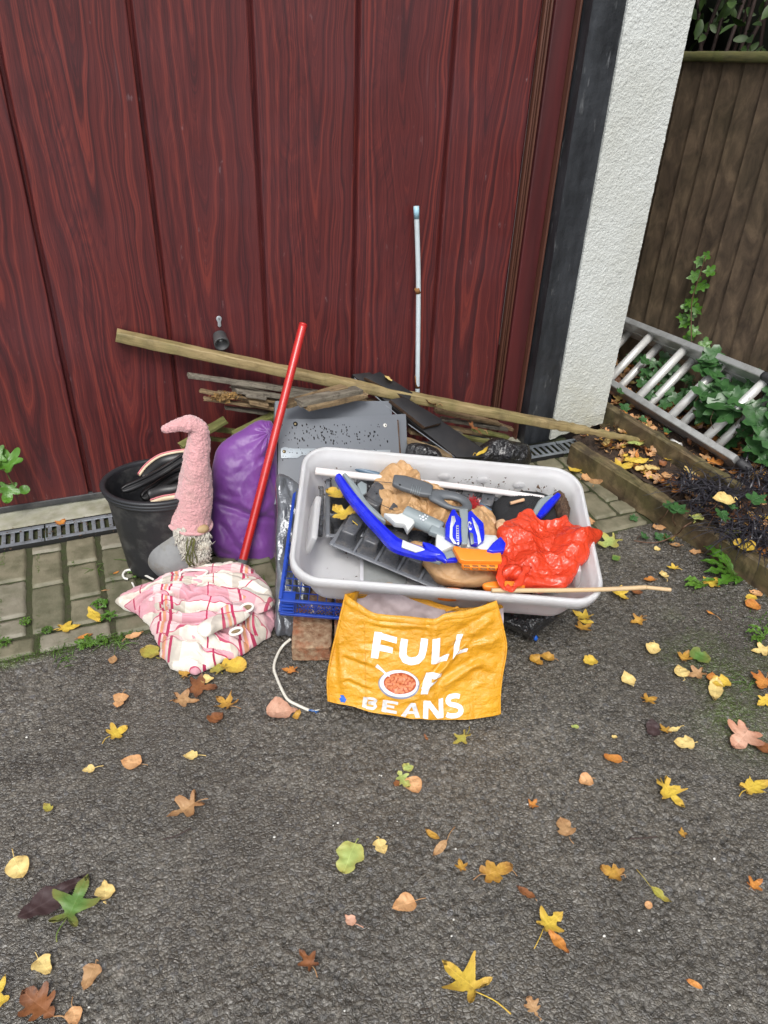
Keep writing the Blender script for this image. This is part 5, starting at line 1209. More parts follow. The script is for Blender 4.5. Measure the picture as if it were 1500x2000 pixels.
# grey scoop handle with a loop end
def scoop():
    h=.012; root=empty('grey_tool_handle',tp(850,960,h)); tag(root,'dark grey plastic tool handle with a teardrop loop lying on the brown paper','tool handle')
    def ext(px,nm,m_,th,h,b=.002,hole=None):
        Q=[tlocal(x,y,h) for x,y in px]; mb=MB(); slab(mb,[(q[0],q[1]) for q in Q],tw(0,0,h),TU,TV,TN,th,b); return mb.build(nm,m_,root)
    gr=ext([(768,934),(790,936),(830,948),(845,955),(842,975),(820,972),(782,960),(765,951)],'grip','toy_dark_grey',.016,h-.004,.005)
    # loop as a ring
    out=[tp(x,y,h+.004) for x,y in ((842,957),(868,958),(895,964),(915,976),(922,990),(915,998),(895,998),(872,992),(852,982),(838,973))]; inn=[tp(x,y,h+.004) for x,y in ((868,974),(880,974),(895,978),(903,985),(901,990),(893,990),(882,988),(875,984),(870,980),(867,977))]
    O=cr(out,50,True); I=cr(inn,50,True); V=[];n=50
    for k in range(n): V+=[O[k]-TN*.006,O[k]+TN*.002,O[k]*.7+I[k]*.3+TN*.006,O[k]*.3+I[k]*.7+TN*.006,I[k]+TN*.002,I[k]-TN*.006]
    mb=MB(); mb.add(V,[(k*6+j,k*6+(j+1)%6,((k+1)%n)*6+(j+1)%6,((k+1)%n)*6+j) for k in range(n) for j in range(6)]); mb.build('loop','toy_dark_grey',root)
    mb=MB(); c=tp(781,947,h+.0125); tube(mb,[c,c+TN*.0004],[.0028,.0028],14); mb.build('hang_hole','dark_hole',gr)
    for k in range(5):
        mb=MB(); a=tp(806+k*4,946+k*1.4,h+.0125);b=tp(802+k*4,962+k*1.4,h+.0125); beam(mb,a,b,.0013,.001,up=TN,b=.0003,n=2); mb.build('grip_rib','toy_grey',gr)
scoop()
# red bristle head
root=empty('red_brush',tp(921,988,-.03)); tag(root,'small brush with short dark red bristles beside the grey loop handle','brush'); rng=np.random.RandomState(2); mb=MB(); c=tp(918,992,-.035)
for k in range(260):
    d=np.array([rng.normal()*.6,rng.normal()*.6,0]); d=TU*(.35+rng.normal()*.35)+TV*rng.normal()*.45+TN*.8; d/=np.linalg.norm(d); p=c+TU*rng.normal()*.006+TV*rng.normal()*.008; tube(mb,[p,p+d*rng.uniform(.022,.030)],[.0007,.0005],4)
mb.build('bristles','red_bristle',root); mb=MB(); tube(mb,[c-TN*.012,c+TN*.004],[.013,.013],18); mb.build('brush_base','red_bristle',root)
mb=MB(); tube(mb,[tp(935,985,-.05),tp(958,1000,-.05)],[.008,.008],14); mb.build('brush_handle','blue_pipe',root)

# ---- blue and grey toy bow
def toy():
    root=empty('toy_bow',tp(900,1070,.02)); tag(root,'blue, grey and white plastic toy bow lying diagonally across the tote','toy')
    def ext(px,h,th,nm,m_,b=.003,par=None,tiltv=None):
        Q=[tlocal(x,y,h) for x,y in px]; mb=MB(); slab(mb,[(q[0],q[1]) for q in Q],tw(0,0,h),TU,TV,TN,th,b); return mb.build(nm,m_,par or root)
    # upper limb: swept blue bar with a grey back
    def limb(path,wds,hs,th,nm,m_,par=None,sec=None):
        P=[];n=60; C_=cr([(*p,0) for p in path],n)[:,:2]; W_=cr([(w_,0,0) for w_ in wds],n)[:,0]; H_=cr([(h,0,0) for h in hs],n)[:,0]
        c=np.array([tp(C_[i][0],C_[i][1],H_[i]) for i in range(n)]); t=np.gradient(c,axis=0); V=[]
        sec=sec or [(-1,-.5),(-1,.15),(-.72,.5),(.0,.62),(.72,.5),(1,.15),(1,-.5)]
        for i in range(n):
            d=t[i]/np.linalg.norm(t[i]); s=np.cross(TN,d); s/=np.linalg.norm(s); u=np.cross(d,s)
            for x,y in sec: V.append(c[i]+s*x*W_[i]/2+u*y*th)
        m=len(sec); mb=MB(); mb.add(V,[(i*m+k,i*m+(k+1)%m,(i+1)*m+(k+1)%m,(i+1)*m+k) for i in range(n-1) for k in range(m)]+[tuple(range(m))[::-1],tuple((n-1)*m+k for k in range(m))]); return mb.build(nm,m_,par or root,smooth=False)
    lb=limb([(660,931),(685,968),(720,1010),(745,1036),(772,1062),(800,1073),(835,1083),(862,1090)],[.016,.024,.026,.028,.034,.032,.026,.004],[.006,.004,.006,.010,.014,.018,.022,.022],.020,'limb','blue_toy')
    limb([(672,929),(692,955),(712,985),(738,1010),(752,1022)],[.010,.020,.018,.016,.004],[-.002]*5,.016,'limb_back','toy_grey',lb)
    ext([(697,950),(705,944),(716,950),(716,966),(706,972)],-.004,.010,'cam_disc','toy_grey',.003)
    # shiny raised blade near the joint
    limb([(826,1062),(840,1070),(860,1085),(872,1098)],[.004,.022,.022,.004],[.026,.028,.028,.026],.010,'limb_tip','blue_toy',lb)
    ext([(786,1056),(800,1062),(826,1072),(830,1076),(812,1080),(784,1070)],.030,.004,'pale_inset','toy_pale',.001,lb)
    ext([(806,1078),(850,1093),(890,1093),(893,1100),(868,1101),(846,1097),(812,1086)],.000,.010,'lower_blue_edge','blue_toy',.002)
    # grey-white frame from limb to grip
    ext([(748,1012),(775,1014),(789,1010),(803,1018),(808,1030),(795,1046),(788,1032),(770,1030),(762,1022)],.002,.020,'pale_bracket','toy_pale',.002)
    ext([(850,1052),(870,1055),(885,1058),(905,1052),(965,1056),(972,1066),(968,1082),(940,1080),(905,1078),(880,1077),(860,1087),(848,1080)],.004,.022,'frame','toy_pale',.003)
    ext([(826,1086),(856,1088),(880,1080),(896,1082),(896,1092),(878,1094),(858,1104),(838,1098)],.002,.012,'trigger_plate','toy_grey',.002)
    for x,y in ((836,1089),(845,1093)):
        mb=MB(); c=tp(x,y,.0145); tube(mb,[c,c+TN*.0006],[.002,.002],10); mb.build('screw','foot_rubber',root)
    # grey barrel with a small white paw-like badge
    mb=MB(); a=tp(790,1003,.008);b=tp(862,1036,.010); tube(mb,cr([a,a+(b-a)*.1,a+(b-a)*.5,b],20),[.0205]+[.0215]*18+[.020],28); bar=mb.build('barrel','toy_grey',root)
    ext([(842,1030),(868,1040),(872,1060),(852,1052),(836,1046)],.010,.018,'barrel_end','toy_grey',.003)
    for (x,y,r_) in ((826,1009,.0036),(830,1006,.0024),(822,1013,.0024),(832,1013,.0024),(827,1015,.0030),(835,1009,.002),(820,1007,.0018)):
        mb=MB(); c=tp(x,y,.0298); tube(mb,[c-TN*.0035,c+TN*.0012],[r_,r_],8); mb.build('badge_spot','print_white',bar)
    # two blue fins with white stripes either side of a grey spine
    ext([(895,1000),(912,999),(914,1020),(912,1068),(900,1068),(898,1020)],.030,.012,'spine','toy_grey',.003)
    f1=ext([(880,1004),(886,1003),(892,1014),(899,1022),(898,1045),(900,1066),(893,1068),(878,1060),(868,1054),(868,1032)],.027,.018,'fin','blue_toy',.003)
    f2=ext([(912,1009),(918,1005),(926,1015),(942,1030),(944,1052),(943,1063),(930,1070),(918,1068),(914,1048),(911,1030)],.027,.018,'fin','blue_toy',.003)
    def deco(px,par,nm='stripe',h=.0455,m_='print_white'): ext(px,h,.0005,nm,m_,0,par)
    deco([(882,1008),(888,1008),(890,1018),(884,1030),(884,1050),(893,1063),(886,1062),(878,1050),(879,1028)],f1)
    deco([(921,1010),(925,1013),(934,1028),(938,1046),(940,1058),(934,1064),(932,1046),(927,1030)],f2)
    deco([(891,1026),(896,1026),(897,1063),(894,1065),(891,1050)],f1,'name_strip')
    for k in range(7): deco([(891.8,1029+k*4.6),(895.4,1029+k*4.6),(895.6,1031.4+k*4.6),(892.2,1031.4+k*4.6)],f1,'name_mark',.0462,'blue_toy')
    el=[(918+5.4*math.cos(a)*(.8),1027+8.5*math.sin(a)+2.0*math.cos(a)) for a in np.linspace(0,2*math.pi,22,endpoint=False)]; deco(el,f2,'oval_badge')
    for k,(q) in enumerate([[(915,1022),(917,1022),(917,1032),(915,1032)],[(917,1022),(919,1024),(920,1031),(918,1031)],[(920,1023),(922,1024),(922,1032),(920,1032)]]): deco(q,f2,'badge_mark',.0462,'blue_toy')
    deco([(917,1040),(924,1042),(926,1062),(920,1064)],f2,'faint_text_panel',.0457,'toy_grey')
    # right arm: pale joint, dark blue wedge
    ext([(935,1062),(950,1054),(968,1056),(966,1068),(958,1078),(946,1084),(930,1076)],.016,.014,'pale_joint','toy_pale',.002)
    ext([(948,1083),(960,1068),(975,1056),(985,1070),(982,1084),(960,1086)],.022,.018,'wedge','blue_toy',.003)
    # far limb showing behind the red bag
    r2=limb([(1050,1012),(1062,998),(1075,983),(1090,968)],[.012,.020,.020,.014],[-.02]*4,.016,'far_limb','blue_toy')
    limb([(1040,1010),(1054,992),(1062,980),(1078,970)],[.014,.024,.022,.010],[-.03]*4,.014,'far_limb_back','toy_grey',r2)
    # orange clip
    ext([(883,1075),(890,1074),(900,1078),(975,1083),(978,1104),(905,1103),(896,1100),(888,1085)],.016,.016,'orange_clip','toy_orange',.002)
    cl=ext([(902,1100),(972,1103),(970,1116),(905,1114),(900,1108)],.004,.014,'clip_foot','toy_orange',.002)
    for k in range(4):
        px0=905+k*16.5; ext([(px0,1103.5),(px0+12,1104.5),(px0+13,1107.5),(px0+2,1107)],.0178,.0008,'clip_slot','rust',0,cl); ext([(px0,1109.5),(px0+12,1110.5),(px0+13,1113),(px0+2,1112.5)],.0178,.0008,'clip_slot','rust',0,cl)
toy()
lump('orange_piece',[(945,1140),(985,1136),(1020,1140),(1022,1150),(985,1151),(950,1149)],-.012,.007,.02,'toy_orange','flat orange plastic piece wedged against the front rim of the tote','toy part',None,nr=20,na=60,power=6)
lump('orange_piece',[(850,1152),(880,1150),(905,1154),(905,1166),(875,1168),(850,1163)],-.07,.010,.02,'toy_orange','orange plastic lump glowing through the front wall of the tote','toy part',None,nr=20,na=60,power=6)
# ================================================================= YELLOW BAG
def yellow_bag():
    A=onZ(640,1396,.004);B=onZ(980,1396,.004); ub=(B-A)/np.linalg.norm(B-A); th=R(63); back=np.array([-ub[1],ub[0],0]); vb=back*math.cos(th)+np.array([0,0,1])*math.sin(th); nb=np.cross(ub,vb); nb=nb if nb[1]<0 else -nb
    nb/=np.linalg.norm(nb)
    Zp=lambda x,y:(560+x/3.,1060+y/3.)
    root=empty('shopping_bag',(A+B)/2); tag(root,'yellow woven shopping bag reading FULL OF BEANS, standing in front of the tote','shopping bag')
    def uv(x,y): p=onpl(*Zp(x,y),A,nb); return ((p-A)@ub,(p-A)@vb)
    W_=uv(1250,1005)[0]
    def disp(u,v):
        """height of the cloth off the flat panel (metres)"""
        P=np.stack([u,v,u*0],-1)
        h=.026*np.sin(np.clip(u/W_,0,1)*math.pi)**.7*(1-.25*np.clip(v/.27,0,1))
        h=h+.0050*fbm(P*np.array([5,8,1]),3,3)+.0100*_tri(u*9+.5*vn(P*9,4),v*13+.5*vn(P*9,5),3)+.0050*_tri(u*20+.5*vn(P*19,4)+v*9,v*36+.5*vn(P*19,5),8)+.0022*_tri(u*46+.6*vn(P*40,4),v*90+.6*vn(P*40,5)-u*20,18)+.0006*fbm(P*np.array([40,130,1]),9,3)
        def crease(x0,y0,x1,y1,amp,wd):
            a=np.array(uv(x0,y0));b=np.array(uv(x1,y1)); d=b-a; L=np.linalg.norm(d); d/=L; du=u-a[0];dv=v-a[1]; t=du*d[0]+dv*d[1]; s=-du*d[1]+dv*d[0]+.004*vn(P*20,6)
            m=np.clip((t/L+.1)*5,0,1)*np.clip((1.1-t/L)*5,0,1); return amp*m*(np.exp(-(s/wd)**2)-.8*np.exp(-((s+wd*1.5)/wd)**2))
        h=h+crease(1060,560,780,860,.0095,.008)+crease(1130,690,900,830,.006,.010)+crease(870,430,830,1000,.005,.012)+crease(1200,430,1000,560,.006,.011)+crease(330,640,520,690,.004,.007)+crease(340,780,500,820,.004,.006)+crease(1080,700,1220,720,.006,.012)+crease(300,540,330,860,.004,.008)+crease(1230,560,1050,600,.005,.01)+crease(500,460,820,480,.003,.006)
        return h
    def S(u,v,off=0.): u=np.asarray(u,float);v=np.asarray(v,float); return A+u[...,None]*ub+v[...,None]*vb+(disp(u,v)+off)[...,None]*nb
    c2=lambda L:np.array([uv(*q) for q in L])
    T=c2([(347,300),(430,352),(520,400),(700,415),(850,430),(930,398),(1050,382),(1225,338)]);Rt=c2([(1225,338),(1248,420),(1268,500),(1287,620),(1262,780),(1250,900),(1250,1005)]);Bm=c2([(245,930),(380,940),(500,972),(640,992),(760,1008),(1050,1014),(1250,1005)]);Lf=c2([(347,300),(318,420),(290,540),(262,660),(240,800),(245,930)])
    G=coons(T,Rt,Bm,Lf,230,170); edge=np.minimum(np.linspace(0,1,230)[:,None]*np.ones(170),1-np.linspace(0,1,230)[:,None]*np.ones(170)); F3=S(G[...,0],G[...,1])
    f3=F3-nb*(disp(G[...,0],G[...,1])*(1-np.clip(edge*14,0,1)**.5))[...,None]
    mb=MB(); addgrid(mb,f3); fp=mb.build('front_panel','yellow_woven',root)
    # top hem: doubled band along the mouth, piping down the left seam
    mb=MB(); n=230; rows=[]
    for q,(dy,off) in enumerate(((0,.0012),(0,.0024),(.024,.0022),(.026,.0006))):
        j=[np.interp(dy/.27*170,range(170),f3[i,:,c]) for i in range(n) for c in range(3)]; rows.append(np.array(j).reshape(n,3)+nb*off)
    addgrid(mb,np.stack(rows,1)); mb.build('hem','yellow_woven',root)
    mb=MB(); tube(mb,f3[0,::3]+nb*.001,[.0028]*len(f3[0,::3]),8); mb.build('piping','yellow_woven',root); mb=MB(); tube(mb,f3[-1,::3]+nb*.0005,[.0022]*len(f3[-1,::3]),8); mb.build('piping','yellow_woven',root)
    # stitched pocket outline seam lines
    mb=MB()
    for (x0,y0,x1,y1) in ((455,455,462,880),(470,840,690,880),(330,860,480,890)):
        a=np.array(uv(x0,y0));b=np.array(uv(x1,y1)); t=np.linspace(0,1,40)[:,None]; q=a+(b-a)*t; tube(mb,S(q[:,0],q[:,1],.0002),[.0009]*40,5)
    mb.build('seam','yellow_woven',root)
    # back panel, 9-11 cm behind, slumped against the tote
    def S2(x,y,dep): return onpl(*Zp(x,y),A+back*dep,nb)
    Tb=[S2(x,y,.085) for x,y in ((357,262),(400,256),(450,262),(500,290),(530,262),(575,234),(640,242),(690,275),(750,312),(830,333),(900,358),(1000,380),(1100,378),(1180,362),(1232,340),(1266,372))]
    Bb=[A+back*.10+ub*(W_*t)+np.array([0,0,.002]) for t in np.linspace(0,1,8)]
    Lb=[Tb[0],Tb[0]*.5+Bb[0]*.5-ub*.006,Bb[0]];Rb=[Tb[-1],Tb[-1]*.5+Bb[-1]*.5+ub*.008,Bb[-1]]
    Gb=coons(Tb,Rb,Bb,Lb,120,60); Gb=Gb+nb*(.002*crum(Gb,20,4)+.002*fbm(Gb*15,2,3))[...,None]; mb=MB(); addgrid(mb,Gb,flip=True); bp=mb.build('back_panel','yellow_woven',root)
    Lg=[]; 
    G2=coons([S2(x,y,.078) for x,y in ((430,322),(480,318),(520,282),(600,262),(680,300),(760,340),(870,382),(1000,400),(1150,395),(1225,370))],Rb,[b-back*.006 for b in Bb],[S2(395,320,.078),Lb[1]-back*.006,Bb[0]-back*.006],110,50)
    G2=G2+nb*(.010+.012*crum(G2,17,14)+.002*fbm(G2*50,3,2))[...,None]; mb=MB(); addgrid(mb,G2); mb.build('lining','lining',root)
    # rolled yellow edge of the back panel
    mb=MB(); e=Gb[:,0]; V=[]; 
    e2=[x+nb*.003 for x in e]; e3=[x-vb*(.018+.004*math.sin(i*.2))+nb*.005 for i,x in enumerate(e)]
    addgrid(mb,np.stack([e,np.array(e2),np.array(e3)],1)); mb.build('hem','yellow_woven',root)
    # gussets: left and right, and the base
    for side,(fe_,be_) in (('l',(f3[0],Gb[0])),('r',(f3[-1],Gb[-1]))):
        be2=np.array([[np.interp(t,np.linspace(0,1,len(be_)),be_[:,c]) for c in range(3)] for t in np.linspace(0,1,len(fe_))]); k=np.linspace(0,1,14)[:,None,None]
        g_=fe_[None]*(1-k)+be2[None]*k; inw=(ub if side=='l' else -ub)*.03; g_=g_+np.sin(k*math.pi)*inw+ (.003*crum(g_,24,8))[...,None]*ub
        mb=MB(); addgrid(mb,g_,flip=(side=='l')); mb.build('gusset','yellow_woven',root)
    k=np.linspace(0,1,6)[None,:,None]; fb=f3[:,-1]; bb=np.array([[np.interp(t,np.linspace(0,1,120),Gb[:,-1,c]) for c in range(3)] for t in np.linspace(0,1,230)]); mb=MB(); addgrid(mb,fb[:,None]*(1-k)+bb[:,None]*k); mb.build('base','yellow_woven',root)
    # strap stub at the mouth
    q=[S2(x,y,.05) for x,y in ((925,395),(1000,372),(1010,380),(935,405))]; mb=MB(); mb.add(q+[x-nb*.002 for x in q],[(0,1,2,3),(4,7,6,5),(0,4,5,1),(1,5,6,2),(2,6,7,3),(3,7,4,0)]); mb.build('handle_stub','yellow_woven',root,smooth=False)
    # ---- printing, laid on the cloth
    cnt=[0]
    def stroke(mb,pts,w,off=None,mi=0,sm=False):
        cnt[0]+=1; off=.0011+.00006*(cnt[0]%12) if off is None else off
        p=np.array(pts,float); 
        if sm: p=cr(p,40)
        out=[p[0]]
        for a,b in zip(p[:-1],p[1:]):
            L=np.linalg.norm(b-a); m=max(1,int(L/4)); out+= [a+(b-a)*(i+1)/m for i in range(m)]
        p=np.array(out); t=np.gradient(p,axis=0); t/=np.linalg.norm(t,axis=1)[:,None]+1e-9; nn=np.stack([-t[:,1],t[:,0]],1); c=np.linspace(-1,1,9)
        w_=np.ones(len(p))*w if not hasattr(w,'__len__') else np.interp(np.linspace(0,1,len(p)),np.linspace(0,1,len(w)),w)
        grid=p[:,None]+nn[:,None]*(c[None,:,None]*w_[:,None,None]/2)
        U=np.array([[uv(*q) for q in row] for row in grid]); addgrid(mb,S(U[...,0],U[...,1],off),mi)
    def quadp(mb,c4,off=None,mi=0):
        """filled quad in print coordinates"""
        cnt[0]+=1; off=.0011+.00006*(cnt[0]%12) if off is None else off
        a,b,c,d=[np.array(x,float) for x in c4]; nu=max(2,int(np.linalg.norm(b-a)/5)+1); nv=max(2,int(np.linalg.norm(d-a)/5)+1)
        g=np.array([[ (a*(1-s)+b*s)*(1-t)+(d*(1-s)+c*s)*t for t in np.linspace(0,1,nv)] for s in np.linspace(0,1,nu)]); U=np.array([[uv(*q) for q in r_] for r_ in g]); addgrid(mb,S(U[...,0],U[...,1],off),mi)
    mb=MB()
    # F
    quadp(mb,((513,508),(557,512),(533,662),(491,656))); quadp(mb,((556,516),(643,540),(640,574),(552,552))); quadp(mb,((547,583),(620,600),(615,632),(542,616)))
    mb.build('letter','print_white',fp)
    mb=MB(); stroke(mb,[(687,548),(678,600),(676,640),(690,664),(722,674),(760,668),(784,648),(794,610),(803,548)],42); mb.build('letter','print_white',fp)
    mb=MB(); quadp(mb,((848,548),(893,542),(886,690),(840,690))); quadp(mb,((886,656),(948,640),(930,676),(885,690))); mb.build('letter','print_white',fp)
    mb=MB(); quadp(mb,((992,528),(1028,524),(1000,612),(962,664))); quadp(mb,((1008,610),(1056,606),(1050,628),(985,638))); mb.build('letter','print_white',fp)
    mb=MB(); quadp(mb,((812,742),(850,740),(818,862),(778,862))); quadp(mb,((848,740),(902,742),(896,770),(842,770))); quadp(mb,((834,790),(880,782),(862,800),(828,815))); mb.build('letter','print_white',fp)
    # BEANS
    m2=MB(); quadp(m2,((448,882),(474,884),(464,948),(440,940))); stroke(m2,[(474,890),(505,893),(522,902),(515,914),(478,914)],15); stroke(m2,[(476,917),(512,924),(520,938),(505,950),(464,944)],16); m2.build('letter','print_grey',fp)
    m2=MB(); quadp(m2,((562,898),(588,900),(578,972),(552,965))); quadp(m2,((586,901),(650,910),(646,926),(584,916))); quadp(m2,((584,926),(628,934),(625,948),(581,940))); quadp(m2,((580,952),(640,962),(640,978),(577,970))); m2.build('letter','print_grey',fp)
    m2=MB(); quadp(m2,((722,915),(742,916),(690,995),(664,988))); quadp(m2,((722,915),(748,916),(776,1002),(748,1000))); quadp(m2,((704,962),(756,966),(760,980),(694,978))); m2.build('letter','print_grey',fp)
    mb=MB(); quadp(mb,((796,906),(824,902),(820,1004),(792,1004))); quadp(mb,((800,904),(832,900),(906,1000),(874,1004))); quadp(mb,((884,896),(910,892),(910,1000),(884,1003))); mb.build('letter','print_white',fp)
    mb=MB(); stroke(mb,[(1008,886),(985,882),(952,888),(938,908),(950,926),(985,934),(1010,948),(1010,972),(988,988),(950,990),(928,982)],28,sm=True); mb.build('letter','print_white',fp)
    # bowl of beans
    def disc(mb,cx,cy,rx,ry,off,mi=0,n=48,nr=12,rot=0.,wob=0,seed=0,inner=0.):
        g=np.zeros((nr,n+1,2)); 
        for i,r_ in enumerate(np.linspace(inner,1,nr)):
            for k in range(n+1):
                a=2*math.pi*(k%n)/n; q=r_*(1+wob*math.sin(3*a+seed)); x,y=rx*q*math.cos(a),ry*q*math.sin(a); g[i,k]=(cx+x*math.cos(rot)-y*math.sin(rot),cy+x*math.sin(rot)+y*math.cos(rot))
        U=np.array([[uv(*q) for q in r_] for r_ in g]); addgrid(mb,S(U[...,0],U[...,1],off),mi)
    bowl=MB(); disc(bowl,654,808,120,84,.0012,0,rot=.08); bw=bowl.build('bean_bowl_print','bowl_shadow',fp)
    m3=MB(); disc(m3,655,803,114,78,.0016,0,rot=.08); m3.build('bowl_rim','bowl_white',bw)
    m3=MB(); disc(m3,659,801,94,61,.0019,0,rot=.06,inner=.0); m3.build('sauce','bean_sauce',bw)
    m3=MB(); rng=np.random.RandomState(9); pts=[]
    while len(pts)<62:
        a=rng.rand()*6.28; r_=math.sqrt(rng.rand())*.88; x,y=659+94*r_*math.cos(a),801+61*r_*math.sin(a)
        if all((x-p)**2+(y-q)**2>105 for p,q in pts): pts.append((x,y))
    for k,(x,y) in enumerate(pts): disc(m3,x,y,8.8+rng.rand()*2,6.6+rng.rand()*1.5,.0022+.00002*k,0,12,3,rng.rand()*3)
    m3.build('beans','bean',bw)['kind']='stuff'
    m3=MB(); stroke(m3,[(522,698),(545,716),(570,738),(600,760)],[22,14,10,9],.0027); stroke(m3,[(785,835),(800,815),(815,800)],[8,6,4],.0015); m3.build('spoon','bowl_white',bw)
    m3=MB(); quadp(m3,((312,884),(332,880),(350,905),(338,925))); quadp(m3,((308,900),(326,892),(340,918),(318,922))); m3.build('blue_print','blue_mark',fp)
yellow_bag()

# ================================================================= STRIPED CURTAIN
t=NT('plaid_cotton'); u=t.coord('UV'); sp=t.n('ShaderNodeSeparateXYZ'); t.l(u,sp.inputs[0]); sx,sy=sp.outputs[0],sp.outputs[1]
def per(x,p): return t.math('FRACT',t.math('DIVIDE',x,p))
def band(f,a,b): return t.math('MULTIPLY',t.math('GREATER_THAN',f,a),t.math('LESS_THAN',f,b))
WHT,PNK,MAG,ORG,BEI=(.70,.655,.58),(.62,.32,.37),(.40,.03,.09),(.60,.28,.16),(.52,.475,.41)
f=per(sx,.175); g=per(sy,.135)
c=t.mix(band(g,.0,.52),WHT,PNK); c=t.mix(t.math('MULTIPLY',band(f,.48,.90),band(g,.0,.52)),c,(.70,.50,.50)); c=t.mix(t.math('MULTIPLY',band(f,.48,.90),band(g,.52,1.)),c,BEI)
for a,b,cc in ((.20,.218,MAG),(.60,.635,MAG),(.66,.70,ORG),(.70,.715,PNK),(.74,.775,MAG)): c=t.mix(band(f,a,b),c,cc)
for a,b,cc in ((.0,.022,MAG),(.50,.522,MAG)): c=t.mix(t.math('MULTIPLY',band(g,a,b),.85),c,cc)
o=t.coord('Object'); c=t.mix(t.math('MULTIPLY',t.ramp(t.noise(o,11,6,.6),[(.5,0),(.8,1)]),.5),c,(.36,.31,.24))
t.set(Base_Color=c,Roughness=.85,Sheen_Weight=.15,Specular_IOR_Level=.2); nb_2=t.bump(t.noise(o,120,4),.4,.001)
def curtain():
    TI=onZ(236,1172,.02)
    top=[(228,1172,.015),(262,1152,.03),(300,1137,.04),(335,1120,.05),(378,1108,.055),(430,1102,.06),(463,1101,.065),(478,1107,.06),(500,1118,.055),(520,1138,.05),(533,1165,.04),(536,1200,.03),(532,1232,.012),(510,1256,.006),(480,1276,.004),(440,1292,.003),(405,1308,.003),(375,1317,.003),(345,1308,.003),(325,1296,.003),(312,1275,.004),(300,1245,.006),(284,1214,.01),(262,1197,.012),(240,1188,.012)]
    O=[onZ(x,y,z) for x,y,z in top]; C=onZ(410,1200,.045)
    def coords(P):
        d=P-TI; x=d@np.array([.97,-.22,0]); y=d@np.array([.22,.97,0])
        wv=.022*fbm(P*11,41,3)+.03*vn(P*4.5,7)
        yy=(y+wv+.25*np.clip(x-.12,0,1)**2*1.2)/(.18+.72*np.clip(x+.06,0.11,1)**.75)   # folds fan out from the left tip
        return x,yy,y
    def fold(P,r):
        x,yy,y=coords(P); f1=(yy*10.5+.35*vn(P*11,3))%1; m1=.5+.5*np.clip(vn(P*5+yy[...,None]*2,61)+.6,0,1.2); h=.032*m1*(1-(np.abs(f1-.5)*2)**2.2)
        f2=(yy*25+1.1*vn(P*9,13)+x*4)%1; h=h+.0065*(1-(np.abs(f2-.5)*2)**2)
        m=np.clip(vn(P*8,23)+.2,0,1); f3=(x*17+yy*9+1.2*vn(P*13,33))%1; h=h+.0085*m*(1-np.abs(f3-.5)*2)**1.2
        return h-.018+.003*fbm(P*40,9,2)+.020*crum(P,11,4,2,.9)
    def uvf(P):
        x,yy,y=coords(P); k=np.floor(yy*10.5+.35*vn(P*11,3)); s=x*.85+.007*np.sin(k*2.4)+.012*vn(P*13,5)+.02*vn(P*5,9); tt=yy*.42+.02*np.sin(k*1.7)+.3*y
        return np.stack([s,tt],1)
    C=C; n=(0,-.28,1)
    root=empty('striped_curtain',C); tag(root,'heap of pink, cream and magenta checked curtain with eyelets, on the ground below the gnome','curtain')
    o=puff('cloth',O,C,n,.052,.030,'plaid_cotton',root,nr=190,na=620,fold=fold,power=2.6,rim=.035,uvf=uvf)
    # flatten what would sink below the ground
    me=o.data; co_=np.zeros(len(me.vertices)*3); me.vertices.foreach_get('co',co_); co_=co_.reshape(-1,3); zmin=-C[2]+.0025; co_[:,2]=np.maximum(co_[:,2],zmin+.001*np.sin(co_[:,0]*300)); me.vertices.foreach_set('co',co_.ravel()); me.update()
    # separate turned-over flaps with their own folds
    def flap(px,C_,bul,seed,nm='fold_flap',z=.09,off=(.0,.0)):
        O_=[onZ(x,y,z) for x,y in px]; Cc=onZ(C_[0],C_[1],z)
        def fo(P,r): return .010*(1-np.abs(((P@np.array([.5,.9,0])*19+.9*vn(P*12,seed))%1)-.5)*2)+.004*fbm(P*26,seed,3)
        def uf(P): x,yy,y=coords(P); a=.5+seed; return np.stack([x*math.cos(a)+y*math.sin(a)+.01*vn(P*20,seed)+off[0],-x*math.sin(a)+y*math.cos(a)+off[1]],1)
        return puff(nm,O_,Cc,n,bul,.008,'plaid_cotton',root,nr=60,na=200,fold=fo,power=3,rim=.03,uvf=uf)
    flap([(470,1122),(484,1119),(505,1126),(522,1142),(533,1168),(531,1186),(512,1196),(493,1200),(478,1196),(462,1178),(455,1150)],(493,1160),.016,2,z=.072)
    flap([(330,1135),(365,1122),(410,1116),(455,1106),(468,1108),(462,1125),(430,1140),(390,1146),(350,1160),(315,1172),(290,1170)],(390,1136),.014,5,z=.075,off=(.03,.02))
    flap([(385,1225),(420,1200),(452,1178),(475,1178),(490,1196),(470,1216),(430,1230),(400,1244)],(435,1210),.012,9,z=.092,off=(.05,.0))
    for (x,y,z_,rx,ry) in ((482,1187,.108,.0165,.0105),(461,1233,.092,.0155,.008)):
        c=onZ(x,y,z_); d,s_,u_=frame_from(VIEW(c)*.75+np.array([0,0,.5]),(1,0,.2)); pts=[c+u_*math.cos(a)*rx+s_*math.sin(a)*ry for a in np.linspace(0,2*math.pi,41)]
        mb=MB(); tube(mb,pts,.0035,8,cap=False); e_=mb.build('eyelet','white_plastic',root); mb=MB(); mb.add([c-d*.001]+pts[:-1],[(0,1+k,1+(k+1)%40) for k in range(40)]); mb.build('eyelet_hole','brown_slat',e_)
curtain()
def hanger(px,label,z=.012,r_=.0032):
    P=cr([onZ(x,y,z if not hasattr(z,'__len__') else z[i]) for i,(x,y) in enumerate(px)],60); mb=MB(); tube(mb,P,[r_]*60,10); return tag(mb.build('clothes_hanger','white_plastic',org=P[0]),label,'hanger')
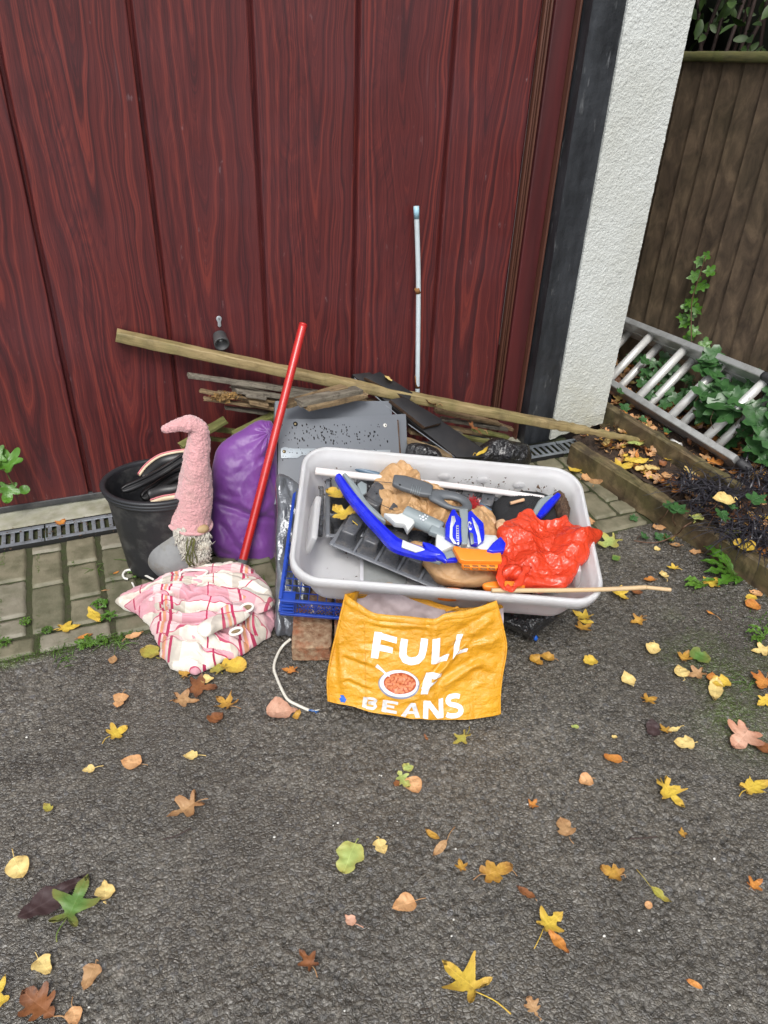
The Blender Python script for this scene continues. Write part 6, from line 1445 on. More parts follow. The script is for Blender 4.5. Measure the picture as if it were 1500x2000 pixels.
hanger([(250,1131),(243,1129),(240,1122),(245,1115),(255,1113),(272,1118),(292,1128),(300,1132)],'white plastic hanger hook lying on the pavers left of the curtain',(.012,.013,.014,.015,.016,.018,.03,.035))
hanger([(352,1128),(352,1120),(362,1114),(380,1113),(404,1115),(400,1122),(385,1129)],'white plastic hanger loop poking out of the top of the curtain heap below the gnome',(.09,.10,.10,.10,.10,.10,.095))
hanger([(258,1138),(261,1144),(264,1152)],'tiny end of a white plastic hanger under the left tip of the curtain',(.014,.014,.02),.0026)

# ================================================================= LADDER
def ladder():
    L0=onZ(1195,751,.115);L1=onZ(1441,903,.115); U0=onX(1220,629,2.205);U1=onX(1500,742,2.205)
    root=empty('extension_ladder',L1); tag(root,'double aluminium ladder lying on its side in the ivy against the fence','ladder')
    dl=(L1-L0)/np.linalg.norm(L1-L0); du_=(U1-U0)/np.linalg.norm(U1-U0)
    rv=(U0+du_*.4)-(L0+dl*.4); rv/=np.linalg.norm(rv); nn=np.cross(dl,rv); nn=nn if nn@VIEW(L1)>0 else -nn; nn/=np.linalg.norm(nn)
    def stile(a,b,nm='stile'):
        d=(b-a)/np.linalg.norm(b-a); s=np.cross(nn,d); s/=np.linalg.norm(s); prof=[(-.013,-.033),(.013,-.033),(.013,.033),(-.013,.033)]
        mb=MB(); beam(mb,a,b,.026,.064,up=nn,b=.003,n=30); o=mb.build(nm,'aluminium',root,smooth=False)
        return o
    la,lb=L0-dl*1.3,L1; ua,ub2=U0-du_*1.3,U0+du_*(np.linalg.norm(L1-L0)*1.16)
    stile(la,lb); stile(ua,ub2)
    off=-nn*.068; stile(la+off+dl*.1,lb+off-dl*.28); stile(ua+off+du_*.0,ub2+off+du_*.1)
    mb=MB(); beam(mb,lb+dl*.001,lb+dl*.045-nn*.02,.030,.066,up=nn,b=.008,n=4); mb.build('foot','foot_rubber',root)
    mb=MB(); beam(mb,ub2+du_*.001,ub2+du_*.045,.030,.066,up=nn,b=.008,n=4); mb.build('foot','foot_rubber',root)
    R_=[((1270,662),(1200,724)),((1335,689),(1236,784)),((1407,716),(1302,817)),((1492,751),(1372,862)),]
    lp=(L0+nn*.0)
    def onl(px,py,A,d):
        r=ray(px,py); c=np.cross(r,d); w0=CO-A; # closest point on line
        a=r@r;b=r@d;e=d@d;dd=r@w0;ee=d@w0; t=(a*ee-b*dd)/(a*e-b*b); return A+d*t
    ts=[]
    for (p,q) in R_:
        a=onl(*p,U0,du_);b=onl(*q,L0,dl); ts.append(((a-U0)@du_,(b-L0)@dl))
    st=(ts[3][0]-ts[0][0])/3; s2=(ts[3][1]-ts[0][1])/3
    for k in range(-4,4):
        a=U0+du_*(ts[0][0]+st*k); b=L0+dl*(ts[0][1]+s2*k)
        for o_,m_ in ((0,0),(1,1)):
            oo=off*o_+dl*.012*o_; mb=MB(); e=(a-b)/np.linalg.norm(a-b); tube(mb,[b+oo+e*.012,(a+b)/2+oo,a+oo-e*.012],[.0165]*3,18); mb.build('rung','aluminium_rung',root)
    return root,L0,dl,U0,du_,nn
LAD=ladder()
# small tap fitting on the soil
root=empty('pipe_fitting',onZ(1322,868,.085)); tag(root,'small white plastic pipe fitting on the soil beside the ladder','fitting'); mb=MB(); a=onZ(1311,862,.10); b=onZ(1323,869,.10); tube(mb,[a,b],[.011,.011],18); mb.build('fitting_body','aluminium_rung',root)
mb=MB(); pts=[onZ(1325,871,.10)+np.array([.011*math.cos(q),-.002+.0*q,.011*math.sin(q)]) for q in np.linspace(0,6.283,25)]; tube(mb,pts,.0042,8,cap=False); mb.build('fitting_ring','aluminium_rung',root)
# ================================================================= PLANTS
def outline_leaf(kind):
    if kind=='ivy': a=[(0,0),(.18,-.12),(.42,-.10),(.52,.12),(.36,.30),(.56,.50),(.40,.62),(.22,.60),(.12,.80),(0,1.)]
    elif kind=='maple': a=[(0,0),(.12,-.08),(.30,-.16),(.46,-.12),(.44,.02),(.36,.12),(.54,.16),(.70,.28),(.66,.42),(.48,.48),(.26,.44),(.30,.62),(.26,.82),(.12,.98),(0,1.04)]
    elif kind=='thin': a=[(0,0),(.12,-.14),(.26,-.24),(.32,-.12),(.22,.06),(.36,.14),(.56,.30),(.60,.46),(.42,.46),(.20,.34),(.22,.54),(.18,.80),(0,1.05)]
    elif kind=='palm': a=[(0,0),(.10,-.10),(.34,-.22),(.50,-.20),(.36,-.02),(.18,.10),(.42,.20),(.66,.40),(.70,.54),(.50,.48),(.16,.32),(.15,.55),(.17,.80),(.08,.98),(0,1.1)]
    elif kind=='oak': a=[(0,0),(.10,.05),(.16,.16),(.10,.24),(.34,.28),(.40,.40),(.20,.44),(.42,.58),(.44,.72),(.22,.70),(.26,.86),(.12,.96),(0,1.)]
    elif kind=='long': a=[(0,0),(.10,.08),(.20,.28),(.22,.5),(.16,.75),(.06,.93),(0,1.)]
    elif kind=='round': a=[(0,0),(.26,.02),(.44,.20),(.48,.45),(.40,.70),(.22,.88),(0,.95)]
    else: a=[(0,0),(.22,.02),(.40,.18),(.45,.38),(.36,.62),(.20,.82),(0,1.)]
    return a
def leaf_geo(kind,curl=.2,ser=.03,seed=0,nsub=5,asym=.12,twist=0.,tear=0.):
    """leaf blade with unit length in the xy plane, base at origin, pointing +y"""
    rng=np.random.RandomState(seed); h=np.array(outline_leaf(kind)); 
    if kind!='ivy': h=cr(h,len(h)*2)
    def dens(h):
        o=[]
        for a,b in zip(h[:-1],h[1:]):
            for k in range(nsub): o.append(a+(b-a)*k/nsub)
        o.append(h[-1]); o=np.array(o)
        if ser: k=np.arange(len(o)); o[1:-1]*=(1+ser*((k[1:-1]%2)*2-1))[:,None]*np.array([1,1]) if False else 1; o[1:-1,0]+=ser*((k[1:-1]%2)*2-1)*.6
        return o
    r_=dens(h); l_=dens(h)*np.array([-1,1]); l_[:,0]*=1-asym*rng.rand(); r_[:,0]*=1-asym*rng.rand()
    if tear: 
        for q in (r_,l_): q[:,0]*=1-tear*np.clip(np.array([float(vn(np.array([p[1]*5,seed*3.,q[0,0]+3])))for p in q])+.1,0,1)
    V=[];F=[];UV=[]; nr=5
    for sgn,q in ((1,r_),(-1,l_)):
        base=len(V); m=len(q)
        for i in range(m):
            mid=np.array([0,np.clip(q[i,1],0,1)*.85+.05*(i/m)])
            for k in range(nr+1):
                p=mid+(q[i]-mid)*k/nr; V.append([p[0],p[1],0]); UV.append((p[0],p[1]))
        f=[(base+i*(nr+1)+k,base+(i+1)*(nr+1)+k,base+(i+1)*(nr+1)+k+1,base+i*(nr+1)+k+1) for i in range(m-1) for k in range(nr)]
        F+= f if sgn>0 else [x[::-1] for x in f]
    V=np.array(V,float); x,y=V[:,0],V[:,1]
    a=rng.uniform(-.5,.5); V[:,2]=curl*(x*x*1.3*(.6+rng.rand())+ (y-.5)**2*(.5+.6*rng.rand())+ a*x*(y-.3))+.03*curl*5*fbm(np.stack([x*3,y*3,x*0+seed],1),seed,3)
    V[:,2]-=V[:,2].min()
    if twist: V[:,0],V[:,2]=x*np.cos(twist*y)-V[:,2]*np.sin(twist*y),x*np.sin(twist*y)+V[:,2]*np.cos(twist*y)
    V[:,2]-=V[:,2].min()
    return V,F,UV
def place(V,s,rot,tiltx,tilty,P):
    E_=np.array(Euler((tiltx,tilty,rot)).to_matrix()); return (V*s)@E_.T+np.asarray(P)
# --- ivy over the ladder
def ivy(name,label,spots,seed,mats=('ivy_dark','ivy_vein'),stem=None,cat='ivy'):
    rng=np.random.RandomState(seed); c0=np.mean([s[0] for s in spots],axis=0); root=empty(name,(c0[0],c0[1],.05)); tag(root,label,cat); mb=MB(); ms=MB()
    for k,(P,s,n_) in enumerate(spots):
        V,F,UV=leaf_geo('ivy',.25,.0,seed*50+k,nsub=3); V=V-np.array([0,.35,0]); n_=np.asarray(n_)/np.linalg.norm(n_); a=rng.uniform(0,6.28); dn=np.array([math.cos(a),math.sin(a),-.6]); dn=dn-n_*(dn@n_); dn/=np.linalg.norm(dn); sx_=np.cross(dn,n_)
        W_=V[:,0:1]*s*sx_+V[:,1:2]*s*dn+V[:,2:3]*s*n_+P; mb.add(W_,F,0,UV)
        pet=[P-dn*s*.35,P-dn*s*.5-n_*s*.4,P-dn*s*.3-n_*s*1.1+rng.normal(size=3)*.01]; tube(ms,cr(pet,6),[.0012]*6,4)
        for q in ((0,1),(.42,.42),(-.42,.42),(.38,-.02),(-.38,-.02)):
            e=P+(q[0]*s*.85)*sx_+((q[1]*.85-.35)*s)*dn+n_*(.0006+s*.25*(q[0]**2*1.2+(q[1]-.5)**2*.7)*.9); b=P-.35*s*dn+n_*(.0008+s*.045); tube(ms,[b,(b+e)/2+n_*.0006,e+n_*.001],[.0007,.0005,.0003],3,1)
    mb.build('leaves',mats[0],root); ms.build('stems',mats=['ivy_stem',mats[1]],parent=root)
    if stem is not None: mb=MB(); 
    if stem is not None:
        for st in stem: tube(mb,cr(st,30),[.0022]*30,6)
        mb.build('vine','ivy_stem',root)
    return root
rng=np.random.RandomState(31); root_,L0,dl,U0,du_,nnL=LAD
def inpoly(x,y,poly):
    c=False;n=len(poly);j=n-1
    for i in range(n):
        if ((poly[i][1]>y)!=(poly[j][1]>y)) and x<(poly[j][0]-poly[i][0])*(y-poly[i][1])/(poly[j][1]-poly[i][1])+poly[i][0]: c=not c
        j=i
    return c
sp=[]
regs=[([(1225,700),(1290,690),(1350,720),(1400,760),(1390,800),(1300,790),(1240,770)],34,-.13,-.02,.045,.065),
      ([(1330,760),(1400,730),(1500,745),(1500,900),(1440,890),(1380,830)],62,-.12,.0,.055,.085),
      ([(1345,740),(1390,690),(1440,770),(1500,760),(1500,890),(1450,880),(1440,830),(1360,830),(1330,780)],26,.015,.06,.075,.105)]
for poly,n,h0,h1,s0,s1 in regs:
    k=0
    while k<n:
        x=rng.uniform(1210,1530);y=rng.uniform(680,905)
        if not inpoly(min(x,1499),y,poly): continue
        P=onpl(x,y,L0+nnL*rng.uniform(h0,h1),nnL); 
        if P[2]<.09: P[2]=.09+rng.rand()*.03
        sp.append((P,rng.uniform(s0,s1),VIEW(P)*.7+np.array([0,0,.8])+rng.normal(size=3)*.28)); k+=1
ivy('ivy_plant','large mass of dark green ivy growing up through the ladder',sp,3)
sp=[]
for x,y,s in ((1379,500,.034),(1366,512,.04),(1386,530,.046),(1357,540,.052),(1372,558,.048),(1350,590,.05),(1358,566,.04),(1344,598,.05),(1361,605,.045),(1337,632,.045),(1355,648,.05),(1378,672,.05),(1342,662,.045),(1331,620,.04),(1350,618,.04)):
    yy=onX(x,y,2.27); P=onX(x,y,FX(yy[1])-.035); sp.append((P,s,VIEW(P)+rng.normal(size=3)*.25+np.array([0,0,.2])))
st=[[onX(x,y,2.255) for x,y in ((1378,500),(1366,540),(1352,585),(1350,640),(1352,700))]]
ivy('ivy_strand','single ivy strand climbing the fence boards above the ladder',sp,5,mats=('weed_green','ivy_vein'),stem=st)
sp=[]
for x,y,s,z in ((1312,991,.055,.10),(1327,995,.055,.10),(1288,1050,.035,.01),(1305,1052,.035,.01),(1258,1048,.03,.01),(1402,978,.05,.16),(1410,1008,.05,.16),(1478,975,.06,.16),(1430,990,.03,.15),(1237,1012,.03,.01),(1220,797,.045,.16),(1256,820,.035,.12),(1302,842,.03,.10),(1350,745,.04,.2),(1210,765,.035,.17)):
    P=onZ(x,y,z); sp.append((P,s,np.array([0,-.3,1])+rng.normal(size=3)*.2))
ivy('ivy_runner','thin ivy runner with pale leaves creeping over the front timber edging',sp[:7],7,mats=('ivy_dark','ivy_vein'),stem=[[onZ(x,y,z) for x,y,z in ((1238,1056,.012),(1280,1060,.01),(1320,1045,.03),(1335,1030,.09),(1350,1020,.10))]])
ivy('ivy_sprig','few small ivy leaves on the soil and lower ladder stile',sp[7:],9)
# --- black grass tufts
def tuft(label,cx,cy,n,L,seed,mat='mondo_black',name='black_grass',cat='ornamental grass',spread=.05,z=None,wd=.0022,grp=None):
    rng=np.random.RandomState(seed); c=onZ(cx,cy,.10 if z is None else z); mb=MB()
    for k in range(n):
        a=rng.uniform(0,6.28); l=L*rng.uniform(.55,1.1); o=c+np.array([rng.normal()*spread,rng.normal()*spread,-.01]); out=np.array([math.cos(a),math.sin(a),0]); up=rng.uniform(.25,.8)
        P=[o+out*l*t*(.35+.65*t)+np.array([0,0,l*up*(t*1.5-1.35*t*t)]) for t in np.linspace(0,1,7)]; w_=wd*rng.uniform(.7,1.3); s=np.cross(out,(0,0,1)); V=[]
        for i,p in enumerate(P):
            ww=w_*(1-(i/6)**2.5)+.0002; V+=[p-s*ww,p+np.array([0,0,-.0012]),p+s*ww]
        for i in range(0,len(V)): V[i]=np.array([V[i][0],V[i][1],max(V[i][2],c[2]-.02)])
        mb.add(V,[(i*3+j,i*3+j+1,(i+1)*3+j+1,(i+1)*3+j) for i in range(6) for j in range(2)])
    return tag(mb.build(name,mat,org=c),label,cat,grp)
tuft('black strappy grass clump nearest the front timber edging, yellow leaf caught in it',1400,968,150,.16,3)
tuft('black strappy grass clump lowest in the bed, above the green weed',1462,1042,160,.15,4)
tuft('black strappy grass clump at the right edge beside the ladder foot',1500,945,120,.16,5)
tuft('straggly black grass clump between the ladder foot and the timber edging',1345,945,60,.11,6,spread=.03)
# --- green weeds
def weed(label,cx,cy,z,leaves,seed,mat='weed_green',name='green_weed',cat='weed',lob=True,stems=True,grp=None):
    rng=np.random.RandomState(seed); c=onZ(cx,cy,z); root=empty(name,c); tag(root,label,cat,grp); mb=MB()
    for (ang,L,w_,up) in leaves:
        a=R(ang); out=np.array([math.cos(a),math.sin(a),0]); s=np.cross(out,(0,0,1)); n=22; V=[];UV=[]
        for i in range(n+1):
            t=i/n; p=c+out*L*t+np.array([0,0,L*up*(math.sin(t*2.4)*.6)])+s*.01*math.sin(t*3+seed); env=(math.sin(math.pi*min(1,.05+t*.97))**.9)*(.25+.9*t if t<.8 else 1)
            ww=w_*env*((1+.32*math.sin(t*26+ang)) if lob else 1)+.0008
            for q in (-1,-.5,0,.5,1): V.append(p+s*q*ww+np.array([0,0,.25*abs(q)*ww+.002*math.sin(t*20+q*4)])); UV.append((q*.4,t))
        mb.add(V,[(i*5+j,i*5+j+1,(i+1)*5+j+1,(i+1)*5+j) for i in range(n) for j in range(4)],0,UV)
    mb.build('leaves',mat,root); mb=MB()
    for (ang,L,w_,up) in leaves:
        a=R(ang); out=np.array([math.cos(a),math.sin(a),0]); s=np.cross(out,(0,0,1)); P=[c+out*L*t+np.array([0,0,L*up*(math.sin(t*2.4)*.6)+.0012])+s*.01*math.sin(t*3+seed) for t in np.linspace(0,.85,12)]; tube(mb,P,np.linspace(.0022,.0005,12),5)
    mb.build('midribs','grass_green',root); return root
weed('bright green lobed weed growing at the foot of the timber edging',1432,1122,.004,[(100,.12,.022,.6),(70,.13,.024,.7),(40,.11,.022,.4),(5,.09,.020,.3),(135,.10,.018,.5),(165,.10,.020,.4),(200,.11,.022,.3),(230,.06,.014,.3),(320,.07,.015,.2),(85,.08,.02,.9),(115,.09,.02,.8)],3)
weed('low green weed with feathery leaflets beside the bright lobed weed',1375,1140,.004,[(185,.07,.012,.2),(165,.06,.012,.3),(210,.05,.010,.2),(150,.05,.011,.3),(20,.04,.01,.3)],5,mat='leaf_green')
weed('small green sprig at the right edge of the drive',1492,1246,.004,[(150,.05,.009,.4),(190,.05,.009,.3),(110,.05,.009,.4),(60,.04,.008,.4),(220,.04,.008,.2)],6,mat='leaf_green')
weed('little round-leaved weed between pavers, upper one beside the yellow curled leaf',196,1182,.004,[(20,.025,.008,.4),(90,.024,.008,.4),(160,.026,.008,.3),(230,.020,.007,.3),(300,.022,.007,.3),(125,.02,.007,.6)],7,lob=False)
weed('small round-leaved weed in a paver joint below the curtain tip',212,1205,.004,[(10,.022,.006,.4),(70,.022,.007,.4),(130,.020,.006,.4),(190,.026,.007,.3),(250,.02,.006,.3),(320,.022,.006,.3)],8,lob=False)
weed('dark green weed cluster on the joint at the asphalt edge',168,1258,.004,[(a,.018+.006*(k%3),.005,.4) for k,a in enumerate(range(0,360,28))],9,mat='leaf_green',lob=False)
weed('second dark green weed cluster at the asphalt edge, nearer the curtain',198,1254,.004,[(a,.016+.005*(k%3),.0045,.5) for k,a in enumerate(range(10,360,36))],10,mat='leaf_green',lob=False)
weed('tiny weed at the left edge of the pavers',8,1256,.004,[(a,.018,.005,.4) for a in range(0,360,40)],11,mat='leaf_green',lob=False)
weed('tiny weed in the crossing of two paver joints at the left',50,1215,.004,[(a,.013,.004,.5) for a in range(0,360,50)],12,mat='leaf_green',lob=False)
weed('small seedling in the last paver joint, left of the larger cluster',92,1232,.004,[(a,.014,.004,.4) for a in range(0,360,50)],13,mat='leaf_green',lob=False)
weed('two rounded green leaves beside the white hanger hook',262,1123,.006,[(20,.030,.012,.3),(330,.024,.010,.2),(110,.02,.008,.3)],14,lob=False,mat='leaf_green')
tuft('thin green grass blades by the base of the bucket',258,1105,9,.075,11,'grass_green','grass_tuft','grass',.006,.002,.0013)
tuft('fine green grass tuft on a paver joint, left of the bucket',187,1108,10,.045,12,'grass_green','grass_tuft','grass',.005,.002,.0010)
tuft('green grass tuft between the curtain heap and the dark wrapped board',518,1136,16,.05,13,'grass_green','grass_tuft','grass',.006,.002,.0012)
tuft('green grass tuft at the lower left edge of the curtain heap',236,1246,34,.05,14,'grass_green','grass_tuft','grass',.016,.002,.0011)
tuft('green grass strip at the edge of the asphalt, left of the orange leaf',122,1274,26,.045,15,'grass_green','grass_tuft','grass',.018,.002,.0010)
tuft('thin grass blades at the right edge of the drive above the green sprig',1488,1208,16,.05,16,'grass_green','grass_tuft','grass',.012,.002,.0011)
tuft('few pale grass blades in the mossy patch at the right',1462,1336,9,.06,17,'grass_green','grass_tuft','grass',.008,.002,.0010)
# moss cushions and tiny plants in joints
mb=MB(); rng=np.random.RandomState(41)
for k in range(5200):
    q=rng.rand()
    if q<.5:
        i=rng.randint(0,16); x=-.36+.0975*rng.randint(0,9)+rng.normal()*.0030; y=rng.uniform(1.62,2.1); 
        if vn(np.array([x*9,y*14,0.]),3)<.02: continue
    elif q<.8: x=rng.uniform(-.4,.33); y=1.612+rng.normal()*.006; 
    else: x=1.62+rng.normal()*.12; y=1.05+rng.normal()*.15
    if q>=.5 and q<.8 and vn(np.array([x*12,1.,0.]),3)<-.1: continue
    if q>=.8 and vn(np.array([x*14,y*14,0.]),5)<.0: continue
    c=np.array([x,y,.0]); a=rng.uniform(0,6.28); h=rng.uniform(.002,.006); s=np.array([math.cos(a),math.sin(a),0])*rng.uniform(.0006,.0016); t_=np.array([rng.normal()*.002,rng.normal()*.002,h]); mb.add([c-s,c+s,c+t_],[(0,1,2)])
tag(mb.build('moss','grass_green',smooth=False),'bright green moss in the paver joints and along the asphalt edge','moss',kind='stuff')
# vine with three leaves at the left edge
root=empty('vine_shoot',onY(2,915,YW-.05)); tag(root,'vine shoot with bright green leaves hanging in front of the door at the left edge','vine')
mb=MB(); vpt=lambda x,y,d=.05:onY(x,y,YW-d); tube(mb,cr([vpt(-60,880,.03),vpt(-10,912),vpt(10,920),vpt(22,940),vpt(34,955)],30),np.linspace(.0028,.0015,30),7); tube(mb,cr([vpt(10,920),vpt(14,912),vpt(16,905)],8),[.0012]*8,5); tube(mb,cr([vpt(28,943),vpt(22,944),vpt(16,946)],8),[.0012]*8,5); tube(mb,cr([vpt(34,955),vpt(33,965),vpt(37,970)],8),[.0010]*8,5); mb.build('stem','mossy_slat',root)
for (x,y,s,kind,ang,sd_) in ((14,897,.072,'maple',2.2,1),(15,963,.058,'maple',-1.9,2),(47,957,.032,'round',.0,3),(-14,890,.06,'maple',2.9,4)):
    V,F,UV=leaf_geo(kind,.35,.02,sd_*7); V=V-np.array([0,.4,0]); P=vpt(x,y,.06); n_=VIEW(P)*.8+np.array([.1*sd_-.2,0,.4]); n_/=np.linalg.norm(n_); ex=np.cross((0,0,1),n_); ex/=np.linalg.norm(ex); ey=np.cross(n_,ex); dv=ex*math.cos(ang-1.57+1.57)+ey*math.sin(ang); sx_=np.cross(dv,n_)
    mb=MB(); mb.add(V[:,0:1]*s*sx_+V[:,1:2]*s*dv+V[:,2:3]*s*n_+P,F,0,UV); mb.build('leaf','weed_green',root)

# ================================================================= FALLEN LEAVES
def leaf(px,py,size,rot,kind,mat,label,z=None,stem=.6,curl=.36,seed=None,grp=None,tilt=None,twist=0.,tear=.4):
    seed=seed if seed is not None else int(px*7+py*3)%9973; P=onZ(px,py,.002 if z is None else z) if not hasattr(z,'__len__') else np.array(z); ppm=pxm(P); s=size/ppm/(.95 if kind!='long' else .9)*1.12
    V,F,UV=leaf_geo(kind,curl,.022,seed,tear=tear,twist=twist); V=V-np.array([0,.45,0]); a=R(rot); rg=np.random.RandomState(seed); ti=tilt or (rg.uniform(-.12,.12),rg.uniform(-.12,.12)); W_=place(V,s,a,ti[0],ti[1],(0,0,0)); dz=-W_[:,2].min(); W_[:,2]+=dz+.0005
    mb=MB(); mb.add(W_,F,0,UV)
    if stem:
        b=np.array(Euler((0,0,a)).to_matrix())@np.array([0,-.45*s,0]); b[2]=dz*.7+.002; d=np.array(Euler((0,0,a+rg.uniform(-.5,.5))).to_matrix())@np.array([0,-1,0]); mids=b+d*s*stem*.5+np.array([rg.normal()*.06*s,rg.normal()*.06*s,.002]); e=b+d*s*stem; e[2]=.002; tube(mb,cr([b,mids,e],10),np.linspace(.0007,.0011,10)*max(1,s/.05),5,1)
    o=mb.build('fallen_leaf',mats=[mat,'lf_tan' if mat in('lf_brown','lf_orange','lf_peach','lf_tan','lf_ochre') else mat]); o.location=P; tag(o,label,'leaf',grp); return o
G1='leaves fallen on the drive'
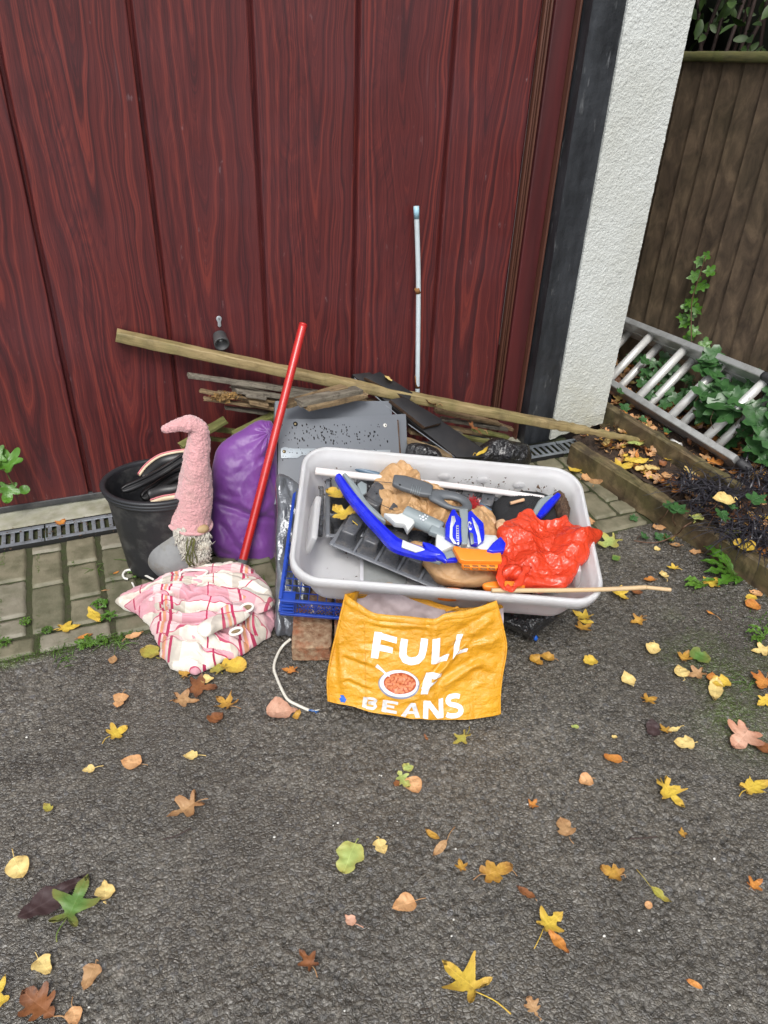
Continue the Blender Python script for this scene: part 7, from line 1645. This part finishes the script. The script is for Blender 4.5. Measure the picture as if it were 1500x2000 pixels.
# px, py, length in photo pixels, direction the tip points (deg, 0 = away from the viewer), kind, colour, label
LV=[(235,1369,34,200,'birch','lf_peach','peach ovate leaf on the asphalt, left below the curtain heap',.3),
(232,1430,28,70,'maple','lf_yellow','bright yellow folded lobed leaf on the asphalt at the left',.7),
(258,1490,36,-60,'birch','lf_peach','peach toothed leaf below the bright yellow folded one',.3),
(174,1504,20,-90,'birch','lf_pale','tiny pale yellow leaf with thin stalk at the left',.7),
(373,1477,24,-80,'birch','lf_pale','small pale yellow leaf right of the peach toothed leaf',.6),
(93,1578,20,-30,'birch','lf_olive','small olive leaf near the left edge',.0),
(358,1583,46,-110,'palm','lf_tan','tan maple leaf lying alone in the left half of the drive',.5),
(37,1698,46,160,'birch','lf_pale','pale leaf with browned edge and upright stalk at the left edge',.5),
(206,1743,38,0,'birch','lf_pale','teardrop pale leaf right of the green lobed leaf',.1),
(150,1758,66,30,'palm','lf_green','green lobed leaf with browning lower lobes at the lower left',.6),
(100,1757,112,68,'long','lf_dark','large dark purple leaf with parallel ribs under the green one',.0),
(87,1888,42,150,'birch','lf_pale','pale yellow leaf with ragged tip at the lower left',.3),
(177,1908,42,-150,'birch','lf_tan','spotted tan leaf right of the pale ragged one',.15),
(78,1965,72,-40,'oak','lf_brown','big russet lobed leaf at the bottom left corner',.5),
(146,1985,34,170,'birch','lf_peach','curled peach leaf at the bottom edge near the russet one',.5),
(4,1925,28,20,'long','lf_yellow','sliver of yellow leaf on the left edge, upper one',.0),
(3,1955,26,90,'round','lf_yellow','sliver of yellow leaf on the left edge, lower one',.0),
(548,1391,52,100,'birch','lf_pink','large pink-tan leaf beside the white cable end',.0),
(580,1397,20,40,'birch','lf_ochre','small yellow leaf touching the large pink-tan one',.0),
(456,1303,44,120,'round','lf_yellow','big yellow leaf against the front edge of the curtain heap',.1),
(423,1304,30,-20,'maple','lf_olive','mottled yellow leaf just left of the big yellow leaf at the curtain',.2),
(397,1344,40,110,'maple','lf_brown','wet brown leaf in front of the curtain heap',.2),
(404,1328,22,90,'birch','lf_pale','small pale leaf lying over the wet brown leaf',.3),
(366,1370,34,110,'thin','lf_tan','tan pointed leaf below the curtain heap',.4),
(438,1373,32,-30,'palm','lf_ochre','golden maple leaf below the curtain heap',.6),
(421,1404,30,60,'birch','lf_brown','dark brown wet leaf below the golden maple leaf',.0),
(361,1312,28,10,'thin','lf_ochre','ochre star-shaped leaf at the bottom of the curtain heap',.2),
(293,1275,36,-30,'round','lf_olive','yellow-green oval leaf at the left of the curtain heap',.25),
(221,1290,18,20,'birch','lf_tan','small buff leaf on the asphalt left of the oval one',.0),
(261,1243,30,70,'long','lf_peach','peach leaf on the asphalt edge by the curtain',.2),
(137,1226,30,100,'thin','lf_yellow','yellow and orange leaf on the last course of pavers',.4),
(184,1204,44,160,'long','lf_yellow','long curled yellow leaf on the pavers',.1),
(165,1244,24,80,'long','lf_orange','orange leaf next to the dark green weeds',.1),
(227,1119,12,60,'long','lf_orange','tiny orange leaf on a paver left of the bucket',.0),
(564,1309,22,-60,'thin','lf_orange','small orange leaf in front of the worn brick',.4),
(808,1535,36,180,'birch','lf_peach','brown and peach leaf joined to the lime leaf in mid drive',.0),
(787,1523,34,170,'oak','lf_lime','lime green torn leaf beside the brown and peach one',.0),
(796,1500,20,-40,'round','lf_lime','small pale lime leaf above the torn one',.0),
(777,1530,16,90,'birch','lf_brown','small brown scrap left of the lime leaf',.0),
(898,1446,28,-110,'thin','lf_olive','thin yellow leaf with a stalk, below the yellow bag',.8),
(832,1441,14,0,'long','lf_brown','tiny brown scrap below the yellow bag',.0),
(682,1677,58,-140,'round','lf_lime','large pale green torn leaf in the middle of the drive',.2),
(744,1655,30,180,'birch','lf_pale','small pale triangular leaf right of the large green one',.2),
(845,1632,28,-30,'long','lf_ochre','upper half of a tan two-bladed leaf',.0),
(860,1657,34,-115,'long','lf_tan','tan blade with a long stalk pointing left',.9),
(972,1702,48,90,'maple','lf_ochre','wet brown lobed leaf with a pale stalk in mid drive',.5),
(900,1690,20,10,'thin','lf_ochre','small ochre scrap between the tan and the wet brown leaf',.0),
(790,1768,42,-90,'birch','lf_peach','orange and peach heart-shaped leaf with stalk to the left',.45),
(684,1798,22,-30,'birch','lf_pink','small pink-brown leaf left of the heart-shaped one',.7),
(598,1873,34,-20,'thin','lf_brown','rust brown curled leaf near the bottom centre',.6),
(900,1912,64,-25,'palm','lf_yellow','big yellow five-lobed leaf with a very long stalk near the bottom',1.0),
(1078,1800,44,75,'thin','lf_yellow','bright yellow three-lobed leaf with a curved stalk, lower right',.9),
(1089,1840,46,170,'long','lf_orange','orange folded blade hanging from the bright yellow leaf',.0),
(1028,1745,34,-30,'long','lf_brown','narrow rust brown leaf left of the bright yellow one',.1),
(1103,1617,38,10,'birch','lf_tan','tan notched leaf in the right half of the drive',.35),
(1144,1525,26,-90,'round','lf_peach','peach cup-shaped leaf with an orange edge',.2),
(1042,1570,18,60,'thin','lf_orange','small orange leaf next to a white stone',.2),
(1197,1483,32,-60,'round','lf_orange','orange and yellow oval leaf on the right',.3),
(1312,1554,44,175,'palm','lf_yellow','yellow four-lobed leaf alone on the right side of the drive',.35),
(1478,1536,46,90,'thin','lf_yellow','yellow lobed leaf cut by the right edge of the picture',.5),
(1332,1626,16,30,'thin','lf_ochre','tiny ochre leaf near the dark twig',.0),
(1193,1704,32,-40,'maple','lf_ochre','ochre lobed leaf below the tan notched one',.3),
(1288,1748,36,160,'long','lf_olive','narrow olive leaf with a thin tail',.9),
(1266,1769,16,60,'round','lf_peach','small peach oval next to the narrow olive leaf',.0),
(1476,1728,28,80,'thin','lf_orange','rust curled leaf near the right edge',.2),
(1357,1923,26,-40,'long','lf_orange','small orange curled leaf at the lower right',.0),
(1041,1968,32,0,'oak','lf_tan','brown leaf at the bottom edge right of centre',.2),
(1446,1446,46,-110,'maple','lf_pink','large pink-tan lobed leaf at the right by the moss',.3),
(1336,1452,34,-70,'birch','lf_pale','pale oval leaf left of the large pink-tan one',.2),
(1316,1426,24,-90,'long','lf_pale','pale yellow leaf with stalk beside the small lobed one',.4),
(1297,1424,20,0,'thin','lf_ochre','small ochre lobed leaf next to the dark wet one',.0),
(1274,1424,34,30,'birch','lf_dark','dark wet purple-brown leaf on the right',.3),
(1493,1462,34,120,'birch','lf_brown','rust brown leaf on the right edge of the picture',.0),
(1226,1328,30,10,'birch','lf_pale','pale yellow rounded leaf right of the yellow bag',.1),
(1152,1293,26,-90,'round','lf_yellow','yellow rounded leaf between the bag and the pale one',.0),
(1047,1291,26,160,'birch','lf_ochre','left half of the double yellow-brown leaf beside the bag',.1),
(1068,1286,26,-60,'birch','lf_ochre','right half of the double yellow-brown leaf beside the bag',.3),
(1135,1203,28,-30,'thin','lf_yellow','yellow leaf just right of the tote corner, upper of three',.0),
(1145,1215,26,-60,'long','lf_yellow','yellow leaf just right of the tote corner, middle of three',.0),
(1142,1226,26,80,'thin','lf_ochre','yellow leaf just right of the tote corner, lowest of three',.0),
(1213,1163,28,180,'maple','lf_yellow','yellow star leaf just below the bamboo cane',.1),
(1243,1157,20,90,'round','lf_brown','brown leaf half under the bamboo cane',.0),
(1243,1214,22,-90,'thin','lf_ochre','small ochre leaf with stalk below the bamboo cane',.7),
(1388,1198,16,-20,'long','lf_orange','small orange leaf on open asphalt to the right',.8),
(1270,1367,24,90,'thin','lf_ochre','small three-lobed yellow leaf left of the pale long leaf',.2),
(1274,1268,28,-130,'birch','lf_pale','pale leaf left of the glossy green leaf',.3),
(1330,1313,28,20,'birch','lf_pale','pale leaf among the group beside the moss patch',.3),
(1338,1283,26,60,'thin','lf_ochre','ochre lobed leaf touching the glossy green leaf',.1),
(1356,1318,26,-80,'thin','lf_tan','small tan lobed leaf between the pale ones',.0),
(1366,1283,36,150,'round','lf_green','glossy green rounded leaf on the moss patch',.2),
(1397,1346,54,-135,'long','lf_pale','long pale yellow leaf beside the moss patch',.1),
(1408,1334,32,-80,'round','lf_yellow','yellow rounded leaf partly over the long pale one',.0),
(1391,1325,24,40,'birch','lf_orange','orange leaf under the yellow rounded one',.0),
(1484,1272,26,-70,'thin','lf_pale','pale tan leaf at the right edge above the moss',.2),
(1488,1336,34,-120,'maple','lf_orange','orange-brown leaf at the right edge in the moss',.5),
(1490,1372,28,-100,'thin','lf_yellow','yellow stalked leaf at the right edge below the moss',.5),
(1186,1063,32,-90,'maple','lf_lime','pale yellow-green leaf against the right end of the tote',.0),
(1203,1091,18,80,'birch','lf_green','small green leaf right of the tote',.0),
(1296,1124,20,20,'birch','lf_pale','small pale leaf above the bamboo cane',.4),
(1268,1133,20,-80,'birch','lf_orange','small orange leaf above the bamboo cane',.3),
(1312,1109,16,-60,'thin','lf_yellow','small yellow leaf at the right above the cane',.6),
(1286,1031,26,-90,'birch','lf_peach','peach leaf on the asphalt beside the ivy runner',.2),
(1303,1052,18,10,'maple','lf_olive','small yellow-green leaf beside the ivy runner',.0),
(1318,1065,18,-60,'birch','lf_tan','small tan leaf below the ivy runner',.3),
(1358,1079,20,-60,'birch','lf_peach','peach leaf on the gravelly edge of the drive',.1),
(1283,1073,12,90,'round','lf_pale','tiny pale leaf on open asphalt near the runner',.0),
(1392,1137,26,80,'maple','lf_yellow','yellow leaf resting at the green weed',.4),
(1470,1184,28,-80,'round','lf_orange','orange rounded leaf below the green weed',.1),
(1468,1168,22,80,'birch','lf_yellow','yellow leaf beside the orange rounded one',.4),
(1476,1160,22,-40,'birch','lf_peach','peach leaf behind the yellow and orange pair',.0),
(1123,1420,14,-70,'birch','lf_lime','tiny yellow-green leaf below the bag, right',.0),
(1200,1440,10,-80,'round','lf_pale','tiny pale fleck leaf on the right',.0),
(1244,942,14,90,'round','lf_yellow','tiny yellow leaf by the tote corner',.0),
(1150,1020,22,30,'birch','lf_peach','peach leaf on the paver beside the tote',.0),
(120,1021,16,40,'maple','lf_orange','orange leaf lying on the drain grate at the left',.0),
]
for L in LV:
    px,py,sz,rot,kind,mt,lb,stm=L
    if lb.startswith('tiny yellow leaf by the tote corner'): continue
    leaf(px,py,sz,-rot,kind,mt,lb,z=.008 if 'drain' in lb else None,stem=stm)
# leaves that lie on things
o_=leaf(655,966,34,30,'maple','lf_yellow','yellow lobed leaf in the upper cell of the module tray',z=tp(655,966,-.065),stem=.1,curl=.4)
o_=leaf(666,1003,38,20,'maple','lf_yellow','yellow lobed leaf with a stalk on the seed tray, lower of the pair',z=tp(667,1003,-.055),stem=.7,curl=.4)
def onboard(px,py,P0,n): return onpl(px,py,P0,n)
nbb=np.array([.12,-.55,.80]); nbb/=np.linalg.norm(nbb); PB=np.array([.97,2.12,.27])
leaf(941,888,24,-90,'long','lf_yellow','yellow leaf on the lower end of the long black shelf board',z=onboard(941,888,PB+nbb*.003,nbb),stem=.2,tilt=(.55,.1))
leaf(757,743,16,80,'round','lf_pale','pale leaf scrap on the topmost black board end',z=onboard(757,743,PB+nbb*.028,nbb),stem=0,tilt=(.6,.0))
leaf(925,862,36,60,'oak','lf_brown','curled brown leaf on the right edge of the long black shelf board',z=onboard(925,846,PB+nbb*.004,nbb),stem=.2,tilt=(.6,.2),curl=.6)
leaf(842,795,26,80,'oak','lf_brown','small curled brown leaf under the long batten',z=onboard(842,795,PB+nbb*.004,nbb),stem=.3,tilt=(.6,.2),curl=.5)
# twigs and pale stones
for k,(pts,lb) in enumerate((([(1230,1638),(1255,1637),(1283,1634)],'short dark twig on the right half of the drive'),([(318,1640),(345,1632),(373,1617)],'thin dark twig below the tan maple leaf'),([(214,1152),(198,1154),(208,1151)],'thin tan leaf stalk on a paver at the left'),([(1010,1711),(1000,1700),(985,1706)],'thin pale stalk beside the wet brown lobed leaf'))):
    mb=MB(); P=cr([onZ(x,y,.003) for x,y in pts],16); tube(mb,P,[.0014 if k<2 else .0009]*16,6); tag(mb.build('twig','twig' if k<2 else 'lf_tan',org=P[0]),lb,'twig')
mb=MB(); rng=np.random.RandomState(55)
for k in range(260):
    if k<20:
        x,y=[(651,1612),(536,1635),(78,1425),(890,1658),(886,1796),(776,1604),(1367,1736),(1425,1963),(673,1974),(1395,1677),(1030,1571),(52,1440),(174,1967),(882,1828),(745,1515),(741,1514),(1021,1193),(660,1207+400),(1180,1828),(1248,1817)][k%20]; s=rng.uniform(.0012,.0024); P=onZ(x,y,.001)
    else:
        s=rng.uniform(.0014,.0045); t_=rng.rand(); P=np.array([1.61+rng.normal()*.05+.16*(1.6-t_*1.0-1.6)*-1*.9,1.6-t_*1.0,.002]) if rng.rand()<.6 else np.array([rng.uniform(-.4,1.7),rng.uniform(.2,1.55),.0005]); s*=1 if P[0]>1.5 else .55
    V=[];
    for i in range(5):
        th=math.pi*i/4
        for q in range(6):
            ph=q*math.pi/3; V.append(P+s*np.array([math.sin(th)*math.cos(ph)*1.2,math.sin(th)*math.sin(ph),.7*math.cos(th)])*(1+.2*rng.rand()))
    mb.add(V,[(i*6+q,i*6+(q+1)%6,(i+1)*6+(q+1)%6,(i+1)*6+q) for i in range(4) for q in range(6)],1 if k<20 else 0)
tag(mb.build('loose_stones',mats=['pebble','pebble_white'],org=None),'loose pale and grey pebbles scattered on the drive','pebbles',kind='stuff')
# litter in the bed: too many to count
mb=MB(); rng=np.random.RandomState(61); mlist=['lf_peach','lf_tan','lf_orange','lf_brown','lf_yellow','lf_pale','lf_ochre','lf_pink']; pr=[.24,.22,.14,.20,.05,.05,.06,.04]
for k in range(1350):
    y=rng.uniform(.6,2.9); t_=rng.rand()**1.2*.55; x=1.70+(2.16-y)*.14+t_ if y<2.17 else 1.88+t_*.8
    if 1.35<y<1.75 and t_>.12 and t_<.42 and rng.rand()<.5: continue
    if 1.75<y<2.05 and .12<t_<.4 and rng.rand()<.6: continue
    V,F,UV=leaf_geo(['birch','oak','maple','long','thin'][rng.randint(5)],.5,.02,rng.randint(9999),nsub=2,tear=.3); s=rng.uniform(.016,.044); z=bedz(x,y)+rng.uniform(.0,.012)
    mb.add(place(V-np.array([0,.45,0]),s,rng.uniform(0,6.28),rng.normal()*.35,rng.normal()*.35,(x,y,z+.004)),F,int(rng.choice(8,p=pr)),UV)
tag(mb.build('leaf_litter',mats=mlist),'brown and peach leaf litter covering the soil of the bed','leaf litter',kind='stuff')
mb=MB(); 
for k in range(900):
    y=rng.uniform(1.3,2.3); x=1.72+(2.16-y)*.14+rng.rand()*.55; z=bedz(x,y)+.008; a=rng.uniform(0,6.28); L=rng.uniform(.006,.03); d=np.array([math.cos(a),math.sin(a),rng.normal()*.15])*L; c=np.array([x,y,z]); s=np.array([-d[1],d[0],0])/L*.0007; mb.add([c-s,c+s,c+d+s*.5,c+d-s*.5],[(0,1,2,3)],rng.randint(2))
tag(mb.build('twig_litter',mats=['twig','lf_tan'],smooth=False),'fine twigs and needles over the soil of the bed','twigs',kind='stuff')
BL=[(1126,905,26,160,'round','lf_yellow','yellow leaf at the top end of the front timber edging'),(1122,920,24,-20,'birch','lf_yellow','second yellow leaf on the pavers by the timber edging end'),(1243,901,42,-70,'long','lf_yellow','long yellow leaf on the soil just inside the timber edging'),(1218,912,32,100,'maple','lf_yellow','yellow leaf left of the long yellow one in the bed'),(1275,917,28,80,'birch','lf_pale','pale cream leaf in the bed below the pipe fitting'),(1413,978,38,-70,'birch','lf_pale','big pale yellow leaf caught in the black grass'),(1348,920,30,10,'birch','lf_pale','pale leaf on bare soil in the middle of the bed'),(1352,935,30,80,'birch','lf_peach','peach leaf just below the pale one in the bed'),(1452,1068,36,-30,'round','lf_yellow','yellow leaf on top of the front timber edging at the right'),(1432,1047,30,90,'round','lf_lime','pale green leaf under the lower black grass'),(1480,1080,40,80,'long','lf_orange','orange leaf behind the yellow one at the right of the bed'),(1478,932,44,70,'long','lf_ochre','golden narrow leaf beside the ladder foot'),(1392,905,34,100,'oak','lf_orange','russet curled leaf at the lower ladder stile'),(1360,1013,28,60,'birch','lf_lime','yellow-green leaf on top of the timber edging by the runner'),(1238,868,36,90,'long','lf_lime','pale green long leaf at the end of the long batten'),(1150,935,26,90,'round','lf_peach','peach leaf on the paver by the timber edging'),(1163,944,24,60,'round','lf_tan','tan leaf touching the peach one by the timber edging'),(1488,985,30,60,'long','lf_peach','peach leaf at the right edge in the black grass'),(1304,930,26,20,'birch','lf_peach','peach leaf near the timber edging, middle of the bed')]
for px,py,sz,rot,kind,mt,lb in BL:
    P=onZ(px,py,.08); zz=.002 if 'paver' in lb or 'top end' in lb else (.098 if 'on top of' in lb else bedz(P[0],P[1])+.02)
    if 'caught' in lb: zz=.17
    leaf(px,py,sz,-rot,kind,mt,lb,z=zz,stem=.2,curl=.4)
